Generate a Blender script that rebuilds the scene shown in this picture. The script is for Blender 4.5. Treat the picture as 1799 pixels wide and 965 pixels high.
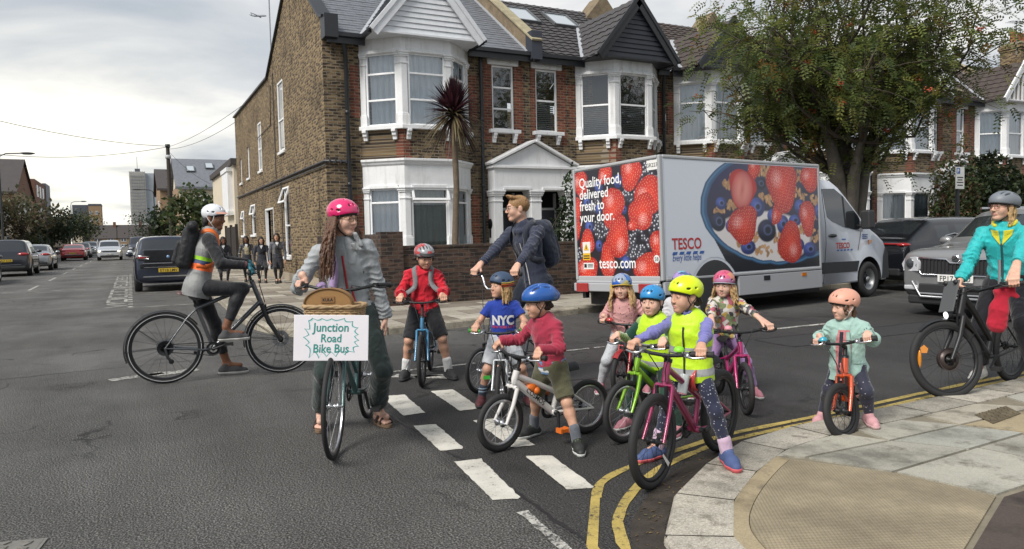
import bpy,bmesh,math,random
import numpy as np
from mathutils import Vector,Matrix
from mathutils.bvhtree import BVHTree
for _o in list(bpy.data.objects):
 bpy.data.objects.remove(_o,do_unlink=True)
scene=bpy.context.scene
COL=scene.collection
random.seed(7)
RNG=np.random.default_rng(7)
PI=math.pi
rad=math.radians
# ------------------------------------------------------------------ camera
CAM_H=1.40
cam_d=bpy.data.cameras.new('camera')
cam_d.sensor_width=36.0
cam_d.lens=36.0*1300.0/1799.0
cam_d.clip_start=0.05
cam_d.clip_end=3000.0
cam=bpy.data.objects.new('camera',cam_d)
COL.objects.link(cam)
_yaw,_pitch,_roll=rad(27.2),rad(3.1),0.022
_F=Vector((math.sin(_yaw)*math.cos(_pitch),math.cos(_yaw)*math.cos(_pitch),-math.sin(_pitch)))
_R=Vector((math.cos(_yaw),-math.sin(_yaw),0))
_D=_F.cross(_R)
_right=math.cos(_roll)*_R+math.sin(_roll)*_D
_up=math.sin(_roll)*_R-math.cos(_roll)*_D
cam.matrix_world=Matrix(((_right.x,_up.x,-_F.x,0),(_right.y,_up.y,-_F.y,0),(_right.z,_up.z,-_F.z,CAM_H),(0,0,0,1)))
scene.camera=cam
# ------------------------------------------------------------------ exposure
scene.view_settings.view_transform='Standard'
scene.view_settings.look='None'
scene.view_settings.gamma=1.0
scene.view_settings.use_curve_mapping=False
scene.view_settings.exposure=1.17
# ------------------------------------------------------------------ sky and sun
SUN_AZ=rad(-112.0)  # measured from +Y towards +X
SUN_EL=rad(46.0)
world=bpy.data.worlds.new('World')
scene.world=world
world.use_nodes=True
_n=world.node_tree.nodes
_l=world.node_tree.links
_n.clear()
def _wn(t,**kw):
 nd=_n.new(t)
 for k,v in kw.items():
  setattr(nd,k,v)
 return nd
_out=_wn('ShaderNodeOutputWorld')
_bg=_wn('ShaderNodeBackground')
_bg.inputs['Strength'].default_value=0.1
_sky=_wn('ShaderNodeTexSky',sky_type='NISHITA')
_sky.sun_disc=False
_sky.sun_elevation=SUN_EL
_sky.sun_rotation=SUN_AZ
_sky.air_density=1.0
_sky.dust_density=2.0
_tc=_wn('ShaderNodeTexCoord')
_sep=_wn('ShaderNodeSeparateXYZ')
_l.new(_tc.outputs['Generated'],_sep.inputs[0])
def _math(op,a,b=None,clamp=False):
 nd=_wn('ShaderNodeMath',operation=op,use_clamp=clamp)
 for i,q in enumerate((a,b)):
  if q is None:
   continue
  if isinstance(q,(int,float)):
   nd.inputs[i].default_value=q
  else:
   _l.new(q,nd.inputs[i])
 return nd.outputs[0]
# clouds lie on a layer above: direction divided by height above the horizon
_den=_math('MAXIMUM',_math('ADD',_sep.outputs[2],0.12),0.05)
_cx=_math('DIVIDE',_sep.outputs[0],_den)
_cy=_math('DIVIDE',_sep.outputs[1],_den)
_cmb=_wn('ShaderNodeCombineXYZ')
_l.new(_cx,_cmb.inputs[0]);_l.new(_cy,_cmb.inputs[1])
def _noise(scale,detail,rough,off,stretch=(1,1,1)):
 mp=_wn('ShaderNodeMapping')
 mp.inputs['Location'].default_value=off
 mp.inputs['Scale'].default_value=stretch
 _l.new(_cmb.outputs[0],mp.inputs[0])
 nz=_wn('ShaderNodeTexNoise')
 nz.inputs['Scale'].default_value=scale
 nz.inputs['Detail'].default_value=detail
 nz.inputs['Roughness'].default_value=rough
 nz.inputs['Distortion'].default_value=0.35
 _l.new(mp.outputs[0],nz.inputs['Vector'])
 return nz.outputs[0]
_c1=_noise(0.85,6,0.54,(3.1,1.7,0))
_c2=_noise(0.35,5,0.55,(8.3,4.2,0))
def _ramp(val,stops):
 rp=_wn('ShaderNodeValToRGB')
 el=rp.color_ramp.elements
 el[0].position,el[0].color=stops[0][0],(*stops[0][1],1)
 el[1].position,el[1].color=stops[-1][0],(*stops[-1][1],1)
 for p,c in stops[1:-1]:
  e=el.new(p);e.color=(*c,1)
 _l.new(val,rp.inputs[0])
 return rp.outputs[0]
_cmix=_math('ADD',_math('MULTIPLY',_c1,0.55),_math('MULTIPLY',_c2,0.45))
_ccol=_ramp(_cmix,[(0.37,(0.38,0.43,0.49)),(0.45,(0.48,0.525,0.58)),(0.52,(0.61,0.64,0.675)),(0.62,(0.90,0.89,0.87))])
# thin bright cloud round the hidden sun, low in the left of the view
def _dotdir(az,el):
 nd=_wn('ShaderNodeVectorMath',operation='DOT_PRODUCT')
 nrm=_wn('ShaderNodeVectorMath',operation='NORMALIZE')
 _l.new(_tc.outputs['Generated'],nrm.inputs[0])
 _l.new(nrm.outputs[0],nd.inputs[0])
 nd.inputs[1].default_value=(math.sin(az)*math.cos(el),math.cos(az)*math.cos(el),math.sin(el))
 return nd.outputs['Value']
_glow=_math('POWER',_math('MAXIMUM',_dotdir(rad(-4.0),rad(5.5)),0.0),75.0)
_gl2=_math('MULTIPLY',_glow,_math('ADD',_math('MULTIPLY',_c1,2.6),-0.70))
_gm=_wn('ShaderNodeMix',data_type='RGBA',blend_type='ADD')
_gm.inputs[0].default_value=1.0
_l.new(_ccol,_gm.inputs[6])
_gs=_wn('ShaderNodeVectorMath',operation='SCALE')
_gs.inputs[0].default_value=(0.85,0.74,0.50)
_l.new(_gl2,_gs.inputs['Scale'])
_l.new(_gs.outputs[0],_gm.inputs[7])
_cs=_wn('ShaderNodeVectorMath',operation='SCALE')
_cs.inputs['Scale'].default_value=4.95
_l.new(_gm.outputs[2],_cs.inputs[0])
_mx=_wn('ShaderNodeMix',data_type='RGBA')
_cov=_ramp(_c2,[(0.30,(0.88,0.88,0.88)),(0.42,(1,1,1))])
_l.new(_cov,_mx.inputs[0])
_l.new(_sky.outputs[0],_mx.inputs[6])
_l.new(_cs.outputs[0],_mx.inputs[7])
_l.new(_mx.outputs[2],_bg.inputs['Color'])
_l.new(_bg.outputs[0],_out.inputs['Surface'])
sun_d=bpy.data.lights.new('sun','SUN')
sun_d.energy=1.9
sun_d.angle=rad(24.0)
sun_d.color=(1.0,0.95,0.88)
sun=bpy.data.objects.new('sun',sun_d)
COL.objects.link(sun)
_sd=Vector((math.sin(SUN_AZ)*math.cos(SUN_EL),math.cos(SUN_AZ)*math.cos(SUN_EL),math.sin(SUN_EL)))
sun.rotation_euler=(-_sd).to_track_quat('-Z','Y').to_euler()
sun.location=(0,0,30)
# ------------------------------------------------------------------ materials
MATS={}
def _new(name):
 m=bpy.data.materials.new(name)
 m.use_nodes=True
 nt=m.node_tree
 return m,nt,nt.nodes['Principled BSDF']
def _set(p,col=None,rough=None,metal=None,coat=None,spec=None,trans=None,sheen=None):
 if col is not None:p.inputs['Base Color'].default_value=(*col,1)
 if rough is not None:p.inputs['Roughness'].default_value=rough
 if metal is not None:p.inputs['Metallic'].default_value=metal
 if coat:p.inputs['Coat Weight'].default_value=coat;p.inputs['Coat Roughness'].default_value=0.06
 if spec is not None:p.inputs['Specular IOR Level'].default_value=spec
 if trans:p.inputs['Transmission Weight'].default_value=trans
 if sheen:p.inputs['Sheen Weight'].default_value=sheen
def nmath(nt,op,a,b=None,clamp=False):
 nd=nt.nodes.new('ShaderNodeMath');nd.operation=op;nd.use_clamp=clamp
 for i,q in enumerate((a,b)):
  if q is None:continue
  if isinstance(q,(int,float)):nd.inputs[i].default_value=q
  else:nt.links.new(q,nd.inputs[i])
 return nd.outputs[0]
def nnoise(nt,vec,scale,detail=3,rough=0.55,dist=0.0):
 nz=nt.nodes.new('ShaderNodeTexNoise')
 nz.inputs['Scale'].default_value=scale
 nz.inputs['Detail'].default_value=detail
 nz.inputs['Roughness'].default_value=rough
 nz.inputs['Distortion'].default_value=dist
 if vec is not None:nt.links.new(vec,nz.inputs['Vector'])
 return nz.outputs[0]
def nramp(nt,val,stops):
 rp=nt.nodes.new('ShaderNodeValToRGB');el=rp.color_ramp.elements
 def c4(c):return(c,c,c,1)if isinstance(c,(int,float))else(*c,1)
 el[0].position,el[0].color=stops[0][0],c4(stops[0][1])
 el[1].position,el[1].color=stops[-1][0],c4(stops[-1][1])
 for p,c in stops[1:-1]:
  e=el.new(p);e.color=c4(c)
 nt.links.new(val,rp.inputs[0])
 return rp.outputs[0]
def nmix(nt,fac,a,b,blend='MIX'):
 mx=nt.nodes.new('ShaderNodeMix');mx.data_type='RGBA';mx.blend_type=blend
 for i,q in((0,fac),(6,a),(7,b)):
  if isinstance(q,(int,float)):mx.inputs[i].default_value=q if i==0 else(q,q,q,1)
  elif isinstance(q,tuple):mx.inputs[i].default_value=(*q,1)
  else:nt.links.new(q,mx.inputs[i])
 return mx.outputs[2]
def nobj(nt,kind='Object'):
 return nt.nodes.new('ShaderNodeTexCoord').outputs[kind]
def nmap(nt,vec,scale=(1,1,1),rot=(0,0,0),loc=(0,0,0)):
 mp=nt.nodes.new('ShaderNodeMapping')
 mp.inputs['Scale'].default_value=scale;mp.inputs['Rotation'].default_value=rot;mp.inputs['Location'].default_value=loc
 nt.links.new(vec,mp.inputs[0])
 return mp.outputs[0]
def nbump(nt,p,h,strength=0.3,dist=0.01):
 b=nt.nodes.new('ShaderNodeBump')
 b.inputs['Strength'].default_value=strength;b.inputs['Distance'].default_value=dist
 nt.links.new(h,b.inputs['Height']);nt.links.new(b.outputs[0],p.inputs['Normal'])
def mat(name,col,rough=0.55,metal=0.0,coat=0,var=0.0,vscale=8.0,bump=0.0,bscale=60.0,bdist=0.004,spec=None,sheen=0,emit=0):
 """plain surface with optional procedural colour variation and fine bump"""
 if name in MATS:return MATS[name]
 m,nt,p=_new(name)
 _set(p,col,rough,metal,coat,spec,sheen=sheen)
 if emit:
  p.inputs['Emission Color'].default_value=(*col,1);p.inputs['Emission Strength'].default_value=emit
 if var or bump:
  v=nobj(nt)
 if var:
  n1=nnoise(nt,v,vscale,5,0.6)
  n2=nnoise(nt,v,vscale*7.3,3,0.6)
  f=nramp(nt,nmath(nt,'ADD',nmath(nt,'MULTIPLY',n1,0.65),nmath(nt,'MULTIPLY',n2,0.35)),[(0.3,1-var),(0.7,1+var*0.6)])
  nt.links.new(nmix(nt,1.0,tuple(col),f,'MULTIPLY'),p.inputs['Base Color'])
  nt.links.new(nmath(nt,'ADD',nmath(nt,'MULTIPLY',n1,0.25),rough-0.12,True),p.inputs['Roughness'])
 if bump:
  nbump(nt,p,nnoise(nt,v,bscale,4,0.6),bump,bdist)
 MATS[name]=m
 return m
def vcol_mat(name,rough=0.5,coat=0,metal=0,sheen=0):
 """surface whose own (printed or dyed) colour is stored per face in the attribute Col"""
 if name in MATS:return MATS[name]
 m,nt,p=_new(name)
 _set(p,None,rough,metal,coat,sheen=sheen)
 a=nt.nodes.new('ShaderNodeAttribute');a.attribute_name='Col'
 nt.links.new(a.outputs['Color'],p.inputs['Base Color'])
 MATS[name]=m
 return m
def glass_mat(name,tint=(0.75,0.8,0.82),fac=0.35):
 """window glass: see-through with a clear mirror reflection"""
 if name in MATS:return MATS[name]
 m,nt,p=_new(name)
 nt.nodes.remove(p)
 tr=nt.nodes.new('ShaderNodeBsdfTransparent');tr.inputs[0].default_value=(*tint,1)
 gl=nt.nodes.new('ShaderNodeBsdfGlossy');gl.inputs['Roughness'].default_value=0.02
 fr=nt.nodes.new('ShaderNodeFresnel');fr.inputs[0].default_value=1.5
 f=nmath(nt,'ADD',nmath(nt,'MULTIPLY',fr.outputs[0],1.2),fac,True)
 mx=nt.nodes.new('ShaderNodeMixShader')
 nt.links.new(f,mx.inputs[0]);nt.links.new(tr.outputs[0],mx.inputs[1]);nt.links.new(gl.outputs[0],mx.inputs[2])
 nt.links.new(mx.outputs[0],nt.nodes['Material Output'].inputs[0])
 MATS[name]=m
 return m
def brick_mat(name,c1,c2,c3,mortar,bw=0.225,bh=0.075,ms=0.007,stain=0.45):
 if name in MATS:return MATS[name]
 m,nt,p=_new(name)
 _set(p,rough=0.85,spec=0.3)
 sp=nt.nodes.new('ShaderNodeSeparateXYZ');nt.links.new(nobj(nt),sp.inputs[0])
 cb=nt.nodes.new('ShaderNodeCombineXYZ')
 nt.links.new(nmath(nt,'ADD',sp.outputs[0],sp.outputs[1]),cb.inputs[0]);nt.links.new(sp.outputs[2],cb.inputs[1])
 v=cb.outputs[0]
 br=nt.nodes.new('ShaderNodeTexBrick')
 br.inputs['Scale'].default_value=1.0
 br.inputs['Brick Width'].default_value=bw;br.inputs['Row Height'].default_value=bh
 br.inputs['Mortar Size'].default_value=ms;br.inputs['Mortar Smooth'].default_value=0.2
 br.inputs['Color1'].default_value=(*c1,1);br.inputs['Color2'].default_value=(*c2,1)
 br.inputs['Mortar'].default_value=(*mortar,1)
 br.offset=0.5
 wob=nt.nodes.new('ShaderNodeVectorMath');wob.operation='ADD'
 nz=nt.nodes.new('ShaderNodeTexNoise');nz.inputs['Scale'].default_value=3.0
 nt.links.new(v,nz.inputs['Vector'])
 sc=nt.nodes.new('ShaderNodeVectorMath');sc.operation='SCALE';sc.inputs['Scale'].default_value=0.02
 nt.links.new(nz.outputs['Color'],sc.inputs[0])
 nt.links.new(v,wob.inputs[0]);nt.links.new(sc.outputs[0],wob.inputs[1])
 nt.links.new(wob.outputs[0],br.inputs['Vector'])
 big=nnoise(nt,v,0.9,6,0.65)
 # third brick tone picked brick by brick
 br2=nt.nodes.new('ShaderNodeTexBrick')
 for k in('Scale','Brick Width','Row Height','Mortar Size'):
  br2.inputs[k].default_value=br.inputs[k].default_value
 br2.inputs['Mortar Size'].default_value=0
 br2.inputs['Color1'].default_value=(0,0,0,1);br2.inputs['Color2'].default_value=(1,1,1,1);br2.inputs['Bias'].default_value=-0.35
 nt.links.new(wob.outputs[0],br2.inputs['Vector'])
 mp2=nnoise(nt,nmap(nt,v,(4.4,13.3,1)),1.0,0)
 f3=nmath(nt,'MULTIPLY',nramp(nt,mp2,[(0.48,0),(0.56,1)]),nmath(nt,'SUBTRACT',1.0,br.outputs['Fac']))
 c=nmix(nt,f3,br.outputs['Color'],c3)
 st=nramp(nt,big,[(0.32,1-stain),(0.5,0.95),(0.72,1.15)])
 c=nmix(nt,1.0,c,st,'MULTIPLY')
 fine=nnoise(nt,v,40,3)
 c=nmix(nt,0.5,c,nramp(nt,fine,[(0.3,0.6),(0.7,1.3)]),'MULTIPLY')
 nt.links.new(c,p.inputs['Base Color'])
 nbump(nt,p,nmath(nt,'ADD',nmath(nt,'MULTIPLY',br.outputs['Fac'],-1.0),nmath(nt,'MULTIPLY',fine,0.5)),0.6,0.012)
 MATS[name]=m
 return m
# ------------------------------------------------------------------ objects
def setp(o,label=None,cat=None,group=None,kind=None):
 if label:o['label']=label
 if cat:o['category']=cat
 if group:o['group']=group
 if kind:o['kind']=kind
 return o
def thing(name,label,cat,loc=(0,0,0),rz=0.0,group=None):
 o=bpy.data.objects.new(name,None)
 o.empty_display_size=0.2
 COL.objects.link(o)
 o.location=loc
 o.rotation_euler=(0,0,rz)
 return setp(o,label,cat,group)
def copy_tree(o,parent=None):
 c=o.copy();COL.objects.link(c)
 if parent:c.parent=parent
 for ch in list(o.children):
  copy_tree(ch,c)
 return c
def vec(p):return np.asarray(p,float)
def unit(v):
 v=np.asarray(v,float);n=np.linalg.norm(v)
 return v/n if n>1e-9 else v
def perp(d):
 d=unit(d)
 a=np.array((0,0,1.0))if abs(d[2])<0.9 else np.array((1.0,0,0))
 u=unit(np.cross(d,a))
 return u,np.cross(d,u)
def rotz(a):
 c,s=math.cos(a),math.sin(a)
 return np.array(((c,-s,0),(s,c,0),(0,0,1.0)))
def rotax(axis,a):
 return np.array(Matrix.Rotation(a,3,Vector(axis)))
class MB:
 """collects shapes into one mesh object"""
 def __init__(s):
  s.v=[];s.f=[];s.m=[];s.s=[];s.c=[];s.n=0
 def add(s,V,F,m=0,smooth=False,col=None):
  V=np.asarray(V,float).reshape(-1,3)
  k=s.n
  s.v.append(V);s.n+=len(V)
  for f in F:
   s.f.append([k+int(i)for i in f])
  s.m+=[m]*len(F);s.s+=[smooth]*len(F)
  if col is None:s.c+=[(0.8,0.8,0.8)]*len(F)
  elif len(col)==3 and not hasattr(col[0],'__len__'):s.c+=[tuple(col)]*len(F)
  else:s.c+=[tuple(q)for q in col]
  return s
 def box(s,c,size,R=None,m=0,col=None,taper=1.0):
  hx,hy,hz=[q/2 for q in size]
  V=np.array([(-hx,-hy,-hz),(hx,-hy,-hz),(hx,hy,-hz),(-hx,hy,-hz),
                      (-hx*taper,-hy*taper,hz),(hx*taper,-hy*taper,hz),(hx*taper,hy*taper,hz),(-hx*taper,hy*taper,hz)])
  if R is not None:V=V@np.asarray(R).T
  return s.add(V+vec(c),[(0,3,2,1),(4,5,6,7),(0,1,5,4),(1,2,6,5),(2,3,7,6),(3,0,4,7)],m,False,col)
 def bb(s,lo,hi,m=0,col=None):
  lo,hi=vec(lo),vec(hi)
  return s.box((lo+hi)/2,np.abs(hi-lo),None,m,col)
 def tube(s,P,r,n=8,m=0,closed=False,caps=True,col=None,flat=None):
  P=[vec(p)for p in P];N=len(P)
  rr=[r]*N if np.isscalar(r)else list(r)
  V=[];prev=None
  for i in range(N):
   if closed:t=unit(P[(i+1)%N]-P[i-1])
   else:t=unit(P[min(i+1,N-1)]-P[max(i-1,0)])
   if prev is None:u,w=perp(t)
   else:
    u=unit(prev-t*np.dot(prev,t));w=np.cross(t,u)
   prev=u
   for k in range(n):
    a=2*PI*k/n
    V.append(P[i]+(u*math.cos(a)+w*math.sin(a))*rr[i])
  F=[]
  for i in range(N if closed else N-1):
   j=(i+1)%N
   for k in range(n):
    F.append((i*n+k,i*n+(k+1)%n,j*n+(k+1)%n,j*n+k))
  s.add(V,F,m,True,col)
  if caps and not closed:
   s.add(V[:n],[tuple(range(n))[::-1]],m,False,col)
   s.add(V[-n:],[tuple(range(n))],m,False,col)
  return s
 def rod(s,a,b,r,n=8,m=0,r2=None,col=None):
  return s.tube([a,b],[r,r if r2 is None else r2],n,m,col=col)
 def lathe(s,prof,c=(0,0,0),axis=(0,0,1),n=24,m=0,col=None,smooth=True,arc=None):
  """prof: list of (radius, offset along axis)"""
  ax=unit(axis);u,w=perp(ax)
  V=[];np_=len(prof)
  steps=n if arc is None else n+1
  for k in range(steps):
   a=2*PI*k/n if arc is None else arc[0]+(arc[1]-arc[0])*k/n
   d=u*math.cos(a)+w*math.sin(a)
   for(r,z)in prof:
    V.append(vec(c)+d*r+ax*z)
  F=[]
  for k in range(n):
   k2=(k+1)%steps
   for i in range(np_-1):
    F.append((k*np_+i,k2*np_+i,k2*np_+i+1,k*np_+i+1))
  return s.add(V,F,m,smooth,col)
 def disc(s,c,r,axis=(0,0,1),n=20,m=0,col=None,ry=None,u=None):
  ax=unit(axis);uu,ww=perp(ax)
  if u is not None:uu=unit(u);ww=np.cross(ax,uu)
  V=[vec(c)+uu*r*math.cos(2*PI*k/n)+ww*(ry or r)*math.sin(2*PI*k/n)for k in range(n)]
  return s.add(V,[tuple(range(n))],m,False,col)
 def ell(s,c,rad3,R=None,nu=16,nv=10,m=0,col=None):
  V=[(0,0,1.0)]
  for j in range(1,nv):
   t=PI*j/nv
   for i in range(nu):
    a=2*PI*i/nu
    V.append((math.sin(t)*math.cos(a),math.sin(t)*math.sin(a),math.cos(t)))
  V.append((0,0,-1.0))
  F=[(0,1+i,1+(i+1)%nu)for i in range(nu)]
  for j in range(nv-2):
   for i in range(nu):
    a=1+j*nu+i;b=1+j*nu+(i+1)%nu
    F.append((a,a+nu,b+nu,b))
  L=len(V)-1
  F+=[(L,1+(nv-2)*nu+(i+1)%nu,1+(nv-2)*nu+i)for i in range(nu)]
  V=np.array(V)*vec(rad3)
  if R is not None:V=V@np.asarray(R).T
  return s.add(V+vec(c),F,m,True,col)
 def prism(s,poly,o,ux,uy,depth,m=0,col=None,side_m=None):
  """polygon (2D, counter-clockwise) in the frame o, ux, uy pushed back along -(ux x uy)"""
  o,ux,uy=vec(o),vec(ux),vec(uy)
  nz=np.cross(ux,uy)
  A=[o+ux*x+uy*y for x,y in poly]
  B=[p-nz*depth for p in A]
  n=len(A)
  s.add(A,[tuple(range(n))],m,False,col)
  s.add(B,[tuple(range(n))[::-1]],m,False,col)
  V=A+B
  return s.add(V,[(i,n+i,n+(i+1)%n,(i+1)%n)for i in range(n)],m if side_m is None else side_m,False,col)
 def poly(s,poly,o,ux,uy,m=0,col=None):
  o,ux,uy=vec(o),vec(ux),vec(uy)
  return s.add([o+ux*x+uy*y for x,y in poly],[tuple(range(len(poly)))],m,False,col)
 def grid(s,fn,nu,nv,m=0,smooth=True,col=None):
  V=[fn(i/nu,j/nv)for j in range(nv+1)for i in range(nu+1)]
  F=[(j*(nu+1)+i,j*(nu+1)+i+1,(j+1)*(nu+1)+i+1,(j+1)*(nu+1)+i)for j in range(nv)for i in range(nu)]
  return s.add(V,F,m,smooth,col)
 def text(s,txt,size,o,ux,uy,m=0,align='LEFT',bold=0.0,col=None,shear=0.0,space=1.0,sx=1.0,serif=False,off=0.0):
  T,F=glyphs(txt,size,align,bold,shear,space)
  o,ux,uy=vec(o),unit(ux),unit(uy)
  nz=np.cross(ux,uy)
  return s.add([o+ux*x*sx+uy*y+nz*off for x,y in T],F,m,False,col)
 def build(s,name,mats,parent=None,bevel=0.0,seg=2,subsurf=0,recalc=False):
  me=bpy.data.meshes.new(name)
  V=np.concatenate(s.v)if s.v else np.zeros((0,3))
  me.from_pydata(V.tolist(),[],s.f)
  if not isinstance(mats,(list,tuple)):mats=[mats]
  for q in mats:me.materials.append(q)
  me.polygons.foreach_set('material_index',np.array(s.m,dtype=np.int32))
  me.polygons.foreach_set('use_smooth',np.array(s.s,dtype=bool))
  if any(q.name.startswith('tinted')for q in mats):
   ca=me.color_attributes.new('Col','FLOAT_COLOR','CORNER')
   cc=[]
   for f,c in zip(s.f,s.c):
    cc+=[(c[0],c[1],c[2],1.0)]*len(f)
   ca.data.foreach_set('color',np.array(cc,dtype=np.float32).ravel())
  if recalc:
   bm=bmesh.new();bm.from_mesh(me)
   bmesh.ops.recalc_face_normals(bm,faces=bm.faces);bm.to_mesh(me);bm.free()
  me.update()
  o=bpy.data.objects.new(name,me)
  COL.objects.link(o)
  if parent is not None:o.parent=parent
  if bevel:
   b=o.modifiers.new('bevel','BEVEL');b.width=bevel;b.segments=seg;b.limit_method='ANGLE';b.angle_limit=rad(40)
  if subsurf:
   b=o.modifiers.new('sub','SUBSURF');b.levels=subsurf;b.render_levels=subsurf
  return o
_GL={}
def glyphs(txt,size,align='LEFT',bold=0.0,shear=0.0,space=1.0):
 key=(txt,size,align,bold,shear,space)
 if key in _GL:return _GL[key]
 cu=bpy.data.curves.new('lettering','FONT')
 cu.body=txt;cu.size=size;cu.align_x=align;cu.offset=bold*size;cu.shear=shear;cu.space_character=space
 cu.resolution_u=3
 ob=bpy.data.objects.new('lettering',cu)
 COL.objects.link(ob)
 dg=bpy.context.evaluated_depsgraph_get()
 me=bpy.data.meshes.new_from_object(ob.evaluated_get(dg))
 T=[(v.co.x,v.co.y)for v in me.vertices]
 F=[tuple(p.vertices)for p in me.polygons]
 bpy.data.objects.remove(ob,do_unlink=True);bpy.data.curves.remove(cu);bpy.data.meshes.remove(me)
 _GL[key]=(T,F)
 return T,F
# ---- smooth blended solids (distance fields turned into one skin) ----
class Blob:
 def __init__(s,h=0.006):
  s.h=h;s.ops=[]
 def cone(s,a,b,ra,rb=None,k=0.02,sub=False,flat=None):
  """tapered limb from a to b; flat=(direction, factor) squashes it along a direction"""
  s.ops.append(('c',vec(a),vec(b),ra,ra if rb is None else rb,k,sub,flat));return s
 def chain(s,pts,rr,k=0.02):
  for i in range(len(pts)-1):
   s.cone(pts[i],pts[i+1],rr[i],rr[i+1],k)
  return s
 def ell(s,c,r3,R=None,k=0.02,sub=False):
  s.ops.append(('e',vec(c),vec(r3),np.eye(3)if R is None else np.asarray(R,float),None,k,sub,None));return s
 def box(s,c,half,R=None,r=0.02,k=0.02):
  s.ops.append(('b',vec(c),vec(half),np.eye(3)if R is None else np.asarray(R,float),r,k,False,None));return s
 def trim(s,p,n,R):
  """cut flat at p, only within the distance R of p"""
  s.ops.append(('q',vec(p),unit(n),R,None,0,True,None));return s
 def cut(s,p,n,k=0.0):
  """throw away everything on the side the normal n points to"""
  s.ops.append(('p',vec(p),unit(n),None,None,k,True,None));return s
 def _box(s,op):
  if op[0]=='c':
   r=max(op[3],op[4])*(1.0 if op[7]is None else max(1.0,1/op[7][1]if op[7][1]<1 else 1))
   return np.minimum(op[1],op[2])-r,np.maximum(op[1],op[2])+r
  if op[0]=='q':return op[1]-op[3],op[1]+op[3]
  if op[0]in 'eb':
   e=np.abs(op[3])@op[2]
   return op[1]-e,op[1]+e
 def mesh(s):
  h=s.h
  bs=[s._box(o)for o in s.ops if o[0]!='p' and not o[6]]
  lo=np.min([b[0]for b in bs],0)-4*h;hi=np.max([b[1]for b in bs],0)+4*h
  n=np.ceil((hi-lo)/h).astype(int)+1
  ax=[lo[i]+h*np.arange(n[i])for i in range(3)]
  f=np.full(tuple(n),0.25,np.float32)
  for o in s.ops:
   k=o[5]
   if o[0]=='p':
    d=((ax[0]-o[1][0])*o[2][0])[:,None,None]+((ax[1]-o[1][1])*o[2][1])[None,:,None]+((ax[2]-o[1][2])*o[2][2])[None,None,:]
    np.maximum(f,d.astype(np.float32),out=f)
    continue
   b0,b1=s._box(o)
   m=k+3*h
   i0=np.clip(np.floor((b0-m-lo)/h).astype(int),0,n-1);i1=np.clip(np.ceil((b1+m-lo)/h).astype(int)+1,1,n)
   sl=tuple(slice(i0[q],i1[q])for q in range(3))
   X=(ax[0][sl[0]][:,None,None],ax[1][sl[1]][None,:,None],ax[2][sl[2]][None,None,:])
   if o[0]=='q':
    px,py,pz=X[0]-o[1][0],X[1]-o[1][1],X[2]-o[1][2]
    d=np.minimum(px*o[2][0]+py*o[2][1]+pz*o[2][2],o[3]-np.sqrt(px*px+py*py+pz*pz))
    f[sl]=np.maximum(f[sl],d.astype(np.float32));continue
   if o[0]=='c':
    a,b_=o[1],o[2];ba=b_-a;L=max(float(ba@ba),1e-9)
    px,py,pz=X[0]-a[0],X[1]-a[1],X[2]-a[2]
    t=np.clip((px*ba[0]+py*ba[1]+pz*ba[2])/L,0,1)
    qx,qy,qz=px-t*ba[0],py-t*ba[1],pz-t*ba[2]
    dd=qx*qx+qy*qy+qz*qz
    if o[7]is not None:
     fd=unit(o[7][0]);g=o[7][1]
     w=qx*fd[0]+qy*fd[1]+qz*fd[2]
     dd=np.maximum(dd+w*w*(1/(g*g)-1),0)
    d=np.sqrt(dd)-(o[3]+(o[4]-o[3])*t)
   else:
    Rm=o[3];r3=o[2]
    px,py,pz=X[0]-o[1][0],X[1]-o[1][1],X[2]-o[1][2]
    u=[(px*Rm[0,q]+py*Rm[1,q]+pz*Rm[2,q])for q in range(3)]
    if o[0]=='b':
     w=[np.abs(u[q])-(r3[q]-o[4])for q in range(3)]
     d=np.sqrt(sum(np.maximum(q,0)**2 for q in w))+np.minimum(np.maximum(np.maximum(w[0],w[1]),w[2]),0)-o[4]
    if o[0]=='e':k0=np.sqrt(sum((u[q]/r3[q])**2 for q in range(3)))
    if o[0]=='e':k1=np.sqrt(sum((u[q]/r3[q]**2)**2 for q in range(3)))
    if o[0]=='e':d=k0*(k0-1)/np.maximum(k1,1e-6)
   d=d.astype(np.float32);g=f[sl]
   if o[6]:
    d=-d
    if k>0:
     hh=np.maximum(k-np.abs(g-d),0)/k
     f[sl]=np.maximum(g,d)+hh*hh*(k*0.25)
    else:f[sl]=np.maximum(g,d)
   elif k>0:
    hh=np.maximum(k-np.abs(g-d),0)/k
    f[sl]=np.minimum(g,d)-hh*hh*(k*0.25)
   else:f[sl]=np.minimum(g,d)
  return nets(f,lo,h)
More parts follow.
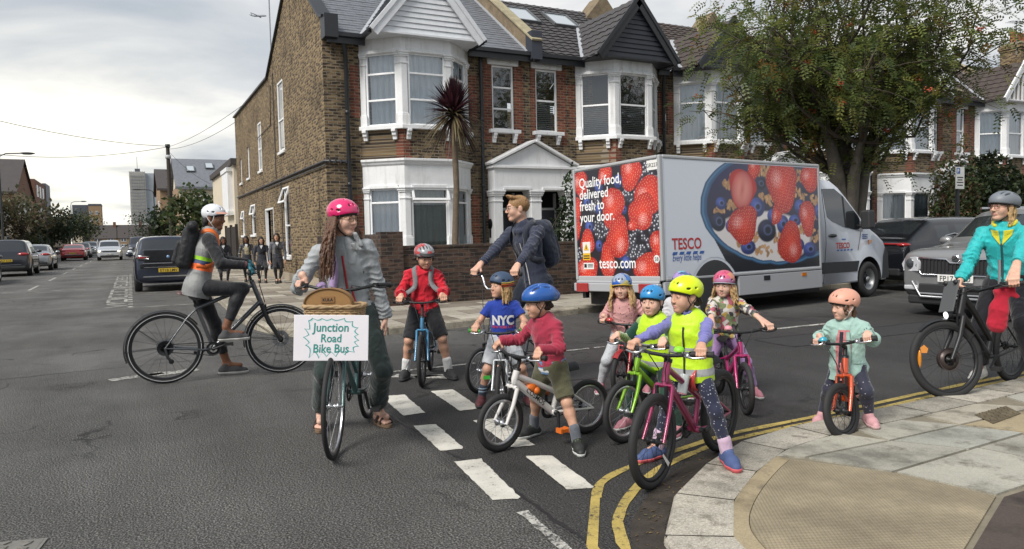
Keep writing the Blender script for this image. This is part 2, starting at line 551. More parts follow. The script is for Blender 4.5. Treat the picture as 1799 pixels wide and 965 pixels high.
def nets(f,lo,h):
 s=f<0
 c=np.zeros(tuple(q-1 for q in f.shape),np.uint8)
 for dx in(0,1):
  for dy in(0,1):
   for dz in(0,1):
    c+=s[dx:dx+c.shape[0],dy:dy+c.shape[1],dz:dz+c.shape[2]]
 I,J,K=np.nonzero((c>0)&(c<8))
 N=len(I)
 if N==0:return np.zeros((0,3)),np.zeros((0,4),int)
 idx=np.full(c.shape,-1,np.int32);idx[I,J,K]=np.arange(N)
 cor=[(a,b,d)for a in(0,1)for b in(0,1)for d in(0,1)]
 val={q:f[I+q[0],J+q[1],K+q[2]].astype(float)for q in cor}
 acc=np.zeros((N,3));cnt=np.zeros(N)
 for q in cor:
  for a in range(3):
   if q[a]==0:
    q2=list(q);q2[a]=1;q2=tuple(q2)
    v0,v1=val[q],val[q2]
    m=(v0<0)!=(v1<0)
    t=np.where(m,v0/np.where(m,v0-v1,1),0)
    P=np.tile(np.array(q,float),(N,1));P[:,a]=t
    acc[m]+=P[m];cnt[m]+=1
 V=acc/cnt[:,None]+np.stack([I,J,K],1)
 V=lo+V*h
 Q=[]
 for a in range(3):
  b,d=(a+1)%3,(a+2)%3
  s0=[slice(None)]*3;s1=[slice(None)]*3
  s0[a]=slice(0,-1);s1[a]=slice(1,None)
  A,B=s[tuple(s0)],s[tuple(s1)]
  E=np.argwhere(A!=B)
  E=E[(E[:,b]>0)&(E[:,d]>0)&(E[:,b]<f.shape[b]-1)&(E[:,d]<f.shape[d]-1)]
  inside=A[tuple(E.T)]
  def at(ob,od):
   T=E.copy();T[:,b]+=ob;T[:,d]+=od
   return idx[tuple(T.T)]
  q=np.stack([at(-1,-1),at(0,-1),at(0,0),at(-1,0)],1)
  q[~inside]=q[~inside][:,::-1]
  Q.append(q)
 Q=np.concatenate(Q)
 return V,Q[(Q>=0).all(1)]
def vnormals(V,Q):
 n=np.cross(V[Q[:,2]]-V[Q[:,0]],V[Q[:,3]]-V[Q[:,1]])
 N=np.zeros_like(V)
 for i in range(4):np.add.at(N,Q[:,i],n)
 return N/np.maximum(np.linalg.norm(N,axis=1,keepdims=True),1e-9)
def skin_obj(name,V,Q,mats,parent=None,midx=None,col=None,smooth=True):
 me=bpy.data.meshes.new(name)
 me.vertices.add(len(V));me.vertices.foreach_set('co',V.astype(np.float32).ravel())
 me.loops.add(len(Q)*4);me.loops.foreach_set('vertex_index',Q.astype(np.int32).ravel())
 me.polygons.add(len(Q));me.polygons.foreach_set('loop_start',np.arange(0,len(Q)*4,4,dtype=np.int32))
 if not isinstance(mats,(list,tuple)):mats=[mats]
 for q in mats:me.materials.append(q)
 me.polygons.foreach_set('use_smooth',np.full(len(Q),smooth,dtype=bool))
 if midx is not None:me.polygons.foreach_set('material_index',np.asarray(midx,dtype=np.int32))
 if col is not None:
  ca=me.color_attributes.new('Col','FLOAT_COLOR','POINT')
  ca.data.foreach_set('color',np.concatenate([col,np.ones((len(V),1))],1).astype(np.float32).ravel())
 me.update(calc_edges=True);me.validate()
 o=bpy.data.objects.new(name,me);COL.objects.link(o)
 if parent is not None:o.parent=parent
 return o
def wrinkle(V,N,amp,freq,seed=0,stretch=(1,1,1)):
 """cloth folds: warped waves pushed along the normals"""
 r=np.random.default_rng(seed)
 P=V*np.asarray(stretch)
 w=np.zeros(len(V))
 for i in range(5):
  d=unit(r.normal(size=3));d2=unit(r.normal(size=3));fr=freq*(0.6+0.5*i)
  ph=r.uniform(0,6.28)
  w+=(1.3-2.6*np.abs(np.sin(P@d*fr*.5+ph+1.6*np.sin(P@d2*fr*0.5+ph*2))))/(1+0.45*i)
 return V+N*(np.maximum(w,-.8)*amp*0.42)[:,None]
def decal(name,T,F,o,ux,uy,target,mats,parent,off=0.003,mi=0,step=0.02):
 """print flat 2D shapes onto a curved surface by casting them along the print direction"""
 o,ux,uy=vec(o),unit(ux),unit(uy);nz=unit(np.cross(ux,uy))
 bm=bmesh.new()
 vs=[bm.verts.new((x,y,0))for x,y in T]
 for f in F:
  try:bm.faces.new([vs[i]for i in f])
  except ValueError:pass
 xs=[t[0]for t in T];ys=[t[1]for t in T]
 for a,(lo,hi)in enumerate(((min(xs),max(xs)),(min(ys),max(ys)))):
  q=lo+step
  while q<hi:
   co=Vector((q,0,0))if a==0 else Vector((0,q,0));no=Vector((1,0,0))if a==0 else Vector((0,1,0))
   bmesh.ops.bisect_plane(bm,geom=bm.verts[:]+bm.edges[:]+bm.faces[:],plane_co=co,plane_no=no)
   q+=step
 tm=target.data
 bvh=BVHTree.FromPolygons([v.co for v in tm.vertices],[tuple(p.vertices)for p in tm.polygons])
 for v in bm.verts:
  w=o+ux*v.co.x+uy*v.co.y
  hit=bvh.ray_cast(Vector(w+nz*0.4),Vector(-nz))
  v.co=(hit[0]+Vector(nz)*off)if hit[0]is not None else Vector(w)
 me=bpy.data.meshes.new(name);bm.to_mesh(me);bm.free()
 me.materials.append(mats)
 ob=bpy.data.objects.new(name,me);COL.objects.link(ob);ob.parent=parent
 return ob
# ------------------------------------------------------------------ ground, road, pavements
def asphalt(name):
 m,nt,p=_new(name)
 _set(p,rough=0.8,spec=0.35)
 v=nobj(nt)
 g1=nnoise(nt,v,95,4,0.75)
 g2=nnoise(nt,v,38,3,0.6)
 vo=nt.nodes.new('ShaderNodeTexVoronoi');vo.inputs['Scale'].default_value=85;nt.links.new(v,vo.inputs['Vector'])
 big=nnoise(nt,v,0.35,6,0.62)
 mid=nnoise(nt,nmap(nt,v,(2.2,0.25,1)),1.0,5,0.6)
 chip=nramp(nt,g1,[(0.41,(0.026,0.026,0.026)),(0.50,(0.100,0.097,0.092)),(0.60,(0.29,0.28,0.262))])
 # the side street was laid later: darker and smoother east of a ragged joint
 sp=nt.nodes.new('ShaderNodeSeparateXYZ');nt.links.new(v,sp.inputs[0])
 jx=nmath(nt,'ADD',sp.outputs[0],nmath(nt,'MULTIPLY',nnoise(nt,v,3.0,3),0.25))
 new=nramp(nt,jx,[(0.0,0),(1,1)])
 jn=nt.nodes.new('ShaderNodeMapRange');jn.inputs[1].default_value=1.75;jn.inputs[2].default_value=1.95;nt.links.new(jx,jn.inputs[0])
 jf=nt.nodes.new('ShaderNodeMapRange');jf.inputs[1].default_value=10.0;jf.inputs[2].default_value=8.0;nt.links.new(sp.outputs[1],jf.inputs[0])
 fresh=nmath(nt,'MULTIPLY',jn.outputs[0],jf.outputs[0])
 c=nmix(nt,nmath(nt,'MULTIPLY',fresh,0.66),chip,(0.026,0.026,0.028))
 c=nmix(nt,1.0,c,nramp(nt,big,[(0.30,0.72),(0.5,1.0),(0.7,1.35)]),'MULTIPLY')
 c=nmix(nt,1.0,c,nramp(nt,mid,[(0.35,0.88),(0.65,1.14)]),'MULTIPLY')
 # far carriageway is paler, older surfacing
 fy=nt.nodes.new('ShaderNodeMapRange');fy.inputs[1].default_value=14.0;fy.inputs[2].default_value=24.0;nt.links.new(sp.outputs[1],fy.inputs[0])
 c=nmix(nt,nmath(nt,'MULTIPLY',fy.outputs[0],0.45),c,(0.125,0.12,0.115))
 # polished wheel tracks along the far carriageway
 tx=nmath(nt,'ABSOLUTE',nmath(nt,'SUBTRACT',nmath(nt,'ABSOLUTE',nmath(nt,'ADD',sp.outputs[0],1.9)),0.85))
 tk_=nt.nodes.new('ShaderNodeMapRange');tk_.inputs[1].default_value=0.55;tk_.inputs[2].default_value=0.1;nt.links.new(tx,tk_.inputs[0])
 c=nmix(nt,nmath(nt,'MULTIPLY',nmath(nt,'MULTIPLY',tk_.outputs[0],fy.outputs[0]),0.35),c,(0.20,0.195,0.185))
 # hairline cracks and sealed tar joints
 cv=nt.nodes.new('ShaderNodeTexVoronoi');cv.feature='DISTANCE_TO_EDGE';cv.inputs['Scale'].default_value=0.42
 wv=nt.nodes.new('ShaderNodeVectorMath');wv.operation='ADD';wn=nt.nodes.new('ShaderNodeTexNoise');wn.inputs['Scale'].default_value=2.2;wn.inputs['Detail'].default_value=6;nt.links.new(v,wn.inputs['Vector'])
 ws=nt.nodes.new('ShaderNodeVectorMath');ws.operation='SCALE';ws.inputs['Scale'].default_value=0.9;nt.links.new(wn.outputs['Color'],ws.inputs[0]);nt.links.new(v,wv.inputs[0]);nt.links.new(ws.outputs[0],wv.inputs[1]);nt.links.new(wv.outputs[0],cv.inputs['Vector'])
 crk=nmath(nt,'MULTIPLY',nramp(nt,cv.outputs['Distance'],[(0.004,1),(0.012,0)]),nramp(nt,nnoise(nt,v,0.6,3),[(0.50,0),(0.58,0.75)]))
 c=nmix(nt,crk,c,(0.012,0.012,0.012))
 oil=nnoise(nt,v,0.8,5,0.7)
 c=nmix(nt,nramp(nt,oil,[(0.60,0),(0.70,0.6)]),c,(0.018,0.018,0.018))
 nt.links.new(c,p.inputs['Base Color'])
 damp=nramp(nt,nnoise(nt,v,0.55,5,0.6),[(0.38,0.50),(0.62,0.88)])
 nt.links.new(damp,p.inputs['Roughness'])
 hgt=nmath(nt,'ADD',nmath(nt,'MULTIPLY',vo.outputs['Distance'],-0.9),nmath(nt,'ADD',g1,nmath(nt,'MULTIPLY',g2,0.6)))
 nbump(nt,p,hgt,1.0,0.022)
 return m
M_ASPH=asphalt('asphalt')
M_GROUND=mat('earth',(0.09,0.085,0.07),0.95,var=0.4,vscale=0.2)
def struct(mb,name,mats,**k):
 return setp(mb.build(name,mats,**k),kind='structure')
b=MB();b.add([(-900,-300,-0.03),(1500,-300,-0.03),(1500,1600,-0.03),(-900,1600,-0.03)],[(0,1,2,3)])
struct(b,'ground',M_GROUND)
b=MB();b.add([(-6.6,-30,0),(90,-30,0),(90,160,0),(-6.6,160,0)],[(0,1,2,3)])
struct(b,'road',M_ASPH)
def chaikin(P,n=2):
 P=[vec(p)for p in P]
 for _ in range(n):
  Q=[P[0]]
  for a,c in zip(P[:-1],P[1:]):
   Q+=[a*0.75+c*0.25,a*0.25+c*0.75]
  P=Q+[P[-1]]
 return P
def offset2(P,d):
 """offset an open 2D polyline to its left by d"""
 P=[vec(p)[:2]for p in P];out=[]
 for i in range(len(P)):
  a=P[max(i-1,0)];c=P[min(i+1,len(P)-1)]
  t0=unit(P[i]-a)if i else unit(c-P[i]);t1=unit(c-P[i])if i<len(P)-1 else t0
  n0=np.array((-t0[1],t0[0]));n1=np.array((-t1[1],t1[0]))
  m=unit(n0+n1);out.append(P[i]+m*d/max(0.3,m@n0))
 return out
def resample(P,step):
 P=[vec(p)[:2]for p in P];out=[P[0]];acc=0.0
 for a,c in zip(P[:-1],P[1:]):
  L=np.linalg.norm(c-a);t=step-acc
  while t<L:
   out.append(a+(c-a)*t/L);t+=step
  acc=(acc+L)%step
 out.append(P[-1]);return out
def ribbon(mb,P,w,z,m=0,col=None):
 r_=random.Random(len(P));P=[np.array(q)for q in resample(P,.045)]if np.linalg.norm(vec(P[-1])[:2])<14 else P
 A=offset2(P,w/2);B=offset2(P,-w/2)
 if len(P)>4:A=[q+np.array((r_.gauss(0,.0035),r_.gauss(0,.0035)))for q in A];B=[q+np.array((r_.gauss(0,.0035),r_.gauss(0,.0035)))for q in B]
 for i in range(len(P)-1):
  mb.add([(*B[i],z),(*B[i+1],z),(*A[i+1],z),(*A[i],z)],[(0,1,2,3)],m,False,col)
def kerb_run(name,P,side,w,z,seg,mats,tone):
 """row of separate kerb stones along P; side=+1: pavement on the left of P"""
 mb=MB();r=random.Random(3)
 stones=resample(P,seg);inner_=offset2(stones,w*side)
 for i in range(len(stones)-1):
  sub=[stones[i]+(stones[i+1]-stones[i])*t for t in(0.010/seg,1-0.010/seg)]
  isub=[inner_[i]+(inner_[i+1]-inner_[i])*t for t in(0.010/seg,1-0.010/seg)]
  t=unit(sub[1]-sub[0]);n=np.array((-t[1],t[0]))*side
  a0,a1=sub;b0,b1=isub
  g=r.uniform(0.8,1.15);col=tuple(q*g for q in tone)
  ch=min(0.02,z*0.4)
  V=[]
  for(o,i_)in((a0,b0),(a1,b1)):
   V+=[(*o,0.0),(*(o+n*0.004),z-ch),(*(o+n*ch),z),(*i_,z),(*i_,0.0)]
  F=[(0,1,6,5),(1,2,7,6),(2,3,8,7),(3,4,9,8),(0,4,3,2,1),(5,6,7,8,9)]
  if side<0:F=[f[::-1]for f in F]
  mb.add(V,F,0,False,col)
  if i:mb.add([(*pe_[0],z-.0015),(*a0,z-.0015),(*b0,z-.0015),(*pe_[1],z-.0015)],[(0,1,2,3)],0,False,(.035,.03,.024))
  pe_=(a1,b1)
 return struct(mb,name,mats)
def stone_mat(name,sc=18.0,speck=0.5,rough=0.8):
 """stone whose own tone comes from Col, with speckle, dirt blotches and fine relief"""
 m,nt,p=_new(name)
 _set(p,rough=rough,spec=0.3)
 a=nt.nodes.new('ShaderNodeAttribute');a.attribute_name='Col'
 v=nobj(nt)
 n1=nnoise(nt,v,120,3,0.7);n2=nnoise(nt,v,sc,5,0.7);n3=nnoise(nt,v,2.3,6,0.65)
 c=nmix(nt,1.0,a.outputs['Color'],nramp(nt,n1,[(0.3,1-speck),(0.7,1+speck)]),'MULTIPLY')
 c=nmix(nt,1.0,c,nramp(nt,n3,[(0.34,0.50),(0.5,0.98),(0.75,1.15)]),'MULTIPLY')
 c=nmix(nt,nramp(nt,n2,[(0.55,0),(0.68,0.65)]),c,(0.10,0.085,0.065))
 nt.links.new(c,p.inputs['Base Color'])
 nbump(nt,p,nmath(nt,'ADD',n1,n2),0.4,0.006)
 return m
M_KERB=stone_mat('tinted granite',9,0.45)
M_SLAB=stone_mat('tinted paving stone',5,0.2)
# far pavement round the corner house
FK=[(1.82,150),(1.82,30),(1.78,20),(1.62,14.2),(1.62,12.4),(1.80,11.1),(2.25,10.3),(2.9,10.15),(4.0,10.25),(5.4,10.5),(6.6,10.75),(7.6,10.98),(12,11.6),(16,11.7),(90,11.7)]
FKs=[p[:2]for p in chaikin([(*p,0)for p in FK],2)]
kerb_run('far_kerb',FKs,1,0.16,0.11,0.92,M_KERB,(0.33,0.30,0.24))
inn=offset2(FKs,0.165)
def slabs(name,c1,c2,mortar,bw,bh,rot=0.0):
 m,nt,p=_new(name);_set(p,rough=0.8,spec=0.3)
 v=nmap(nt,nobj(nt),rot=(0,0,rot))
 br=nt.nodes.new('ShaderNodeTexBrick')
 br.inputs['Scale'].default_value=1;br.inputs['Brick Width'].default_value=bw;br.inputs['Row Height'].default_value=bh
 br.inputs['Mortar Size'].default_value=0.010;br.inputs['Color1'].default_value=(*c1,1);br.inputs['Color2'].default_value=(*c2,1);br.inputs['Mortar'].default_value=(*mortar,1)
 nt.links.new(v,br.inputs['Vector'])
 n1=nnoise(nt,v,1.4,6,0.65);n2=nnoise(nt,v,70,3)
 c=nmix(nt,1.0,br.outputs['Color'],nramp(nt,n1,[(0.3,0.62),(0.5,1.0),(0.75,1.2)]),'MULTIPLY')
 c=nmix(nt,1.0,c,nramp(nt,n2,[(0.3,0.8),(0.7,1.2)]),'MULTIPLY')
 nt.links.new(c,p.inputs['Base Color'])
 nbump(nt,p,nmath(nt,'ADD',nmath(nt,'MULTIPLY',br.outputs['Fac'],-1),nmath(nt,'MULTIPLY',n2,0.2)),0.5,0.01)
 return m
M_FARPAVE=slabs('far paving',(0.40,0.37,0.31),(0.17,0.145,0.115),(0.06,0.05,0.045),0.9,0.62)
b=MB()
ring=[(q[0],q[1],0.106)for q in inn]+[(90,60,0.106),(40,150,0.106)]
b.add(ring,[tuple(range(len(ring)))])
struct(b,'pavement',M_FARPAVE)
# near pavement with its wide granite kerb
NK=[(1.55,-8),(1.62,0.0),(1.74,1.6),(1.86,2.15),(2.04,2.57),(2.2,2.78),(2.41,2.96),(2.69,3.15),(3.04,3.35),(3.36,3.5),(3.66,3.58),(4.04,3.61),(4.4,3.62),(5.31,3.63),(6.14,3.66),(7.07,3.72),(9,3.8),(60,3.8)]
NKs=[p[:2]for p in chaikin([(*p,0)for p in NK],2)]
NZ=0.045
kerb_run('near_kerb',NKs,-1,0.30,NZ,0.56,M_KERB,(0.36,0.335,0.285))
inn2=offset2(NKs,-0.307)
b=MB()
und=offset2(NKs,-.275)
for i in range(len(und)-1):
 a_,c_=und[i],und[i+1]
 b.add([(a_[0],a_[1],NZ-.012),(c_[0],c_[1],NZ-.012),(c_[0]+.6,-8,NZ-.012),(a_[0]+.6,-8,NZ-.012)],[(3,2,1,0)])
struct(b,'near_pavement_bed',mat('paving joint',(0.20,0.175,0.13),0.95,var=.3,vscale=6))
def slab(mb,poly,col,gap=0.007,z=NZ):
 P=[vec(p)for p in poly];c=sum(P)/len(P)
 Q=[]
 for i in range(len(P)):
  t0=unit(P[i]-P[i-1]);t1=unit(P[(i+1)%len(P)]-P[i])
  n0=np.array((-t0[1],t0[0]));n1=np.array((-t1[1],t1[0]));m=unit(n0+n1)
  Q.append(P[i]+m*gap/max(0.4,m@n0))
 top=[(q[0],q[1],z)for q in Q];bot=[(q[0],q[1],z-0.03)for q in Q]
 n=len(Q)
 mb.add(top,[tuple(range(n))],0,False,col)
 mb.add(top+bot,[(i,n+i,n+(i+1)%n,(i+1)%n)for i in range(n)],0,False,col)
def arc_between(a,c):
 """stretch of the kerb's inner edge between two points, in order"""
 P=[vec(q)for q in inn2]
 i=min(range(len(P)),key=lambda k:np.linalg.norm(P[k]-vec(a)));j=min(range(len(P)),key=lambda k:np.linalg.norm(P[k]-vec(c)))
 return[P[k]for k in(range(i,j+1)if i<=j else range(i,j-1,-1))]
pv=MB()
tan=(0.285,0.24,0.165);grey=(0.31,0.30,0.255);pale=(0.36,0.345,0.29);gold=(0.31,0.255,0.165)
rim_out=arc_between((2.0,2.05),(3.42,3.10))
sub=offset2(rim_out,-0.09)
tact=[(3.46,3.02),(3.70,2.60),(3.80,2.13),(2.9,1.78),(2.15,1.5)]
# granite paving stones beyond the ribbed crossing plate
A0=arc_between((3.42,3.10),(4.15,3.2));A1=arc_between((4.15,3.2),(4.9,3.2));A2=arc_between((4.9,3.2),(5.7,3.2));A3=arc_between((5.7,3.2),(6.8,3.25))
slab(pv,[(3.69,2.63),(4.45,2.67),(4.22,3.02)]+[q for q in A0[::-1]][:0]+[(3.50,3.05)],grey)
slab(pv,[(3.50,3.06),(4.22,3.03)]+[tuple(q)for q in A0[::-1]if q[0]<4.18],pale)
slab(pv,[(4.23,3.02),(4.46,2.67),(5.1,2.70),(4.95,3.02)],(0.30,0.30,0.265))
slab(pv,[(4.22,3.03),(4.95,3.03)]+[tuple(q)for q in A1[::-1]if 4.22<q[0]<4.95],(0.34,0.33,0.28))
slab(pv,[(4.96,3.02),(5.11,2.70),(6.0,2.72),(5.9,3.03)],gold)
slab(pv,[(4.96,3.03),(5.9,3.04)]+[tuple(q)for q in A2[::-1]if 4.96<q[0]<5.7],(0.36,0.33,0.27))
slab(pv,[(5.91,3.04),(6.0,2.72),(7.2,2.74),(7.1,3.1)]+[tuple(q)for q in A3[::-1]if 5.9<q[0]<6.8],(0.33,0.32,0.28))
slab(pv,[(3.70,2.62),(3.81,2.14),(4.6,2.16),(4.52,2.66)],(0.345,0.335,0.285))
slab(pv,[(4.53,2.66),(4.61,2.16),(5.5,2.18),(5.4,2.70)],(0.29,0.28,0.24))
slab(pv,[(5.41,2.70),(5.51,2.18),(6.8,2.2),(6.7,2.73)],(0.34,0.325,0.27))
for i in range(6):
 x0=3.3+i*0.95
 slab(pv,[(2.3,1.44),(x0+.94,1.4),(x0+.94,2.11),(3.80,2.11),(3.0,1.80)]if i==0 else[(x0,1.4),(x0+0.94,1.4),(x0+0.94,2.12),(x0,2.12)],(0.075+0.01*(i%3),0.058,0.05))
struct(pv,'pavement_stones',M_SLAB)
# ribbed crossing plate with its plain border
m,nt,p=_new('tinted ribbed plate');_set(p,rough=0.75,spec=0.3)
a_=nt.nodes.new('ShaderNodeAttribute');a_.attribute_name='Col'
v_=nobj(nt)
vo=nt.nodes.new('ShaderNodeTexVoronoi');vo.inputs['Scale'].default_value=58;vo.inputs['Randomness'].default_value=0.0
nt.links.new(nmap(nt,v_,rot=(0,0,.6)),vo.inputs['Vector'])
n3=nnoise(nt,v_,3.0,6,0.7)
c=nmix(nt,1.0,a_.outputs['Color'],nramp(nt,n3,[(0.3,0.65),(0.55,1.0),(0.72,1.35)]),'MULTIPLY')
c=nmix(nt,nramp(nt,vo.outputs['Distance'],[(0.30,0.0),(0.65,0.16)]),c,(0.09,0.07,0.045))
nt.links.new(c,p.inputs['Base Color'])
nbump(nt,p,nmath(nt,'MULTIPLY',vo.outputs['Distance'],-1),0.9,0.011)
M_TACT=m
b=MB()
inner=[tuple(q)for q in sub]
poly=[(2.15,1.5),(3.0,1.82),(3.79,2.13),(3.69,2.6),(3.45,3.0)]+inner[::-1]
slab(b,poly,tan,0.004)
struct(b,'crossing_plate',M_TACT)
b=MB()
for i in range(len(rim_out)-1):
 b.add([(*rim_out[i],NZ-0.001),(*rim_out[i+1],NZ-0.001),(*sub[i+1],NZ-0.001),(*sub[i],NZ-0.001)],[(3,2,1,0)],0,False,(0.31,0.255,0.165))
struct(b,'crossing_plate_border',M_SLAB)
# cast iron inspection cover in the pavement, and the one in the road bottom left
def cover(name,label,P,z,m,n):
 t=thing(name,label,'manhole cover',(*(sum(vec(p)for p in P)/4),z))
 c0=sum(vec(p)for p in P)/4
 Q=[vec(p)-c0 for p in P]
 b=MB();
 for i in range(4):
  a_,c_=Q[i],Q[(i+1)%4]
  ai,ci=a_*0.93,c_*0.93
  b.add([(*a_,0.004),(*c_,0.004),(*ci,0.004),(*ai,0.004)],[(0,1,2,3)])
 b.build('rim',m,t)
 b=MB();b.add([(*(q*0.925),0.0045)for q in Q],[(0,1,2,3)])
 for i in range(n):
  for j in range(n):
   u,w=(i+0.5)/n,(j+0.5)/n
   q=(Q[0]*(1-u)+Q[1]*u)*(1-w)+(Q[3]*(1-u)+Q[2]*u)*w
   b.box((*(q*0.86),0.006),(0.05,0.02,0.008),rotz(PI/4 if(i+j)%2 else-PI/4))
 b.build('plate',m,t)
 return t
M_IRON=mat('worn iron',(0.16,0.13,0.085),0.6,0.3,var=0.5,vscale=12)
cover('inspection_cover','rusty square iron inspection cover set into the pavement by the electric bike',[(5.14,2.92),(5.58,2.98),(5.72,3.16),(5.28,3.13)],NZ+0.001,M_IRON,6)
M_IRON2=mat('grey iron',(0.20,0.19,0.17),0.55,0.3,var=0.35,vscale=12)
cover('road_cover','grey iron access cover in the asphalt at the bottom left corner',[(-0.86,4.02),(-0.44,3.93),(-0.41,4.10),(-0.84,4.22)],0.001,M_IRON2,4)
# ------------------------------------------------------------------ painted markings
def worn_paint(name,col,wear):
 m,nt,p=_new(name);_set(p,rough=0.7,spec=0.3)
 v=nobj(nt)
 n1=nnoise(nt,v,26,6,0.75);n2=nnoise(nt,v,120,3,0.7);n3=nnoise(nt,v,3.5,4,0.6)
 w=nmath(nt,'ADD',nmath(nt,'MULTIPLY',n1,0.5),nmath(nt,'ADD',nmath(nt,'MULTIPLY',n2,0.3),nmath(nt,'MULTIPLY',n3,0.2)))
 f=nramp(nt,w,[(wear-0.05,1),(wear+0.035,0)])
 c=nmix(nt,1.0,col,nramp(nt,n3,[(0.3,0.75),(0.7,1.12)]),'MULTIPLY')
 c=nmix(nt,f,c,(0.045,0.044,0.043))
 nt.links.new(c,p.inputs['Base Color'])
 nbump(nt,p,nmath(nt,'ADD',n2,n1),0.7,0.006)
 return m
M_PAINT=worn_paint('white road paint',(0.58,0.56,0.50),0.425)
M_PAINTW=worn_paint('worn white road paint',(0.50,0.49,0.45),0.50)
M_YEL=worn_paint('yellow road paint',(0.44,0.335,0.10),0.455)
b=MB()
for q in([(1.9,6.28),(2.1,6.22),(2.02,5.49),(1.84,5.49)],[(2.35,6.23),(2.55,6.19),(2.46,5.39),(2.28,5.39)],
          [(1.8,5.15),(1.96,5.11),(1.89,4.42),(1.73,4.45)],[(1.72,4.19),(1.89,4.16),(1.78,3.41),(1.64,3.47)],
          [(2.24,5.06),(2.43,5.02),(2.32,4.24),(2.17,4.27)],[(2.15,4.06),(2.3,3.99),(2.21,3.35),(2.06,3.40)]):
 r_=random.Random(int(q[0][0]*100));e=[vec(p)for p in resample(q+q[:1],.035)][:-1];e=[p+np.array((r_.gauss(0,.003),r_.gauss(0,.003)))for p in e]
 b.add([(x,y,0.004)for x,y in e],[tuple(range(len(e)))[::-1]])
struct(b,'road_markings_white',M_PAINT)
b=MB()
def seg(p,q,w,z=0.004):ribbon(b,[p,q],w,z)
seg((1.70,3.25),(1.645,2.6),0.05)
seg((2.18,7.36),(3.3,7.34),0.06);seg((3.9,7.5),(4.9,7.5),0.05);seg((4.95,7.5),(5.9,7.54),0.05)
seg((7.9,7.46),(9.7,7.43),0.10);seg((2.3,7.15),(2.75,6.75),0.16);seg((2.45,6.95),(2.75,6.9),0.10)
seg((-0.25,8.55),(0.25,8.72),0.16);seg((0.1,8.62),(0.6,8.74),0.2)
for i in range(14):seg((-2.85,27+i*6.5),(-2.87,30+i*6.5),0.10)
for i in range(12):seg((-5.3+i*0.62,26.2),(-5.0+i*0.62,26.2),0.16)
# parking bay with its lettering box
seg((-0.02,17.95),(1.75,17.95),0.09);seg((0.02,23.0),(1.75,23.0),0.09)
for i in range(26):seg((-0.06,18.0+i*0.75),(-0.06,18.35+i*0.75),0.10)
r=random.Random(5)
y=18.2
while y<36.4:
 k=r.choice('HIHEMO')
 if k in 'HI':seg((-0.55,y),(-0.14,y),0.22);y+=0.45
 elif k=='E':
  seg((-0.55,y),(-0.14,y),0.16);seg((-0.52,y),(-0.52,y+1.0),0.06);seg((-0.34,y),(-0.34,y+0.8),0.06);seg((-0.17,y),(-0.17,y+1.0),0.06);y+=1.25
 elif k=='O':
  for x in(-0.53,-0.16):seg((x,y),(x,y+1.0),0.08)
  seg((-0.55,y),(-0.14,y),0.14);seg((-0.55,y+1.0),(-0.14,y+1.0),0.14);y+=1.3
 else:
  seg((-0.55,y),(-0.14,y+0.45),0.14);seg((-0.14,y+0.45),(-0.55,y+0.9),0.14);y+=1.15
struct(b,'road_markings_worn',M_PAINTW)
b=MB()
YO=[(1.52,0.0),(1.58,1.6),(1.66,2.35),(1.77,2.72),(2.12,3.22)]+[tuple(p[:2])for p in chaikin([(2.12,3.22,0),(2.28,3.42,0),(2.6,3.57,0),(3.17,3.70,0),(3.6,3.79,0),(4.5,3.80,0),(5.58,3.87,0),(6.85,3.93,0),(30,4.1,0)],2)][1:]
ribbon(b,YO,0.055,0.004)
YI=[tuple(p[:2])for p in chaikin([(1.62,0.0,0),(1.70,1.7,0),(1.78,2.35,0),(1.93,2.75,0),(2.10,2.99,0),(2.40,3.25,0),(2.75,3.46,0),(3.2,3.61,0),(3.6,3.685,0),(4.5,3.70,0),(5.58,3.76,0),(6.85,3.82,0),(30,3.99,0)],2)]
ribbon(b,YI,0.055,0.004)
struct(b,'road_markings_yellow',M_YEL)
# trench repairs with tar seams, and a small iron cover in the side street
b=MB()
for q in([(6.9,6.2),(10.8,6.1),(10.9,6.75),(6.95,6.9)],[(3.3,6.0),(5.6,5.75),(5.7,6.5),(3.4,6.75)]):
 r_=random.Random(int(q[0][0]*10));e=[vec(p)+np.array((r_.gauss(0,.012),r_.gauss(0,.012)))for p in resample(q+q[:1],.12)][:-1]
 b.add([(x,y,.0015)for x,y in e],[tuple(range(len(e)))])
struct(b,'road_patch',mat('newer asphalt',(.036,.036,.037),.75,var=.5,vscale=30,bump=1.0,bscale=95,bdist=.02))
b=MB()
for q in([(6.9,6.2),(10.8,6.1),(10.9,6.75),(6.95,6.9),(6.9,6.2)],[(3.3,6.0),(5.6,5.75),(5.7,6.5),(3.4,6.75),(3.3,6.0)],[(1.72,2.2),(1.80,3.0),(1.78,4.6),(1.74,5.6),(1.80,6.6),(1.9,7.4)],[(-5,9.3),(-2,9.25),(1.5,9.5)]):
 r_=random.Random(3);e=[vec(p)+np.array((r_.gauss(0,.012),r_.gauss(0,.012)))for p in resample(q,.10)]
 ribbon(b,e,.022,.0032)
struct(b,'road_seam',mat('tar seam',(.013,.013,.014),.45,var=.4,vscale=30))
# silt and wet leaf litter along the near kerb
b=MB()
ribbon(b,offset2(NKs,0.06)[3:],0.16,0.0025)
struct(b,'gutter_silt',mat('gutter silt',(0.040,0.031,0.024),0.7,var=0.7,vscale=9,bump=0.6,bscale=90))
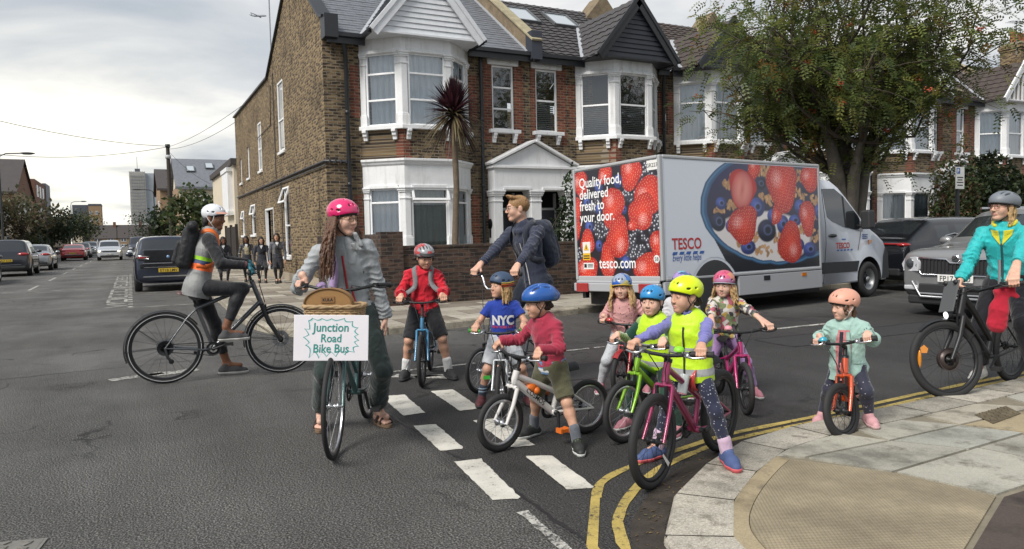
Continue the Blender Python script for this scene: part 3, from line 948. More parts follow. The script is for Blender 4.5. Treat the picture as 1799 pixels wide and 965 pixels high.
# wet leaves and bits lying along the near kerb and on the side street
b=MB();r_=np.random.default_rng(9)
for i in range(420):
 if i<230:
  k=int(r_.integers(8,len(NKs)-2));q=NKs[k]+(NKs[k+1]-NKs[k])*r_.random();q=q+np.array((r_.normal()*.02,abs(r_.normal())*.10+.015))
  if q[0]>12:q[0]=r_.uniform(2.5,8);q[1]=3.72+abs(r_.normal())*.1
  z=.005
 elif i<330:q=np.array((r_.uniform(2.5,12),r_.uniform(4.0,9.5)));z=.003
 else:q=np.array((r_.uniform(2.6,8),r_.uniform(10.9,13.3)));z=.112
 a=r_.uniform(0,6.28);L=r_.uniform(.006,.016)*(1.3 if i>=330 else 1);d=np.array((math.cos(a),math.sin(a)))*L;n=np.array((-d[1],d[0]))*.45
 c=((.10,.062,.025),(.055,.036,.02),(.16,.11,.04),(.075,.07,.03))[int(r_.integers(0,4))]
 b.add([(*(q-d),z),(*(q+n),z+L*.25),(*(q+d),z+L*.1),(*(q-n),z+L*.2)],[(0,1,2,3)],0,False,c)
o=b.build('leaf_litter',vcol_mat('tinted litter',.7));setp(o,kind='stuff')
# ------------------------------------------------------------------ terrace houses
YF,XC=18.64,4.44
M_STOCK=brick_mat('stock brick',(0.225,0.160,0.086),(0.130,0.092,0.054),(0.050,0.036,0.026),(0.27,0.235,0.18))
M_STOCKS=brick_mat('stock brick side',(0.275,0.200,0.108),(0.175,0.124,0.066),(0.070,0.048,0.031),(0.30,0.25,0.175),ms=0.006,stain=0.5)
M_RED=brick_mat('red brick',(0.25,0.085,0.050),(0.175,0.060,0.038),(0.11,0.042,0.030),(0.26,0.20,0.15),stain=0.3)
M_GWALL=brick_mat('garden wall brick',(0.100,0.060,0.044),(0.068,0.044,0.036),(0.036,0.027,0.025),(0.105,0.088,0.074),stain=0.55)
M_WHITE=mat('white masonry paint',(0.74,0.75,0.76),0.6,var=0.10,vscale=2.5,bump=0.15,bscale=40)
def streaks(m,k=.30):
 nt=m.node_tree;p=nt.nodes['Principled BSDF'];src=p.inputs['Base Color'].links[0].from_socket;v=nobj(nt)
 n=nnoise(nt,nmap(nt,v,(9,9,.7)),1.0,5,.65);n2=nnoise(nt,v,1.1,5,.6)
 f=nmath(nt,'MULTIPLY',nramp(nt,n,[(.50,0),(.70,1)]),nramp(nt,n2,[(.42,0),(.65,k*2)]))
 nt.links.new(nmix(nt,f,src,(.30,.28,.23)),p.inputs['Base Color'])
streaks(M_WHITE)
M_WHITEB=brick_mat('white painted brick',(0.72,0.73,0.75),(0.69,0.70,0.72),(0.70,0.71,0.73),(0.62,0.63,0.65),stain=0.1)
M_UPVC=mat('white window frame',(0.80,0.81,0.82),0.35)
M_BOARD=mat('weathered white boards',(0.66,0.68,0.71),0.6,var=0.14,vscale=5)
M_BLACKP=mat('black paint',(0.018,0.020,0.024),0.42)
M_NAVYB=mat('dark stained boards',(0.020,0.023,0.032),0.5,var=0.3,vscale=6)
M_SLATE=mat('slate',(0.155,0.165,0.185),0.55,var=0.32,vscale=5,bump=0.2,bscale=30)
M_TILE=mat('dark concrete tile',(0.060,0.055,0.056),0.6,var=0.3,vscale=6,bump=0.2,bscale=50)
M_TILE2=mat('brown concrete tile',(0.062,0.046,0.040),0.6,var=0.35,vscale=5,bump=0.2,bscale=50)
M_LEAD=mat('lead flashing',(0.36,0.38,0.41),0.5,var=0.2)
M_COPE=mat('lichened coping',(0.33,0.29,0.19),0.9,var=0.45,vscale=4,bump=0.4,bscale=30)
M_RENDER=mat('stained render',(0.20,0.155,0.10),0.9,var=0.55,vscale=4,bump=0.3,bscale=30)
M_GLASS=glass_mat('window glass',(0.95,0.97,0.98),0.13)
M_CURT=mat('net curtain',(0.80,0.86,0.90),0.85,var=0.08,vscale=3)
M_CURT2=mat('green grey curtain',(0.30,0.36,0.33),0.85,var=0.2,vscale=3)
M_BLIND=mat('slatted blind',(0.60,0.63,0.65),0.5)
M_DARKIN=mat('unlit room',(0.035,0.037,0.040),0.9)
M_POT=mat('terracotta',(0.34,0.115,0.06),0.8,var=0.25)
UZ=np.array((0,0,1.0))
def wall_panel(mb,o,ux,L,z0,z1,holes,m=0,depth=0.11,rm=None):
 """flat wall with rectangular openings; holes: (u0, u1, z0, z1)"""
 o,ux=vec(o),unit(ux);inn=-np.cross(ux,UZ)
 us=sorted({0,L,*[h[0]for h in holes],*[h[1]for h in holes]});zs=sorted({z0,z1,*[h[2]for h in holes],*[h[3]for h in holes]})
 P=lambda u,z:o+ux*u+UZ*z
 for a,c in zip(us[:-1],us[1:]):
  for d,e in zip(zs[:-1],zs[1:]):
   mu,mz=(a+c)/2,(d+e)/2
   if any(h[0]<mu<h[1]and h[2]<mz<h[3]for h in holes):continue
   mb.add([P(a,d),P(c,d),P(c,e),P(a,e)],[(0,1,2,3)],m)
 for u0,u1,h0,h1 in holes:
  c=[P(u0,h0),P(u1,h0),P(u1,h1),P(u0,h1)];d=[q+inn*depth for q in c]
  mb.add(c+d,[(0,1,5,4),(1,2,6,5),(2,3,7,6),(3,0,4,7)],m if rm is None else rm)
def window(parent,o,ux,w,h,rails=(0.5,),mull=(),curtain=None,set_in=0.07,fr=0.055,openlight=None,label=None):
 """o: bottom-left corner of the opening on the outer face"""
 o,ux=vec(o),unit(ux);nz=np.cross(ux,UZ);R=np.array([ux,nz,UZ]).T
 P=lambda u,z,d=0:o+ux*u+UZ*z-nz*(set_in+d)
 f=MB();t=0.06
 def bar(u0,u1,z0,z1,d=0.0,th=t):f.box(P((u0+u1)/2,(z0+z1)/2,d),(u1-u0,th,z1-z0),R)
 bar(0,fr,0,h);bar(w-fr,w,0,h);bar(fr,w-fr,0,fr);bar(fr,w-fr,h-fr,h)
 for r_ in rails:bar(fr,w-fr,h*r_-fr*0.45,h*r_+fr*0.45,0.002)
 for q in mull:bar(w*q-fr*0.4,w*q+fr*0.4,fr,h-fr,0.004)
 win=f.build('window',M_UPVC,parent,bevel=0.006)
 if label:win['label']=label
 g=MB();g.add([P(fr*.8,fr*.8,0.005),P(w-fr*.8,fr*.8,0.005),P(w-fr*.8,h-fr*.8,0.005),P(fr*.8,h-fr*.8,0.005)],[(0,1,2,3)])
 g.build('pane',M_GLASS,win)
 if openlight:  # a top light hung open: (z0, z1) as fractions, tilt
  z0,z1,tl=openlight;s=MB()
  ca,sa=math.cos(tl),math.sin(tl)
  hh=(z1-z0)*h
  top=P(0,z1*h,-0.05)
  dn=-UZ*ca+nz*sa;out=nz*ca+UZ*sa
  Rr=np.array([ux,out,-dn]).T
  for(cu,cd,su,sd_)in((w/2,0.03,w,0.06),(w/2,hh-0.03,w,0.06),(0.03,hh/2,0.06,hh-0.12),(w-0.03,hh/2,0.06,hh-0.12)):
   s.box(top+ux*cu+dn*cd,(su,0.05,sd_),Rr)
  so=s.build('open_light',M_UPVC,win,bevel=0.006)
  s.add([top+ux*.05+dn*.05,top+ux*(w-.05)+dn*.05,top+ux*(w-.05)+dn*(hh-.05),top+ux*.05+dn*(hh-.05)],[(3,2,1,0)])
 if curtain:
  kind=curtain[0];c=MB()
  if kind in('net','drape'):
   n=max(24,int(w*60));seed=curtain[2]if len(curtain)>2 else 1;rr=random.Random(seed)
   ph=[rr.uniform(0,6)for _ in range(3)]
   u0,u1=curtain[3]if len(curtain)>3 else(0,1)
   fn=lambda u,v:P((u0+(u1-u0)*u)*w,v*h,0.11+0.035*math.sin(u*w*42+ph[0]+1.2*math.sin(v*2+ph[1]))+0.012*math.sin(u*w*77+ph[2]))
   c.grid(fn,n,6)
   c.build('curtain',curtain[1],win)
   if(u0,u1)!=(0,1):
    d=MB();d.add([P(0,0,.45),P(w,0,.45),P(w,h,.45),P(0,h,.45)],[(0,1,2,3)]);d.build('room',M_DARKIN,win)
  elif kind=='blind':
   z0,z1=curtain[1];n=int((z1-z0)*h/0.055)
   for i in range(n):
    c.box(P(w/2,z0*h+(i+.5)*0.055,0.09),(w-2*fr,0.045,0.005),R@rotax((1,0,0),0.6))
   c.build('blind',M_BLIND,win)
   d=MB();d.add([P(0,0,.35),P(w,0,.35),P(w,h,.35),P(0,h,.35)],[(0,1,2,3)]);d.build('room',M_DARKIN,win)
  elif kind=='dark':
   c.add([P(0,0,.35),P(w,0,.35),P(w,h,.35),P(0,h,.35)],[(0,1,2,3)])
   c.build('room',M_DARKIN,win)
 return win
def sweep(mb,path,prof,m=0,closed_ends=True):
 """moulding: profile [(outward, z)] carried along a plan path, outward is to the path's right"""
 n=len(prof)
 rows=[offset2(path,-d)for d,z in prof]
 V=[(*rows[i][j],prof[i][1])for j in range(len(path))for i in range(n)]
 F=[]
 for j in range(len(path)-1):
  for i in range(n-1):
   F.append((j*n+i,(j+1)*n+i,(j+1)*n+i+1,j*n+i+1))
 mb.add(V,F,m)
 if closed_ends:
  mb.add(V[:n],[tuple(range(n))],m);mb.add(V[-n:],[tuple(range(n))[::-1]],m)
def block_sweep(mb,path,d0,d1,z0,z1,m=0):
 sweep(mb,path,[(d0,z0),(d1,z0),(d1,z1),(d0,z1),(d0,z0)],m,False)
 n=4
 for e in(0,-1):
  q=[offset2(path,-d)[e]for d in(d0,d1)]
  mb.add([(*q[0],z0),(*q[1],z0),(*q[1],z1),(*q[0],z1)],[(0,1,2,3)]if e==0 else[(3,2,1,0)],m)
def corbel(mb,c,out,w=0.11,h=0.26,d=0.16):
 """stepped bracket under a sill; c: top centre on the wall face"""
 c,out=vec(c),unit(out);side=np.cross(UZ,out)
 pr=[(0,0),(d,0),(d,-h*.25),(d*.72,-h*.32),(d*.72,-h*.58),(d*.45,-h*.64),(d*.4,-h),(0,-h)]
 V=[c+out*a+UZ*z-side*w/2 for a,z in pr]+[c+out*a+UZ*z+side*w/2 for a,z in pr]
 n=len(pr)
 mb.add(V,[tuple(range(n)),tuple(range(2*n-1,n-1,-1))]+[(i,i+n,(i+1)%n+n,(i+1)%n)for i in range(n)])
def tile_roof(mb,o,u,v,L,H,rows,cols,lift=0.035,wave=0.018,m=0,clip=None):
 """courses of overlapping tiles: u along the eaves, v up the slope; clip(a, b) keeps a tile"""
 o,u,v=vec(o),unit(u),unit(v);n=np.cross(u,v)
 if n[2]<0:n=-n
 dv=H/rows;du=L/cols;sub=4 if wave else 1
 for j in range(rows):
  b0,b1=j*dv-dv*0.12,(j+1)*dv
  for i in range(cols):
   off=0.5*du if(j%2 and not wave)else 0
   a0=i*du+off
   if clip and not clip(a0+du/2,(b0+b1)/2):continue
   V=[]
   for k in range(sub+1):
    a=min(a0+du*k/sub*(0.985 if not wave else 1.0),L)
    w=wave*math.sin(2*PI*k/sub)if wave else 0
    jit=0.004*math.sin(i*7.3+j*3.1)
    V+=[o+u*a+v*b0+n*(lift+w+jit),o+u*a+v*b1+n*(0.004+w*0.8)]
    V+=[o+u*a+v*b0+n*(lift*0.1+w*.5)]
   F=[]
   for k in range(sub):
    F+=[(3*k,3*k+3,3*k+4,3*k+1),(3*k+2,3*k+5,3*k+3,3*k)]
   mb.add(V,F,m,False)
def bay_path(cx,sgn=1,half=1.5,fr=0.665,p=0.80):
 return[(cx-half,YF),(cx-fr,YF-p),(cx+fr,YF-p),(cx+half,YF)]
def bay_piers(mb,path,z0,z1,zc,r=0.15,cap=True,m=0):
 """white corner piers with moulded capitals and plinths, and half piers against the wall"""
 P=[vec(q)for q in path]
 for j in range(4):
  t0=unit(P[j]-P[j-1])if j else unit(P[1]-P[0]);t1=unit(P[j+1]-P[j])if j<3 else unit(P[3]-P[2])
  def plan(g):
   a=P[j]-t0*(r+g)if j else P[j];c=P[j]+t1*(r+g)if j<3 else P[j]
   n0=np.array((t0[1],-t0[0]));n1=np.array((t1[1],-t1[0]));mm=unit(n0+n1)
   out=[a+n0*g]if j else[]
   out+=[P[j]+mm*g/max(.5,mm@n0)]if 0<j<3 else([P[j]+n1*g]if j==0 else[P[j]+n0*g])
   out+=[c+n1*g]if j<3 else[]
   back=[c-n1*0.16,P[j]-mm*0.18,a-n0*0.16]if 0<j<3 else([c-n1*.16,P[j]-n1*.16]if j==0 else[P[j]-n0*.16,a-n0*.16])
   return out+back
  def lift(g,a,c):
   q=plan(g);n=len(q)
   V=[(*x,a)for x in q]+[(*x,c)for x in q]
   mb.add(V,[tuple(range(n))[::-1],tuple(range(n,2*n))]+[(i,(i+1)%n,n+(i+1)%n,n+i)for i in range(n)],m)
  lift(0.0,z0,z1)
  if cap:
   lift(0.035,z0,z0+0.26);lift(0.02,z0+.26,z0+.30)
   for g,a,c in((0.02,zc-.30,zc-.26),(0.03,zc-.13,zc-.09),(0.05,zc-.09,zc-.04),(0.07,zc-.04,zc)):lift(g,a,c)
def bay_windows(parent,path,z0,z1,rails,cur,r=0.15,openl=None):
 P=[vec((*q,0))for q in path]
 for j in range(3):
  t=unit(P[j+1]-P[j]);L=np.linalg.norm(P[j+1]-P[j])
  a=r+(0.02 if j else 0.0);w=L-r-a-(0.0 if j==2 else 0.02)*0
  window(parent,P[j]+t*a+UZ*z0,t,w,z1-z0,rails,(),cur[j],set_in=0.06,openlight=openl[j]if openl else None)
def gable(parent,cx,half,zb,rise,yf,yb,boards,barge,style):
 """gable over the bay: boarded triangle, barge boards and a soffit"""
 o=(cx,yf,zb)
 b=MB();w=half-0.16;h=rise*w/half
 b.prism([(-w,0),(w,0),(0,h)],(cx,yf+0.10,zb),(1,0,0),(0,0,1),0.10)
 if style in('ship','dark'):
  nb=int(h/0.13)
  for i in range(nb):
   z=i*h/nb;hw=w*(1-z/h)
   hw2=w*(1-(z+h/nb)/h)
   b.add([(cx-hw,yf+0.065,zb+z),(cx+hw,yf+0.065,zb+z),(cx+hw2,yf+0.088,zb+z+h/nb-0.008),(cx-hw2,yf+0.088,zb+z+h/nb-0.008)],[(0,1,2,3)])
   b.add([(cx-hw,yf+0.092,zb+z),(cx+hw,yf+0.092,zb+z),(cx+hw,yf+0.065,zb+z),(cx-hw,yf+0.065,zb+z)],[(0,1,2,3)])
 g=b.build('gable_boards',boards,parent)
 if style=='timber':
  t=MB()
  for i in range(-3,4):
   x=i*w/4;t.bb((cx+x-.045,yf+.05,zb),(cx+x+.045,yf+.098,zb+h*(1-abs(x)/w)))
  t.build('timber_strip',M_WHITE,parent)
 b=MB();L=math.hypot(half,rise)+0.12
 for sgn in(-1,1):
  d=unit((-sgn*half,0,rise));up=unit((sgn*rise,0,half))
  R=np.array([d,(0,1,0),up]).T
  c0=vec((cx+sgn*(half+0.02),yf,zb-0.03))+d*L/2
  b.box(c0-up*0.06,(L,0.05,0.26),R)
  b.box(c0+up*0.03-vec((0,0.03,0)),(L,0.05,0.11),R)
 b.build('barge_board',barge,parent,bevel=0.008)
 b=MB();b.bb((cx-half,yf+.02,zb-0.05),(cx+half,YF-.01,zb-0.005));b.build('soffit',barge,parent)
def gable_roof(parent,cx,half,zb,rise,yf,roofm,slope_y0,slope_z0,slope,rows,cols,wave,lead=True):
 """two small slopes running back from the gable into the main roof"""
 ridge=zb+rise
 yb=slope_y0+(ridge-slope_z0)/slope
 b=MB();
 for sgn in(-1,1):
  o=vec((cx+sgn*(half+.06),yf-0.05,zb-0.03));v=unit((-sgn*half,0,rise));H=math.hypot(half,rise)+.06
  L=yb-yf+0.1
  u=np.array((0,1.0,0))
  yend=lambda q:slope_y0+(zb+q*rise/H-slope_z0)/slope-(yf-.05)+.15
  tile_roof(b,o,u,v,L,H,rows,cols,0.03,wave,0,clip=lambda a,q:a<yend(q))
 b.build('gable_tiles',roofm,parent)
 if lead:
  b=MB()
  for sgn in(-1,1):
   P0=vec((cx+sgn*half,slope_y0+(zb-slope_z0)/slope,zb+.06));P1=vec((cx,yb,ridge+.06))
   d=unit(P1-P0);s=unit(np.cross(d,UZ));L=np.linalg.norm(P1-P0)
   b.box((P0+P1)/2,(L,0.16,0.03),np.array([d,s,np.cross(d,s)]).T)
   if sgn<0:pass
  b.build('valley_flashing',M_LEAD,parent)
SL=0.70;EZ=6.42;RY=22.2;RZ=EZ+SL*(RY-(YF-0.28))
def house(name,label,x0,x1,bay_left,roofm,wave,gstyle,curt,flat,ground='white',side=False,axis_gap=0.5,gboards=None,barge=None,rise=1.6,skylights=(),ghalf=1.42,fullground=True):
 t=thing(name,label,'house',(0,0,0))
 W=x1-x0
 cx=x0+0.3+1.52 if bay_left else x1-0.3-1.52
 if side:cx=x0+2.42
 path=bay_path(cx)
 fx0,fx1=flat
 dx=(x1-1.15,x1-0.45)if bay_left else(x0+0.45,x0+1.15)
 # front wall
 holes=[(fx0-x0,fx1-x0,4.32,6.10)]
 door=(x1-1.15,x1-0.25)if bay_left else(x0+0.25,x0+1.15)
 holes.append((door[0]-x0,door[1]-x0,0.1,2.62))
 b=MB()
 wall_panel(b,(x0,YF,0),(1,0,0),W,0.0,EZ,holes,0,0.11)
 b.build('front_wall',M_STOCK,t)
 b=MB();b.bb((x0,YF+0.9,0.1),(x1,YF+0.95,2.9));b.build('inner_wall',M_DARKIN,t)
 b=MB();b.bb((x0+.01,YF+8.5,0),(x1,YF+8.6,EZ));b.build('rear_wall',M_STOCK,t)
 # red dressings beside the flat window, its lintel and sill
 for a,c in((fx0-0.30,fx0-0.003),(fx1+0.003,fx1+0.30)):
  a,c=max(a,x0+.01),min(c,x1-.01)
  b=MB();b.bb((a,YF-0.012,3.95),(c,YF+0.0,6.12));b.build('red_brick_dressing',M_RED,t)
 for x in(path[0][0]-.26,path[3][0]+.03):
  for za,zb in((4.45,5.75),(1.1,2.5)):b=MB();b.bb((x,YF-0.012,za),(x+0.23,YF,zb));b.build('red_brick_dressing',M_RED,t)
 b=MB()
 b.bb((fx0-.14,YF-.055,6.10),(fx1+.14,YF+.02,6.36));b.bb((fx0-.08,YF-.075,6.14),(fx1+.08,YF-.05,6.22))
 b.build('lintel',M_WHITE,t,bevel=0.012)
 b=MB();b.bb((fx0-.13,YF-.17,4.22),(fx1+.13,YF+.08,4.32))
 for x in(fx0+.02,fx1-.02):corbel(b,(x,YF,4.22),(0,-1,0))
 b.build('sill',M_WHITE,t,bevel=0.01)
 window(t,(fx0,YF,4.32),(1,0,0),fx1-fx0,1.78,*curt['flat'])
 # bay: brick apron, sill, piers, windows, frieze on both storeys
 b=MB()
 sweep(b,path,[(0,3.34),(0,4.16)],0,False);b.build('bay_wall',M_STOCK,t);b=MB();sweep(b,path,[(0,0.0),(0,1.02)],0,False)
 b.build('bay_wall',M_STOCK if ground=='white' else M_WHITEB,t)
 for j in(1,2):
  q=vec(path[j]);a=q+unit(vec(path[j-1])-q)*.2;c=q+unit(vec(path[j+1])-q)*.2
  b=MB();sweep(b,[a,q,c],[(0.006,3.36),(0.006,4.14)],0,False);b.build('bay_quoins',M_RED,t)
 b=MB()
 block_sweep(b,path,-0.15,0.13,4.10,4.20)
 for j in range(3):
  A,C=vec(path[j]),vec(path[j+1]);tt=unit(C-A);out=(tt[1],-tt[0],0)
  for f in((0.12,0.82)if j!=1 else(0.10,0.90)):
   corbel(b,(*(A+(C-A)*f),4.10),out)
 b.build('bay_sill',M_WHITE,t,bevel=0.01)
 b=MB()
 block_sweep(b,path,-0.16,0.012,6.00,6.42)
 sweep(b,path,[(0.01,6.00),(0.03,6.02),(0.03,6.08),(0.01,6.12)],0,False)
 for j in range(3):
  A,C=vec(path[j]),vec(path[j+1]);tt=unit(C-A);L=np.linalg.norm(C-A)
  block_sweep(b,[A+tt*.17,C-tt*.17],0.0,0.05,6.01,6.09)
 bay_piers(b,path,4.20,6.02,6.03)
 b.build('upper_bay',M_WHITE,t,bevel=0.008)
 bay_windows(t,path,4.20,6.02,curt['rails'][0],curt['upper'])
 b=MB()
 block_sweep(b,path,-0.16,0.012,2.62,3.36)
 sweep(b,path,[(0.012,3.20),(0.05,3.24),(0.07,3.30),(0.10,3.31),(0.10,3.37),(-0.1,3.39)],0,False)
 for j in range(3):
  A,C=vec(path[j]),vec(path[j+1]);tt=unit(C-A)
  block_sweep(b,[A+tt*.17,C-tt*.17],0.0,0.05,2.63,2.71)
 bay_piers(b,path,1.12,2.64,2.66)
 block_sweep(b,path,-0.15,0.10,1.02,1.12)
 b.build('ground_bay',M_WHITE,t,bevel=0.008)
 bay_windows(t,path,1.12,2.64,curt['rails'][1],curt['ground'],openl=curt.get('open'))
 # roof
 b=MB()
 eY=YF-0.28;H=math.hypot(RY-eY,RZ-EZ);v=unit((0,RY-eY,RZ-EZ))
 g0,g1=cx-ghalf,cx+ghalf;gz=6.42
 def keep(a,q):
  x=x0+a;z=EZ+q*v[2];y=eY+q*v[1]
  if abs(x-cx)<ghalf and z<gz+rise*(1-abs(x-cx)/ghalf)-.05:return False
  for(sx,sw,sq,sh)in skylights:
   if sx-.03<a<sx+sw+.03 and sq-.03<q<sq+sh+.03:return False
  return True
 rows=19 if wave else 26
 tile_roof(b,(x0,eY,EZ),(1,0,0),v,W,H,rows,int(W/(0.30 if wave else 0.26)),0.034 if wave else 0.014,0.016 if wave else 0,0,clip=keep)
 n=np.cross((1,0,0),v)
 b.build('roof',roofm,t)
 b=MB()  # underside, rear slope and party gables close the roof
 b.add([(x0+.01,eY+.1,EZ+.02),(x1-.01,eY+.1,EZ+.02),(x1-.01,RY,RZ-.06),(x0+.01,RY,RZ-.06)],[(0,1,2,3)])
 b.add([(x0+.01,RY,RZ),(x1-.01,RY,RZ),(x1-.01,RY+4.5,RZ-2.45),(x0+.01,RY+4.5,RZ-2.45)],[(0,1,2,3)])
 b.build('roof_lining',M_TILE,t)
 gable(t,cx,ghalf,gz,rise,YF-1.10,YF,gboards,barge,gstyle)
 gable_roof(t,cx,ghalf,gz,rise,YF-1.10,roofm,eY,EZ,SL,11 if not wave else 8,12 if not wave else 9,0.016 if wave else 0)
 for a,c in((x0+.05,g0+0.05),(g1-.05,x1-.05)):
  if c-a>.2:
   b=MB();b.bb((a,eY-.10,EZ-.06),(c,eY+.0,EZ+.04));b.bb((a,eY-.02,EZ-.22),(c,eY+.02,EZ-.06));b.build('gutter',M_BLACKP,t)
 for sgn in(-1,1):
  x=cx+sgn*(ghalf+.03)
  b=MB();b.bb((x-.05,YF-1.0,gz-.07),(x+.05,eY,gz+.02));b.build('gable_gutter',M_BLACKP,t)
 for(sx,sw,sq,sh)in skylights:
  o=vec((x0,eY,EZ))+n*0.05
  b=MB();R=np.array([(1,0,0),v,n]).T
  c=o+vec((sx+sw/2,0,0))+v*(sq+sh/2)
  for(cu,cv,su,sv)in((0,sh/2,sw,.07),(0,-sh/2,sw,.07),(sw/2,0,.07,sh),(-sw/2,0,.07,sh)):
   b.box(c+R@vec((cu,cv,0)),(su,sv,.09),R)
  sk=b.build('skylight',mat('skylight frame',(.10,.105,.11),.4),t)
  b=MB();b.box(c,(sw-.08,sv if False else sh-.08,.03),R);b.build('pane',mat('skylight glass',(.42,.47,.50),.08,coat=1.0),sk)
 return t,cx,path
NETS=lambda s:('net',M_CURT,s)
DARK=('dark',)
c1=dict(flat=((0.33,0.66),(),DARK),upper=[NETS(1),NETS(2),NETS(3)],ground=[NETS(4),('drape',M_CURT2,5),NETS(6)],rails=((0.36,0.72),(0.76,)),
          open=[None,(0.77,1.0,0.35),None])
h1,cx1,path1=house('end_house','corner brick house with white boarded gable over its bay and a long side wall',XC,10.28,True,M_SLATE,False,'ship',c1,(9.08,9.76),side=True,
                       gboards=M_BOARD,barge=M_BOARD,rise=1.77,ghalf=1.47)
BL=lambda a,b_:('blind',(a,b_))
c2=dict(flat=((0.5,),(),BL(0.0,0.5)),upper=[BL(0.0,.5),BL(0.0,.5),BL(0.0,.5)],ground=[NETS(7),NETS(8),NETS(9)],rails=((0.5,),(0.7,)))
h2,cx2,path2=house('terraced_house','terraced house with a black boarded gable, skylights and slatted window blinds',10.285,15.13,False,M_TILE,True,'dark',c2,(10.46,11.18),ground='painted',
                       gboards=M_NAVYB,barge=M_BLACKP,rise=1.70,skylights=((0.55,0.95,2.75,1.15),(2.05,0.9,2.75,1.05)),ghalf=1.40)
c3=dict(flat=((0.5,),(),NETS(10)),upper=[('drape',M_CURT,11),NETS(12),NETS(13)],ground=[NETS(14),NETS(15),NETS(16)],rails=((0.66,),(0.4,)))
h3,cx3,_p=house('terraced_house','terraced house with dark gable and white bay left of the rowan crown, behind the van',15.135,20.0,True,M_TILE2,True,'dark',c3,(18.72,19.42),
     gboards=M_NAVYB,barge=M_BLACKP,rise=1.5)
h4,cx4,_p=house('terraced_house','terraced house mostly hidden by the rowan crown with white gable trim',20.005,24.85,False,M_TILE2,True,'timber',c3,(20.55,21.25),
     gboards=M_TILE2,barge=M_WHITE,rise=1.5)
c5=dict(flat=((0.5,),(),NETS(17)),upper=[NETS(18),NETS(19),NETS(20)],ground=[('drape',M_CURT,21),('drape',M_CURT,22),NETS(23)],rails=((0.5,),(0.35,)))
h5,cx5,_p=house('terraced_house','terraced house with white ground floor bay seen between rowan trunk and hedge',24.855,29.70,True,M_TILE2,True,'timber',c5,(28.15,28.8),
     gboards=M_TILE2,barge=M_WHITE,rise=1.5)
h6,cx6,_p=house('terraced_house','terraced house with half timbered white gable behind the hedge',29.705,34.55,False,M_TILE2,True,'timber',c5,(30.0,30.55),
     gboards=mat('gable panel',(.22,.19,.16),.8),barge=M_WHITE,rise=1.55,ghalf=1.35)
h7,cx7,_p=house('terraced_house','last terraced house at the right edge with brick chimney and clay pots',34.555,39.4,True,M_TILE2,True,'timber',c5,(37.9,38.5),
     gboards=M_TILE2,barge=M_WHITE,rise=1.5)
h8,cx8,_p=house('terraced_house','terraced house beyond the right edge of the row',39.405,44.25,False,M_TILE2,True,'timber',c5,(39.9,40.5),
     gboards=M_TILE2,barge=M_WHITE,rise=1.5)
# long side wall of the corner house
def P_side(Y):return 35.8-Y
b=MB()
sh=[(P_side(25.0),P_side(24.05),4.22,6.42),(P_side(29.3),P_side(28.55),3.98,5.75),(P_side(32.35),P_side(31.75),3.95,5.2),(P_side(34.6),P_side(34.1),3.9,4.95),
      (P_side(34.75),P_side(33.9),1.62,2.68),(P_side(31.9),P_side(30.7),1.62,2.82),(P_side(28.25),P_side(26.55),0.12,2.52),(P_side(24.7),P_side(23.65),0.85,3.05)]
wall_panel(b,(XC,35.8,0),(0,-1,0),35.8-YF-0.012,0.0,6.42,sh,0,0.10)
# parapet and gable above
gp=[(18.63,6.42),(18.36,6.80),(18.66,6.86),(RY,RZ+.16),(26.7,6.93),(35.8,6.93),(35.8,6.42)]
for x,rev in((XC,False),(XC+0.22,True)):
 V=[(x,y,z)for y,z in gp];F=[tuple(range(len(gp)))]
 if not rev:F=[f[::-1]for f in F]
 b.add(V,F)
b.add([(XC,35.8,0),(XC+4,35.8,0),(XC+4,35.8,6.93),(XC,35.8,6.93)],[(3,2,1,0)])
b.add([(XC+4,35.8,0),(XC+4,22,0),(XC+4,22,6.5),(XC+4,35.8,6.93)],[(0,1,2,3)])
b.add([(XC+.2,26.8,6.6),(XC+4,26.8,6.6),(XC+4,35.7,6.6),(XC+.2,35.7,6.6)],[(0,1,2,3)])
b.build('side_wall',M_STOCKS,h1)
b=MB()
for(ya,za),(yb_,zb_)in zip(gp[1:-1],gp[2:]):
 d=unit((0,yb_-ya,zb_-za));L=math.hypot(yb_-ya,zb_-za)
 if L<.1 or(za>6.92 and zb_<6.5):continue
 b.box((XC+.09,(ya+yb_)/2,(za+zb_)/2+.03),(0.34,L,0.06),np.array([(1,0,0),d,np.cross((1,0,0),d)]).T)
b.build('coping',M_BLACKP,h1)
b=MB();b.bb((XC-.035,18.2,6.30),(XC+.3,18.62,6.86));b.build('eaves_block',M_BLACKP,h1)
sides=[((25.0,4.22),.95,2.2,DARK),((29.3,3.98),.75,1.77,DARK),((32.35,3.95),.6,1.25,DARK),((34.6,3.9),.5,1.05,DARK),
         ((34.75,1.62),.85,1.06,NETS(30)),((31.9,1.62),1.2,1.2,NETS(31)),((24.7,.85),1.05,2.2,NETS(32))]
for k,((y,z),w,h,cu)in enumerate(sides):
 window(h1,(XC,y,z),(0,-1,0),w,h,(0.45,)if h>1.3 else(0.6,),(),cu,set_in=0.03 if k in(0,1)else 0.07,openlight=(0.66,1.0,0.22)if k in(4,5)else((0.76,1.0,0.35)if k==6 else None))
for(y,z),w,h,cu in sides:b=MB();b.bb((XC-.06,y-w-.06,z-.09),(XC+.08,y+.06,z-.002));b.build('sill',M_WHITE,h1,bevel=.01)
b=MB();b.bb((XC+.35,26.5,.1),(XC+.4,28.3,2.6));b.build('side_door',mat('white door',(.66,.67,.72),.4),h1)
b=MB()
for y0_,y1_ in((28.2,28.25),(26.55,26.6)):b.bb((XC-.012,y0_,.12),(XC+.09,y1_,2.52))
b.bb((XC-.012,26.6,2.46),(XC+.09,28.2,2.52));b.build('door_frame',M_UPVC,h1)
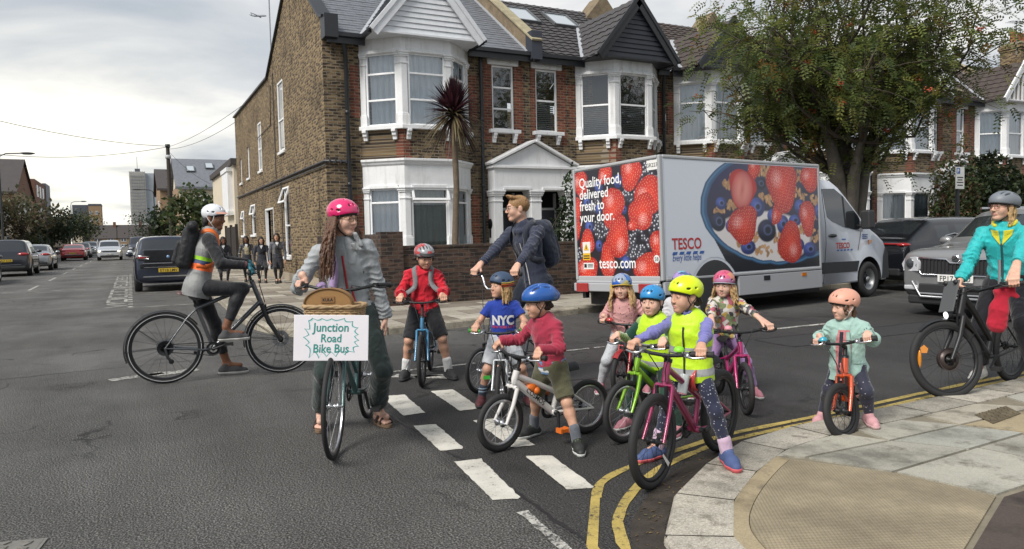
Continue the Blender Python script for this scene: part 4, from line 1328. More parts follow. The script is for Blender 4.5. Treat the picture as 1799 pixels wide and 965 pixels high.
b=MB();b.bb((XC-.05,18.7,.1),(XC+.02,35.8,.34));b.build('plinth',mat('cement plinth',(.34,.29,.22),.9,var=.3),h1)
b=MB()
zp=3.33
b.tube([(XC+.55,YF-.05,zp),(XC-.05,YF-.05,zp),(XC-.05,35.5,zp)],.035);b.tube([(XC-.05,YF-.1,zp-.1),(XC-.05,28,zp-.1)],.018)
for i in range(4):b.bb((XC+.05+i*.14,YF-.10,zp-.05),(XC+.075+i*.14,YF-.0,zp+.05),0)
b.tube([(XC-.03,25.6,3.4),(XC-.03,25.6,6.9)],.016);b.tube([(XC-.02,24.85,1.1),(XC-.02,24.87,3.3)],.014)
b.tube([(XC-.03,29.5,5.2),(XC-.03,26.3,5.3),(XC-.03,26.1,6.6)],.014)
b.build('cable_pipe',mat('grey black pipe',(.05,.05,.055),.4),h1)
def drain(t,x,z0,z1,kink=True):
 b=MB();y=YF-.08
 b.tube([(x-.06,y-.12,z1),(x-.06,y-.12,z1-.12),(x,y,z1-.38),(x,y,z0)]if kink else[(x,y,z1),(x,y,z0)],.05,10)
 for z in np.arange(z0+.8,z1-.6,1.8):b.lathe([(.05,-.05),(.064,-.045),(.064,.045),(.05,.05)],(x,y,z),n=10)
 b.build('drainpipe',M_BLACKP,t)
drain(h1,4.99,0.15,6.32);drain(h1,8.72,0.15,6.3,False);drain(h2,15.0,.15,6.3);drain(h4,24.7,.15,6.2);drain(h4,20.1,.15,6.2,False)
# party walls rising through the roofs, with copings and slate-hung ends
for xa,own,endm in((10.16,h1,mat('dark hung slate',(.035,.04,.055),.5)),(15.02,h2,M_RED),(19.9,h3,M_RED),(24.75,h4,M_RED),(29.6,h5,M_RED),(34.45,h6,M_RED)):
 b=MB();eY=YF-.30;v=unit((0,1,SL));nn=unit((0,-SL,1));L=5.3 if own is h1 else 3.9
 hh=0.36 if own is h1 else .22
 R=np.array([(1,0,0),v,nn]).T
 c0=vec((xa+.12,eY+.15,EZ+.05))
 b.box(c0+v*L/2+nn*hh/2,(.24,L,hh+.1),R)
 b.build('party_wall',M_RENDER,own)
 b=MB();b.box(c0+v*(L/2-.05)+nn*(hh+.08),(.34,L+.1,.07),R);b.build('party_coping',M_COPE,own,bevel=.02)
 if own is h1:
  b=MB();b.bb((xa-.03,eY-.14,EZ-.16),(xa+.30,eY+.22,EZ+.62));b.build('party_end',endm,own)
 b=MB();b.box(c0+v*L/2+vec((-.14,0,0))+nn*.06,(.10,L,.03),R);b.box(c0+v*L/2+vec((.14,0,0))+nn*.06,(.10,L,.03),R);b.build('party_flashing',M_LEAD,own)
# chimney stacks: brick shaft, oversailing courses, pots
def stack(t,x,y,z0,z1,w,d,npots):
 b=MB();b.bb((x-w/2,y-d/2,z0),(x+w/2,y+d/2,z1-.35))
 for i,g in enumerate((.04,.08,.05)):b.bb((x-w/2-g,y-d/2-g,z1-.35+i*.1),(x+w/2+g,y+d/2+g,z1-.25+i*.1))
 s=b.build('chimney',M_STOCKS,t)
 b=MB();b.bb((x-w/2+.02,y-d/2+.02,z1-.05),(x+w/2-.02,y+d/2-.02,z1+.06));b.build('flaunching',M_COPE,s)
 for i in range(npots):
  b=MB();xx=x-w/2+w*(i+.5)/npots
  b.lathe([(.15,0),(.13,.08),(.125,.42),(.155,.45),(.155,.52),(.12,.54),(.10,.50)],(xx,y,z1+.04),n=14);b.build('chimney_pot',M_POT,s)
stack(h7,38.9,21.0,7.4,10.0,1.9,.95,5)
for t_,xa in((h2,14.9),(h3,19.9)):
 b=MB();b.add([(xa-.5,21.8,RZ-.3),(xa+.7,21.8,RZ-.3),(xa+.1,21.8,RZ+.55)],[(0,1,2)]);b.prism([(-.75,-.4),(.75,-.4),(0,.5)],(xa,21.6,RZ),(1,0,0),(0,0,1),.9);b.build('roof_dormer',M_RENDER,t_)
# double porch shared by the first two houses
def porch(t,xa,xb,xm):
 b=MB();y0_=YF-.42;w=xb-xa
 pth=[(xa,y0_),(xb,y0_)]
 b.bb((xa,y0_,2.62),(xb,YF-.002,3.22))
 b.bb((xa-.06,y0_-.07,3.22),(xb+.06,YF-.004,3.30))
 b.prism([(-w/2-.04,0),(w/2+.04,0),(0,.62)],((xa+xb)/2,y0_+.03,3.30),(1,0,0),(0,0,1),.36)
 for sgn in(-1,1):
  L=math.hypot(w/2+.06,.64);d=unit((-sgn*(w/2+.06),0,.64));up=np.cross((0,1,0),d)*sgn;up=up if up[2]>0 else-up
  b.box(vec(((xa+xb)/2+sgn*(w/2+.08),y0_+.16,3.32))+d*L/2+up*.03,(L+.04,.52,.07),np.array([d,(0,1,0),up]).T)
 for x,ww in((xa+.13,.26),(xm,.32),(xb-.13,.26)):
  b.bb((x-ww/2,y0_+.02,.1),(x+ww/2,YF-.003,2.62))
  for g,a,c in((.02,2.30,2.34),(.035,2.46,2.51),(.055,2.51,2.57),(.075,2.57,2.618)):b.bb((x-ww/2-g,y0_+.02-g,a),(x+ww/2+g,YF-.005,c))
 for a,c in((xa+.26,xm-.16),(xm+.16,xb-.26)):
  b.bb((a+.02,y0_-.03,2.63),(c-.02,y0_+.03,2.71))
 b.build('porch',M_WHITE,t,bevel=.01)
porch(h1,8.88,11.45,10.20)
def front_door(t,x0_,x1_,m):
 b=MB();y=YF+.62
 b.bb((x0_+.05,y,.12),(x1_-.05,y+.05,2.1));d=b.build('front_door',m,t)
 b=MB()
 for zz,hh in((.3,.6),(1.05,.85)):
  for xx in(x0_+.16,(x0_+x1_)/2+.04):b.bb((xx,y-.015,zz),(xx+.3,y-.001,zz+hh))
 b.build('door_panel',m,d,bevel=.008)
 b=MB();b.bb((x0_,y-.02,2.1),(x1_,y+.08,2.17));b.bb((x0_,y-.02,.1),(x0_+.05,y+.08,2.6));b.bb((x1_-.05,y-.02,.1),(x1_,y+.08,2.6));b.build('door_frame',M_UPVC,t)
front_door(h1,9.13,10.03,mat('dark blue door',(.02,.025,.035),.35));front_door(h2,10.53,11.43,mat('grey door',(.10,.11,.13),.35))
for t_,xs in((h3,(18.85,19.75)),(h4,(20.25,21.15)),(h5,(28.55,29.45)),(h6,(29.95,30.85)),(h7,(38.25,39.15)),(h8,(39.65,40.55))):front_door(t_,*xs,mat('dark blue door',(.02,.025,.035),.35))
porch(h3,18.65,21.35,20.0);porch(h5,28.35,31.05,29.70)
# white painted upstand of the second house beside the porch
b=MB();b.bb((11.5,YF-.03,.1),(12.0,YF-.002,3.28));b.bb((11.48,YF-.07,3.28),(12.0,YF-.002,3.34));b.build('painted_wall',M_WHITEB,h2)
# letter box, robin plaque and wall lamp by the first door
t=thing('letter_box','black post box on the brick pier beside the shared porch','letter box',(9.02,YF-.06,1.35))
b=MB();b.box((0,-.05,.16),(.30,.12,.38));b.lathe([(0.0,-.15),(.15,-.15),(.15,.15),(0,.15)],(0,-.05,.35),(1,0,0),n=16,smooth=False);b.build('box',M_BLACKP,t,bevel=.008)
b=MB();b.box((0,-.118,.30),(.20,.012,.035));b.lathe([(.03,0),(.04,.006),(.05,0)],(0,-.115,.12),(0,-1,0),n=16);b.build('flap',mat('grey metal',(.35,.36,.38),.35,.8),t)
t=thing('house_plaque','small red and white house shaped plaque above the black post box','plaque',(9.0,YF-.04,1.95))
b=MB();b.prism([(-.13,-.13),(.13,-.13),(.13,.05),(0,.18),(-.13,.05)],(0,0,0),(1,0,0),(0,0,1),.03);b.build('board',mat('plaque red',(.33,.03,.035),.5),t)
b=MB();b.prism([(-.07,-.11),(.07,-.11),(.07,.03),(0,.12),(-.07,.03)],(0,-.004,0),(1,0,0),(0,0,1),.003);b.ell((0,-.01,-.04),(.03,.01,.03));b.build('white_panel',M_WHITE,t)
t=thing('wall_lamp','small black up and down lamp on the white painted wall','wall lamp',(11.75,YF-.1,2.05))
b=MB();b.lathe([(.0,-.11),(.045,-.11),(.045,.11),(0,.11)],(0,0,0),n=14,smooth=False);b.bb((-.02,0,-.03),(.02,.1,.03));b.build('lamp_body',M_BLACKP,t)
# garden walls
t=thing('garden_wall','low dark brick garden wall running along the pavement in front of the houses','wall',(4.6,13.4,.1))
b=MB();b.bb((-.05,-.0,0),(10.3,.22,1.07));b.build('brickwork',M_GWALL,t)
b=MB();b.bb((-.06,-.012,1.07),(10.32,.232,1.13));b.build('coping',M_GWALL,t,bevel=.01)
t=thing('garden_wall','taller dark brick garden wall stub running back to the corner house','wall',(4.12,13.35,.1))
b=MB();b.bb((0,-.02,0),(.44,.25,1.40));b.bb((.02,.25,0),(.26,5.27,1.36));b.build('brickwork',M_GWALL,t)
for i,(xa,xb)in enumerate(((15.6,19.7),(21.2,24.6),(25.1,28.0),(30.9,44.0))):
 t=thing('garden_wall',['low front garden wall behind the delivery van','low front garden wall behind the rowan trunk','low front garden wall below the white ground floor bay','low front garden wall under the dark hedge'][i],'wall',(xa,14.6,.1))
 b=MB();b.bb((0,0,0),(xb-xa,.22,.85));b.build('brickwork',M_GWALL,t);b=MB();b.bb((-.03,-.03,.85),(xb-xa+.03,.25,.92));b.build('coping',M_COPE,t)
# roof aerials
def aerial(name,label,base,h,yag):
 t=thing(name,label,'aerial',base);b=MB();b.tube([(0,0,0),(0,0,h)],.022,6);b.build('mast',mat('aerial metal',(.30,.31,.33),.4,.8),t)
 b=MB();d=unit(yag);s=np.cross(d,UZ);b.tube([d*-.5+UZ*(h-.06),d*.7+UZ*(h-.06)],.014,5)
 for k in range(9):q=d*(-.45+k*.135)+UZ*(h-.06);b.tube([q-s*.22,q+s*.22],.008,4)
 b.build('antenna',MATS['aerial metal'],t)
aerial('roof_aerial','tall bare aerial on the side gable of the corner house',(XC+.1,26.4,7.0),2.9,(1,.3,0))
aerial('roof_aerial','aerial fixed to the chimney with clay pots at the right edge',(37.9,20.7,9.4),1.6,(1,-.2,0))
aerial('roof_aerial','thin aerial left of the clay pot chimney',(31.6,21.5,8.9),1.1,(.4,1,0))
# ------------------------------------------------------------------ vehicles
M_TYRE=mat('tyre rubber',(0.022,0.022,0.023),0.8,bump=0.2,bscale=80)
M_RIM=mat('alloy',(0.42,0.43,0.45),0.32,0.9)
M_STEEL=mat('steel wheel',(0.32,0.33,0.34),0.45,0.7)
M_CARGLASS=mat('car glass',(0.020,0.024,0.028),0.04,coat=1.0)
M_TRIM=mat('black plastic trim',(0.022,0.023,0.025),0.55)
M_CHROME=mat('chrome',(0.62,0.63,0.65),0.15,1.0)
M_LAMPG=mat('lamp glass',(0.55,0.57,0.60),0.06,coat=1.0)
M_REDL=mat('red lamp',(0.32,0.012,0.014),0.12,coat=1.0)
M_AMBER=mat('amber lamp',(0.55,0.17,0.01),0.15,coat=1.0)
M_PLATEY=mat('yellow plate',(0.55,0.38,0.03),0.4)
M_PLATEW=mat('white plate',(0.70,0.70,0.67),0.4)
M_INK=mat('black ink',(0.012,0.012,0.014),0.5)
def paint(name,col,metal=0.3,rough=0.35):
 return mat(name,col,rough,metal,coat=1.0)
def eval_mesh(o):
 dg=bpy.context.evaluated_depsgraph_get()
 return bpy.data.meshes.new_from_object(o.evaluated_get(dg))
def islands(F,nv):
 par=list(range(nv))
 def find(a):
  while par[a]!=a:
   par[a]=par[par[a]];a=par[a]
  return a
 for f in F:
  r0=find(f[0])
  for q in f[1:]:par[find(q)]=r0
 g={}
 for f in F:g.setdefault(find(f[0]),[]).append(f)
 return list(g.values())
def split_shell(me,parent,table,arches=()):
 """cut one evaluated shell into its parts: table {material index: (part name, material)}"""
 V=np.array([v.co for v in me.vertices]);groups={}
 for p in me.polygons:
  mi=p.material_index;c=p.center
  for(ax,az,r)in arches:
   if(c.x-ax)**2+(c.z-az)**2<(r-0.004)**2 and abs(c.y)>.2:mi=-1
   elif abs(math.hypot(c.x-ax,c.z-az)-r)<.006 and c.z<az+r+.01:mi=-1
  groups.setdefault(mi,[]).append(tuple(p.vertices))
 for mi,F in groups.items():
  nm,mm=table.get(mi,('wheel_arch',M_TRIM))
  for isl in(islands(F,len(V))if nm not in('body','wheel_arch','lower_trim')else[F]):
   used=sorted({i for f in isl for i in f});rm={i:k for k,i in enumerate(used)}
   b=MB();b.add(V[used],[[rm[i]for i in f]for f in isl],0,True);b.build(nm,mm,parent)
def wheel(parent,c,r,w,side,rim=M_RIM,spokes=5,rr=0.66,name='wheel',steer=0.0):
 R=rotz(steer)
 b=MB();c=vec(c);ax=R@vec((0,side,0))
 pr=[(r*rr,-w/2),(r*.93,-w/2),(r*.985,-w*.40),(r,-w*.28),(r,w*.28),(r*.985,w*.40),(r*.93,w/2),(r*.74,w*.52),(r*rr,w*.42)]
 b.lathe(pr,c,ax,n=32);W=b.build('wheel',M_TYRE,parent)
 b=MB();b.lathe([(r*rr,w*.42),(r*rr*.96,w*.40),(r*rr*.90,w*.30),(r*rr*.88,-w*.1),(0,-w*.1)],c,ax,n=32)
 u,q=perp(ax)
 if spokes:
  for k in range(spokes):
   a=2*PI*k/spokes+.3;d=u*math.cos(a)+q*math.sin(a);s=np.cross(ax,d)
   Rr=np.array([d,s,ax]).T
   b.box(c+d*r*rr*.52+ax*w*.30,(r*rr*.86,r*.14,w*.10),Rr)
 b.lathe([(r*.16,w*.28),(r*.15,w*.38),(0,w*.39)],c,ax,n=14)
 b.build('rim',rim,W)
 if spokes==0:
  b=MB()
  for k in range(12):
   a=2*PI*k/12;d=u*math.cos(a)+q*math.sin(a);b.disc(c+d*r*rr*.66-ax*(w*.09),r*.075,ax,10)
  b.lathe([(r*.3,-w*.09),(r*.27,w*.12),(0,w*.14)],c,ax,n=16)
  b.build('wheel_slots',M_INK,W)
 return W
def plate(parent,o,ux,txt,m,size=(.52,.112),name='number_plate'):
 o,ux=vec(o),unit(ux);nz=np.cross(ux,UZ)
 b=MB();b.box(o,(size[0],.012,size[1]),np.array([ux,nz,UZ]).T);p=b.build(name,m,parent,bevel=.006)
 b=MB();b.text(txt,size[1]*1.02,o-UZ*size[1]*.36+nz*.0075,ux,UZ,align='CENTER',bold=.006,sx=.92);b.build('plate_lettering',M_INK,p)
def car_shell(t,L,W,H,hood=.95,cowl=1.15,ws=1.85,roof_end=3.6,rwb=4.15,tail=1.0,belt=.95,z0=.22,body=None,nose=.30,roofw=.72,trimz=None,arch_r=.36,wb=(.85,3.4),wr=.33,pillars=(.32,.66),glass=True,tailw=.9,boxy=0.0):
 """car bodywork lofted from stations; front at +x"""
 hw=W/2
 bl=.20 if trimz else 0.0
 st=[(0.0,hood*(.62+bl),.80+bl*.6,0),(.04,hood*(.80+bl*.55),.90+bl*.2,0),(.16,hood*(.90+bl*.28),.955,0),(nose+.2,hood*.955,.985,0),(cowl-.25,hood,1.0,0),(cowl,hood+.03,1.0,0),
          (ws,H-.035,1.0,1),(ws+.14,H-.006,1.0,1)]
 c0,c1=ws+.14,roof_end
 for k,p in enumerate(pillars):
  x=c0+(c1-c0)*p;st+=[(x-.035,H,1.0,1),(x+.035,H,1.0,1)]
 st+=[(roof_end-.02,H-.02,.99,1),(roof_end+.06,H-.045,.985,1),(rwb,tail+.03,.97,0),(rwb+.06,tail,.965,0),(L-.10,tail-.02,tailw+.04,0),(L-.02,tail*.86,tailw,0),(L,tail*.62,tailw-.03,0)]
 V=[];np_=10
 for(x,zt,wf,cab)in st:
  w=hw*wf
  ends=(x<.04 or x>L-.03)
  zb=z0+(.10 if ends else(.03 if(x<.2 or x>L-.2)else 0))
  if cab:
   bz=belt+.04*(x-cowl)/L;q=[(0,zb),(w*.86,zb),(w*.985,zb+.10),(w,(zb+bz)*.5),(w*.985,bz-.05),(w*.955,bz),(hw*(roofw+.10),zt-.13),(hw*roofw,zt-.035),(hw*roofw*.72,zt),(0,zt+.015)]
  else:
   bz=min(belt,zt-.05);q=[(0,zb),(w*.86,zb),(w*.985,zb+.10),(w,(zb+bz)*.5),(w*.985,bz-.04),(w*.95,bz),(w*.88,zt-.028),(w*.80,zt-.008),(w*.6,zt),(0,zt+.015)]
  V.append([(L/2-x,y,z)for y,z in q])
 n=len(st);idx=lambda i,j,s:(i*np_+j)*2+s
 VV=[]
 for i in range(n):
  for j in range(np_):
   x,y,z=V[i][j];VV+=[(x,y,z),(x,-y,z)]
 F=[];M=[]
 ncab0=5;nce=8+2*len(pillars)
 for i in range(n-1):
  for j in range(np_-1):
   mi=0
   x0_,x1_=st[i][0],st[i+1][0]
   pil=any(abs((x0_+x1_)/2-(c0+(c1-c0)*p))<.03 for p in pillars)
   if glass and j==5 and 6<=i<nce and not pil:mi=2
   if glass and j==5 and i==5:mi=2
   if glass and j in(7,8)and i==5:mi=1
   if glass and j in(7,8)and i==nce+1:mi=3
   if glass and j==5 and i==nce+1 and boxy:mi=2
   if trimz and j<=1:mi=4
   for s in(0,1):
    f=(idx(i,j,s),idx(i+1,j,s),idx(i+1,j+1,s),idx(i,j+1,s))
    F.append(f if s else f[::-1]);M.append(mi)
 for i,rev in((0,False),(n-1,True)):
  for j in range(np_-1):
   f=(idx(i,j,0),idx(i,j+1,0),idx(i,j+1,1),idx(i,j,1));F.append(f if not rev else f[::-1]);M.append(4 if trimz and j<=1 else 0)
 bm=bmesh.new();vs=[bm.verts.new(v)for v in VV]
 for f,mi in zip(F,M):
  try:bm.faces.new([vs[k]for k in f]).material_index=mi
  except ValueError:pass
 bmesh.ops.remove_doubles(bm,verts=bm.verts,dist=1e-5)
 bmesh.ops.recalc_face_normals(bm,faces=bm.faces)
 me=bpy.data.meshes.new('shell');bm.to_mesh(me);bm.free()
 for k in range(6):me.materials.append(M_TRIM)
 o=bpy.data.objects.new('shell',me);COL.objects.link(o)
 s=o.modifiers.new('s','SUBSURF');s.levels=s.render_levels=2
 cb=MB();arches=[]
 for q in wb:
  x=L/2-q;arches.append((x,wr,arch_r))
  for sg in(-1,1):cb.lathe([(0,-.3),(arch_r,-.3),(arch_r,.3),(0,.3)],(x,sg*(hw-.02),wr),(0,1,0),n=40,smooth=False)
 cut=cb.build('cut',M_TRIM,recalc=True)
 bmod=o.modifiers.new('b','BOOLEAN');bmod.operation='DIFFERENCE';bmod.object=cut;bmod.solver='EXACT'
 ev=eval_mesh(o)
 bpy.data.objects.remove(o,do_unlink=True);bpy.data.objects.remove(cut,do_unlink=True)
 split_shell(ev,t,{0:('body',body),1:('windscreen',M_CARGLASS),2:('side_window',M_CARGLASS),3:('rear_window',M_CARGLASS),4:('lower_trim',M_TRIM)},arches)
 for q in wb:
  for sg in(-1,1):wheel(t,(L/2-q,sg*(hw-.115),wr),wr,.205,sg)
def mirror_part(t,L,W,cowl,z,m):
 for sg in(-1,1):
  b=MB();b.ell((L/2-cowl-.30,sg*(W/2+.09),z),(.075,.11,.075));b.tube([(L/2-cowl-.33,sg*(W/2-.06),z-.05),(L/2-cowl-.31,sg*(W/2+.03),z-.03)],.025,6);b.build('wing_mirror',m,t)
def car(name,label,cat,loc,rz,kind,body,group=None,rear=None,front=None,plate_txt=None,**k):
 t=thing(name,label,cat,loc,rz,group)
 D=dict(suv=dict(L=4.45,W=1.86,H=1.66,hood=1.06,cowl=1.25,ws=1.95,roof_end=3.95,rwb=4.30,tail=1.12,belt=1.05,wr=.36,arch_r=.40,wb=(.88,3.55),trimz=1),
             hatch=dict(L=4.05,W=1.78,H=1.50,hood=.98,cowl=1.10,ws=1.80,roof_end=3.55,rwb=3.93,tail=1.02,belt=.96,wb=(.80,3.33)),
             tallhatch=dict(L=4.0,W=1.78,H=1.58,hood=1.02,cowl=.95,ws=1.70,roof_end=3.55,rwb=3.90,tail=1.06,belt=.98,wb=(.72,3.28),wr=.35,arch_r=.38,boxy=1),
             saloon=dict(L=4.7,W=1.84,H=1.43,hood=.92,cowl=1.45,ws=2.2,roof_end=3.5,rwb=4.15,tail=1.0,belt=.92,wb=(.9,3.75)),
             coupe=dict(L=4.5,W=1.86,H=1.38,hood=.90,cowl=1.4,ws=2.15,roof_end=3.2,rwb=4.1,tail=.98,belt=.90,wb=(.9,3.6),pillars=(.7,)),
             mpv=dict(L=4.5,W=1.83,H=1.66,hood=1.02,cowl=1.05,ws=1.9,roof_end=4.1,rwb=4.38,tail=1.1,belt=1.0,wb=(.9,3.6)),
             van=dict(L=5.0,W=1.95,H=1.97,hood=1.18,cowl=.95,ws=1.6,roof_end=4.8,rwb=4.92,tail=1.3,belt=1.15,wb=(.95,3.95)))[kind]
 D={**D,**k}
 car_shell(t,body=body,**D)
 L,W,H=D['L'],D['W'],D['H'];hood,tail=D['hood'],D['tail']
 mirror_part(t,L,W,D['cowl'],D['belt']+.06,body)
 if rear is not None:
  x=-L/2
  for sg in(-1,1):
   b=MB();b.ell((x+.075,sg*(W/2-.26),tail-.12),(.10,.22,.075));b.build('tail_light',M_REDL,t)
  plate(t,(x-.012,0,.72 if kind!='coupe' else .62),(0,-1,0),plate_txt or 'LR67 KXB',M_PLATEY)
  b=MB();b.box((x+.03,0,.42),(.10,W*.8,.13));b.build('rear_bumper',M_TRIM,t,bevel=.03)
  b=MB();b.box((x-.015,0,.53),(.02,W*.62,.025));b.build('bumper_strip',M_CHROME,t,bevel=.005)
  for sg in(-.55,.55):pass
 if front is not None:
  x=L/2
  for sg in(-1,1):
   b=MB();b.ell((x-.11,sg*(W/2-.25),hood*.74),(.12,.20,.085));b.build('headlight',M_LAMPG,t)
  b=MB();b.box((x-.005,0,hood*.72),(.04,W*.55,.09));b.build('grille',M_TRIM,t,bevel=.02)
  b=MB();b.box((x-.01,0,.36),(.06,W*.72,.16));b.build('lower_grille',M_TRIM,t,bevel=.03)
  plate(t,(x+.016,0,.52),(0,1,0),plate_txt or 'LT66 HVM',M_PLATEW)
 return t
NORTH=PI/2
SOUTH=-PI/2
P_BLK=paint('black car paint',(.010,.011,.015),.2,.22)
# left street
i3=car('hatchback','dark blue hatchback with yellow plate parked in the bay behind the seated rider','car',(0.93,25.05,0),NORTH,'tallhatch',paint('dark blue car paint',(.018,.024,.042),.4,.3),'cars parked along the left street',rear=None)
b=MB()
L_=2.0
for sg in(-1,1):
 q=MB();q.ell((-L_+.045,sg*.62,.98),(.10,.17,.055));lamp=q.build('tail_light',M_REDL,i3)
 q=MB();q.tube([(-L_-.055,sg*.48,1.0),(-L_-.03,sg*.77,1.03),(-L_+.02,sg*.80,.95),(-L_-.06,sg*.50,.94)],.014,6,closed=True);q.build('lamp_surround',M_CHROME,lamp)
b=MB();b.box((-L_+.035,0,1.02),(.12,1.25,.36));b.box((-L_+.01,0,.74),(.06,1.45,.14));b.build('tailgate',P_BLK,i3,bevel=.05)
b=MB();b.box((-L_-.028,0,.81),(.02,1.3,.02));b.box((-L_-.02,0,.70),(.02,1.25,.015));b.box((-L_-.02,0,.44),(.03,1.3,.035));b.build('bumper_strip',M_CHROME,i3)
b=MB();b.lathe([(0,.0),(.04,0),(.042,-.012)],(-L_-.035,0,.99),(-1,0,0),n=16);b.build('badge',mat('badge blue',(.20,.33,.55),.3),i3)
plate(i3,(-L_-.035,0,.61),(0,-1,0),'ET18 LMV',M_PLATEY)
car('estate_car','black sport utility car with roof spoiler and yellow plate at the left edge','car',(-4.95,41.6,0),NORTH,'suv',paint('black blue car paint',(.014,.016,.024),.3,.3),'cars parked along the left street',rear=1)
car('saloon_car','silver saloon parked just ahead of the black sport utility car','car',(-4.75,49.2,0),NORTH,'saloon',paint('silver car paint',(.33,.35,.37),.7,.35),'cars parked along the left street',rear=1)
car('coupe_car','bright red coupe parked down the left side of the street','car',(-4.35,74.5,0),NORTH,'coupe',paint('red car paint',(.42,.015,.018),.1,.3),'cars parked along the left street',rear=1)
vw=car('people_carrier','white people carrier driving towards the junction with headlights on','car',(-1.55,70.5,0),SOUTH,'mpv',paint('pale silver car paint',(.55,.58,.62),.4,.35),front=1)
for sg in(-1,1):
 b=MB();b.ell((2.25,sg*.70,.76),(.05,.09,.05));b.build('lit_headlamp',mat('lit headlamp',(1.0,.86,.55),.3,emit=2.2),vw)
b=MB();b.box((2.24,0,.80),(.05,1.1,.03));b.build('grille_bar',M_CHROME,vw)
car('delivery_car','dark blue van parked on the right beyond the white people carrier','van',(.75,82,0),SOUTH,'van',paint('navy van paint',(.02,.024,.045),.2,.4),'cars parked along the left street',front=1)
car('hatchback','white hatchback parked beyond the dark blue hatchback on the right','car',(.95,36,0),SOUTH,'hatch',paint('white car paint',(.62,.64,.66),.1,.35),'cars parked along the left street',front=1)
car('hatchback','dark grey hatchback parked beyond the red coupe','car',(-4.4,86,0),SOUTH,'hatch',paint('dark grey car paint',(.05,.055,.06),.5,.35),'cars parked along the left street',front=1)
car('people_carrier','silver people carrier far down the street between red coupe and white people carrier','car',(-4.2,100,0),SOUTH,'mpv',paint('silver car paint',(.33,.35,.37),.7,.35),'cars parked along the left street',front=1)
car('saloon_car','grey saloon whose bumper just shows at the left frame edge','car',(-5.5,33.6,0),NORTH,'saloon',paint('mid grey car paint',(.15,.155,.16),.6,.35),'cars parked along the left street',rear=1)
# right: black sport utility car parked beyond the van
bs=car('estate_car','glossy black sport utility car parked between delivery van and grey car','car',(16.75,10.55,0),-0.13,'suv',P_BLK,rear=None,L=4.6,H=1.58,wb=(.95,3.7),roof_end=3.75,rwb=4.35,tail=1.14,belt=1.06)
b=MB();b.box((-2.27,0,1.02),(.06,1.55,.035));b.build('tail_light',M_REDL,bs,bevel=.01)
for sg in(-1,1):
 b=MB();b.ell((-2.17,sg*.74,1.0),(.15,.14,.05));b.build('tail_light',M_REDL,bs)
b=MB();b.tube([(-1.55,-.80,1.08),(-.9,-.87,1.22),(-.3,-.90,1.10),(1.2,-.90,1.06)],.012,6);b.build('window_trim',M_CHROME,bs)
plate(bs,(-2.315,0,.78),(0,-1,0),'LB21 OYZ',M_PLATEY)
b=MB();b.box((-2.27,0,.42),(.10,1.5,.16));b.build('rear_bumper',M_TRIM,bs,bevel=.03)
b=MB();b.tube([(-2.3,-.75,.46),(-2.31,-.45,.40),(-2.31,.45,.40),(-2.3,.75,.46)],.014,6);b.build('bumper_strip',M_CHROME,bs)
car('estate_car','white car whose roof shows behind the turquoise coat woman','car',(24.5,8.4,0),PI,'mpv',paint('white car paint',(.62,.64,.66),.1,.35),front=1)
# grey car in the side street facing the junction
P_GREY=paint('grey car paint',(.27,.275,.28),.5,.34)
sk=car('sport_utility_car','grey sport utility car with silver grille facing the junction, partly behind the turquoise coat woman','car',(12.95,6.80,0),PI+.04,'suv',P_GREY,L=4.22,W=1.80,H=1.65,hood=1.10,cowl=1.15,ws=1.75,roof_end=3.85,rwb=4.1,tail=1.15,belt=1.08,wb=(.84,3.42),wr=.345,arch_r=.39,nose=.25,boxy=1)
x=2.11
b=MB()
gp_=[(-.60,-.02),(-.52,-.155),(.52,-.155),(.60,-.02),(.56,.10),(.14,.085),(.08,.03),(-.08,.03),(-.14,.085),(-.56,.10)]
b.prism(gp_,(x+.005,0,.80),(0,1,0),(0,0,1),.08);gr=b.build('grille',M_TRIM,sk)
b=MB();b.tube([(x+.012,u,.80+z)for u,z in gp_],.016,8,closed=True);b.build('grille_surround',M_CHROME,gr)
b=MB()
for i in range(19):
 u=-.50+i*.0555
 if abs(u)>.0:b.box((x+.012,u,.79+(-.045 if abs(u)<.1 else 0)),(.022,.014,.20 if abs(u)>.13 else .13))
b.build('grille_slat',mat('dark slat',(.05,.05,.055),.3,.5),gr)
b=MB();b.lathe([(0,.03),(.055,.026),(.065,.0)],(x+.0,0,.90),(1,0,0),n=24);b.build('badge',M_CHROME,sk)
b=MB();b.lathe([(0,.032),(.04,.031)],(x+.0,0,.90),(1,0,0),n=20);b.tube([(x+.034,-.025,.885),(x+.034,0,.905),(x+.034,.03,.91)],.006,5);b.build('badge_centre',mat('badge dark',(.05,.055,.06),.3),sk)
for sg in(-1,1):
 b=MB();b.prism([(-.17,-.10),(.13,-.10),(.17,.0),(.10,.10),(-.12,.12),(-.18,.04)]if sg>0 else[(-.13,-.10),(.17,-.10),(.18,.04),(.12,.12),(-.10,.10),(-.17,0)],(x-.02,sg*.725,.80),(-sg*.35,1,0),(0,0,1),.20)
 hl=b.build('headlight',M_LAMPG,sk,bevel=.03)
 b=MB();b.lathe([(0,.012),(.055,.01),(.07,0),(.075,-.01)],(x+.005,sg*.70,.815),(1,-.2*sg,0),n=20);b.build('lamp_lens',mat('lamp dark',(.04,.045,.05),.08,coat=1.0),hl)
 b=MB();b.tube([(x+.0,sg*.60,.705),(x-.05,sg*.84,.705)],.014,6);b.build('day_light',mat('day running lamp',(.9,.92,.95),.2),hl)
 b=MB();b.box((x-.02,sg*.70,.44),(.05,.26,.075),rotz(sg*.25));b.build('fog_light',M_LAMPG,sk,bevel=.02)
b=MB();b.box((x-.0,0,.425),(.06,1.12,.17));b.build('lower_grille',M_TRIM,sk,bevel=.02)
b=MB();lg=[(-.66,.13),(-.52,-.10),(.52,-.10),(.66,.13)]
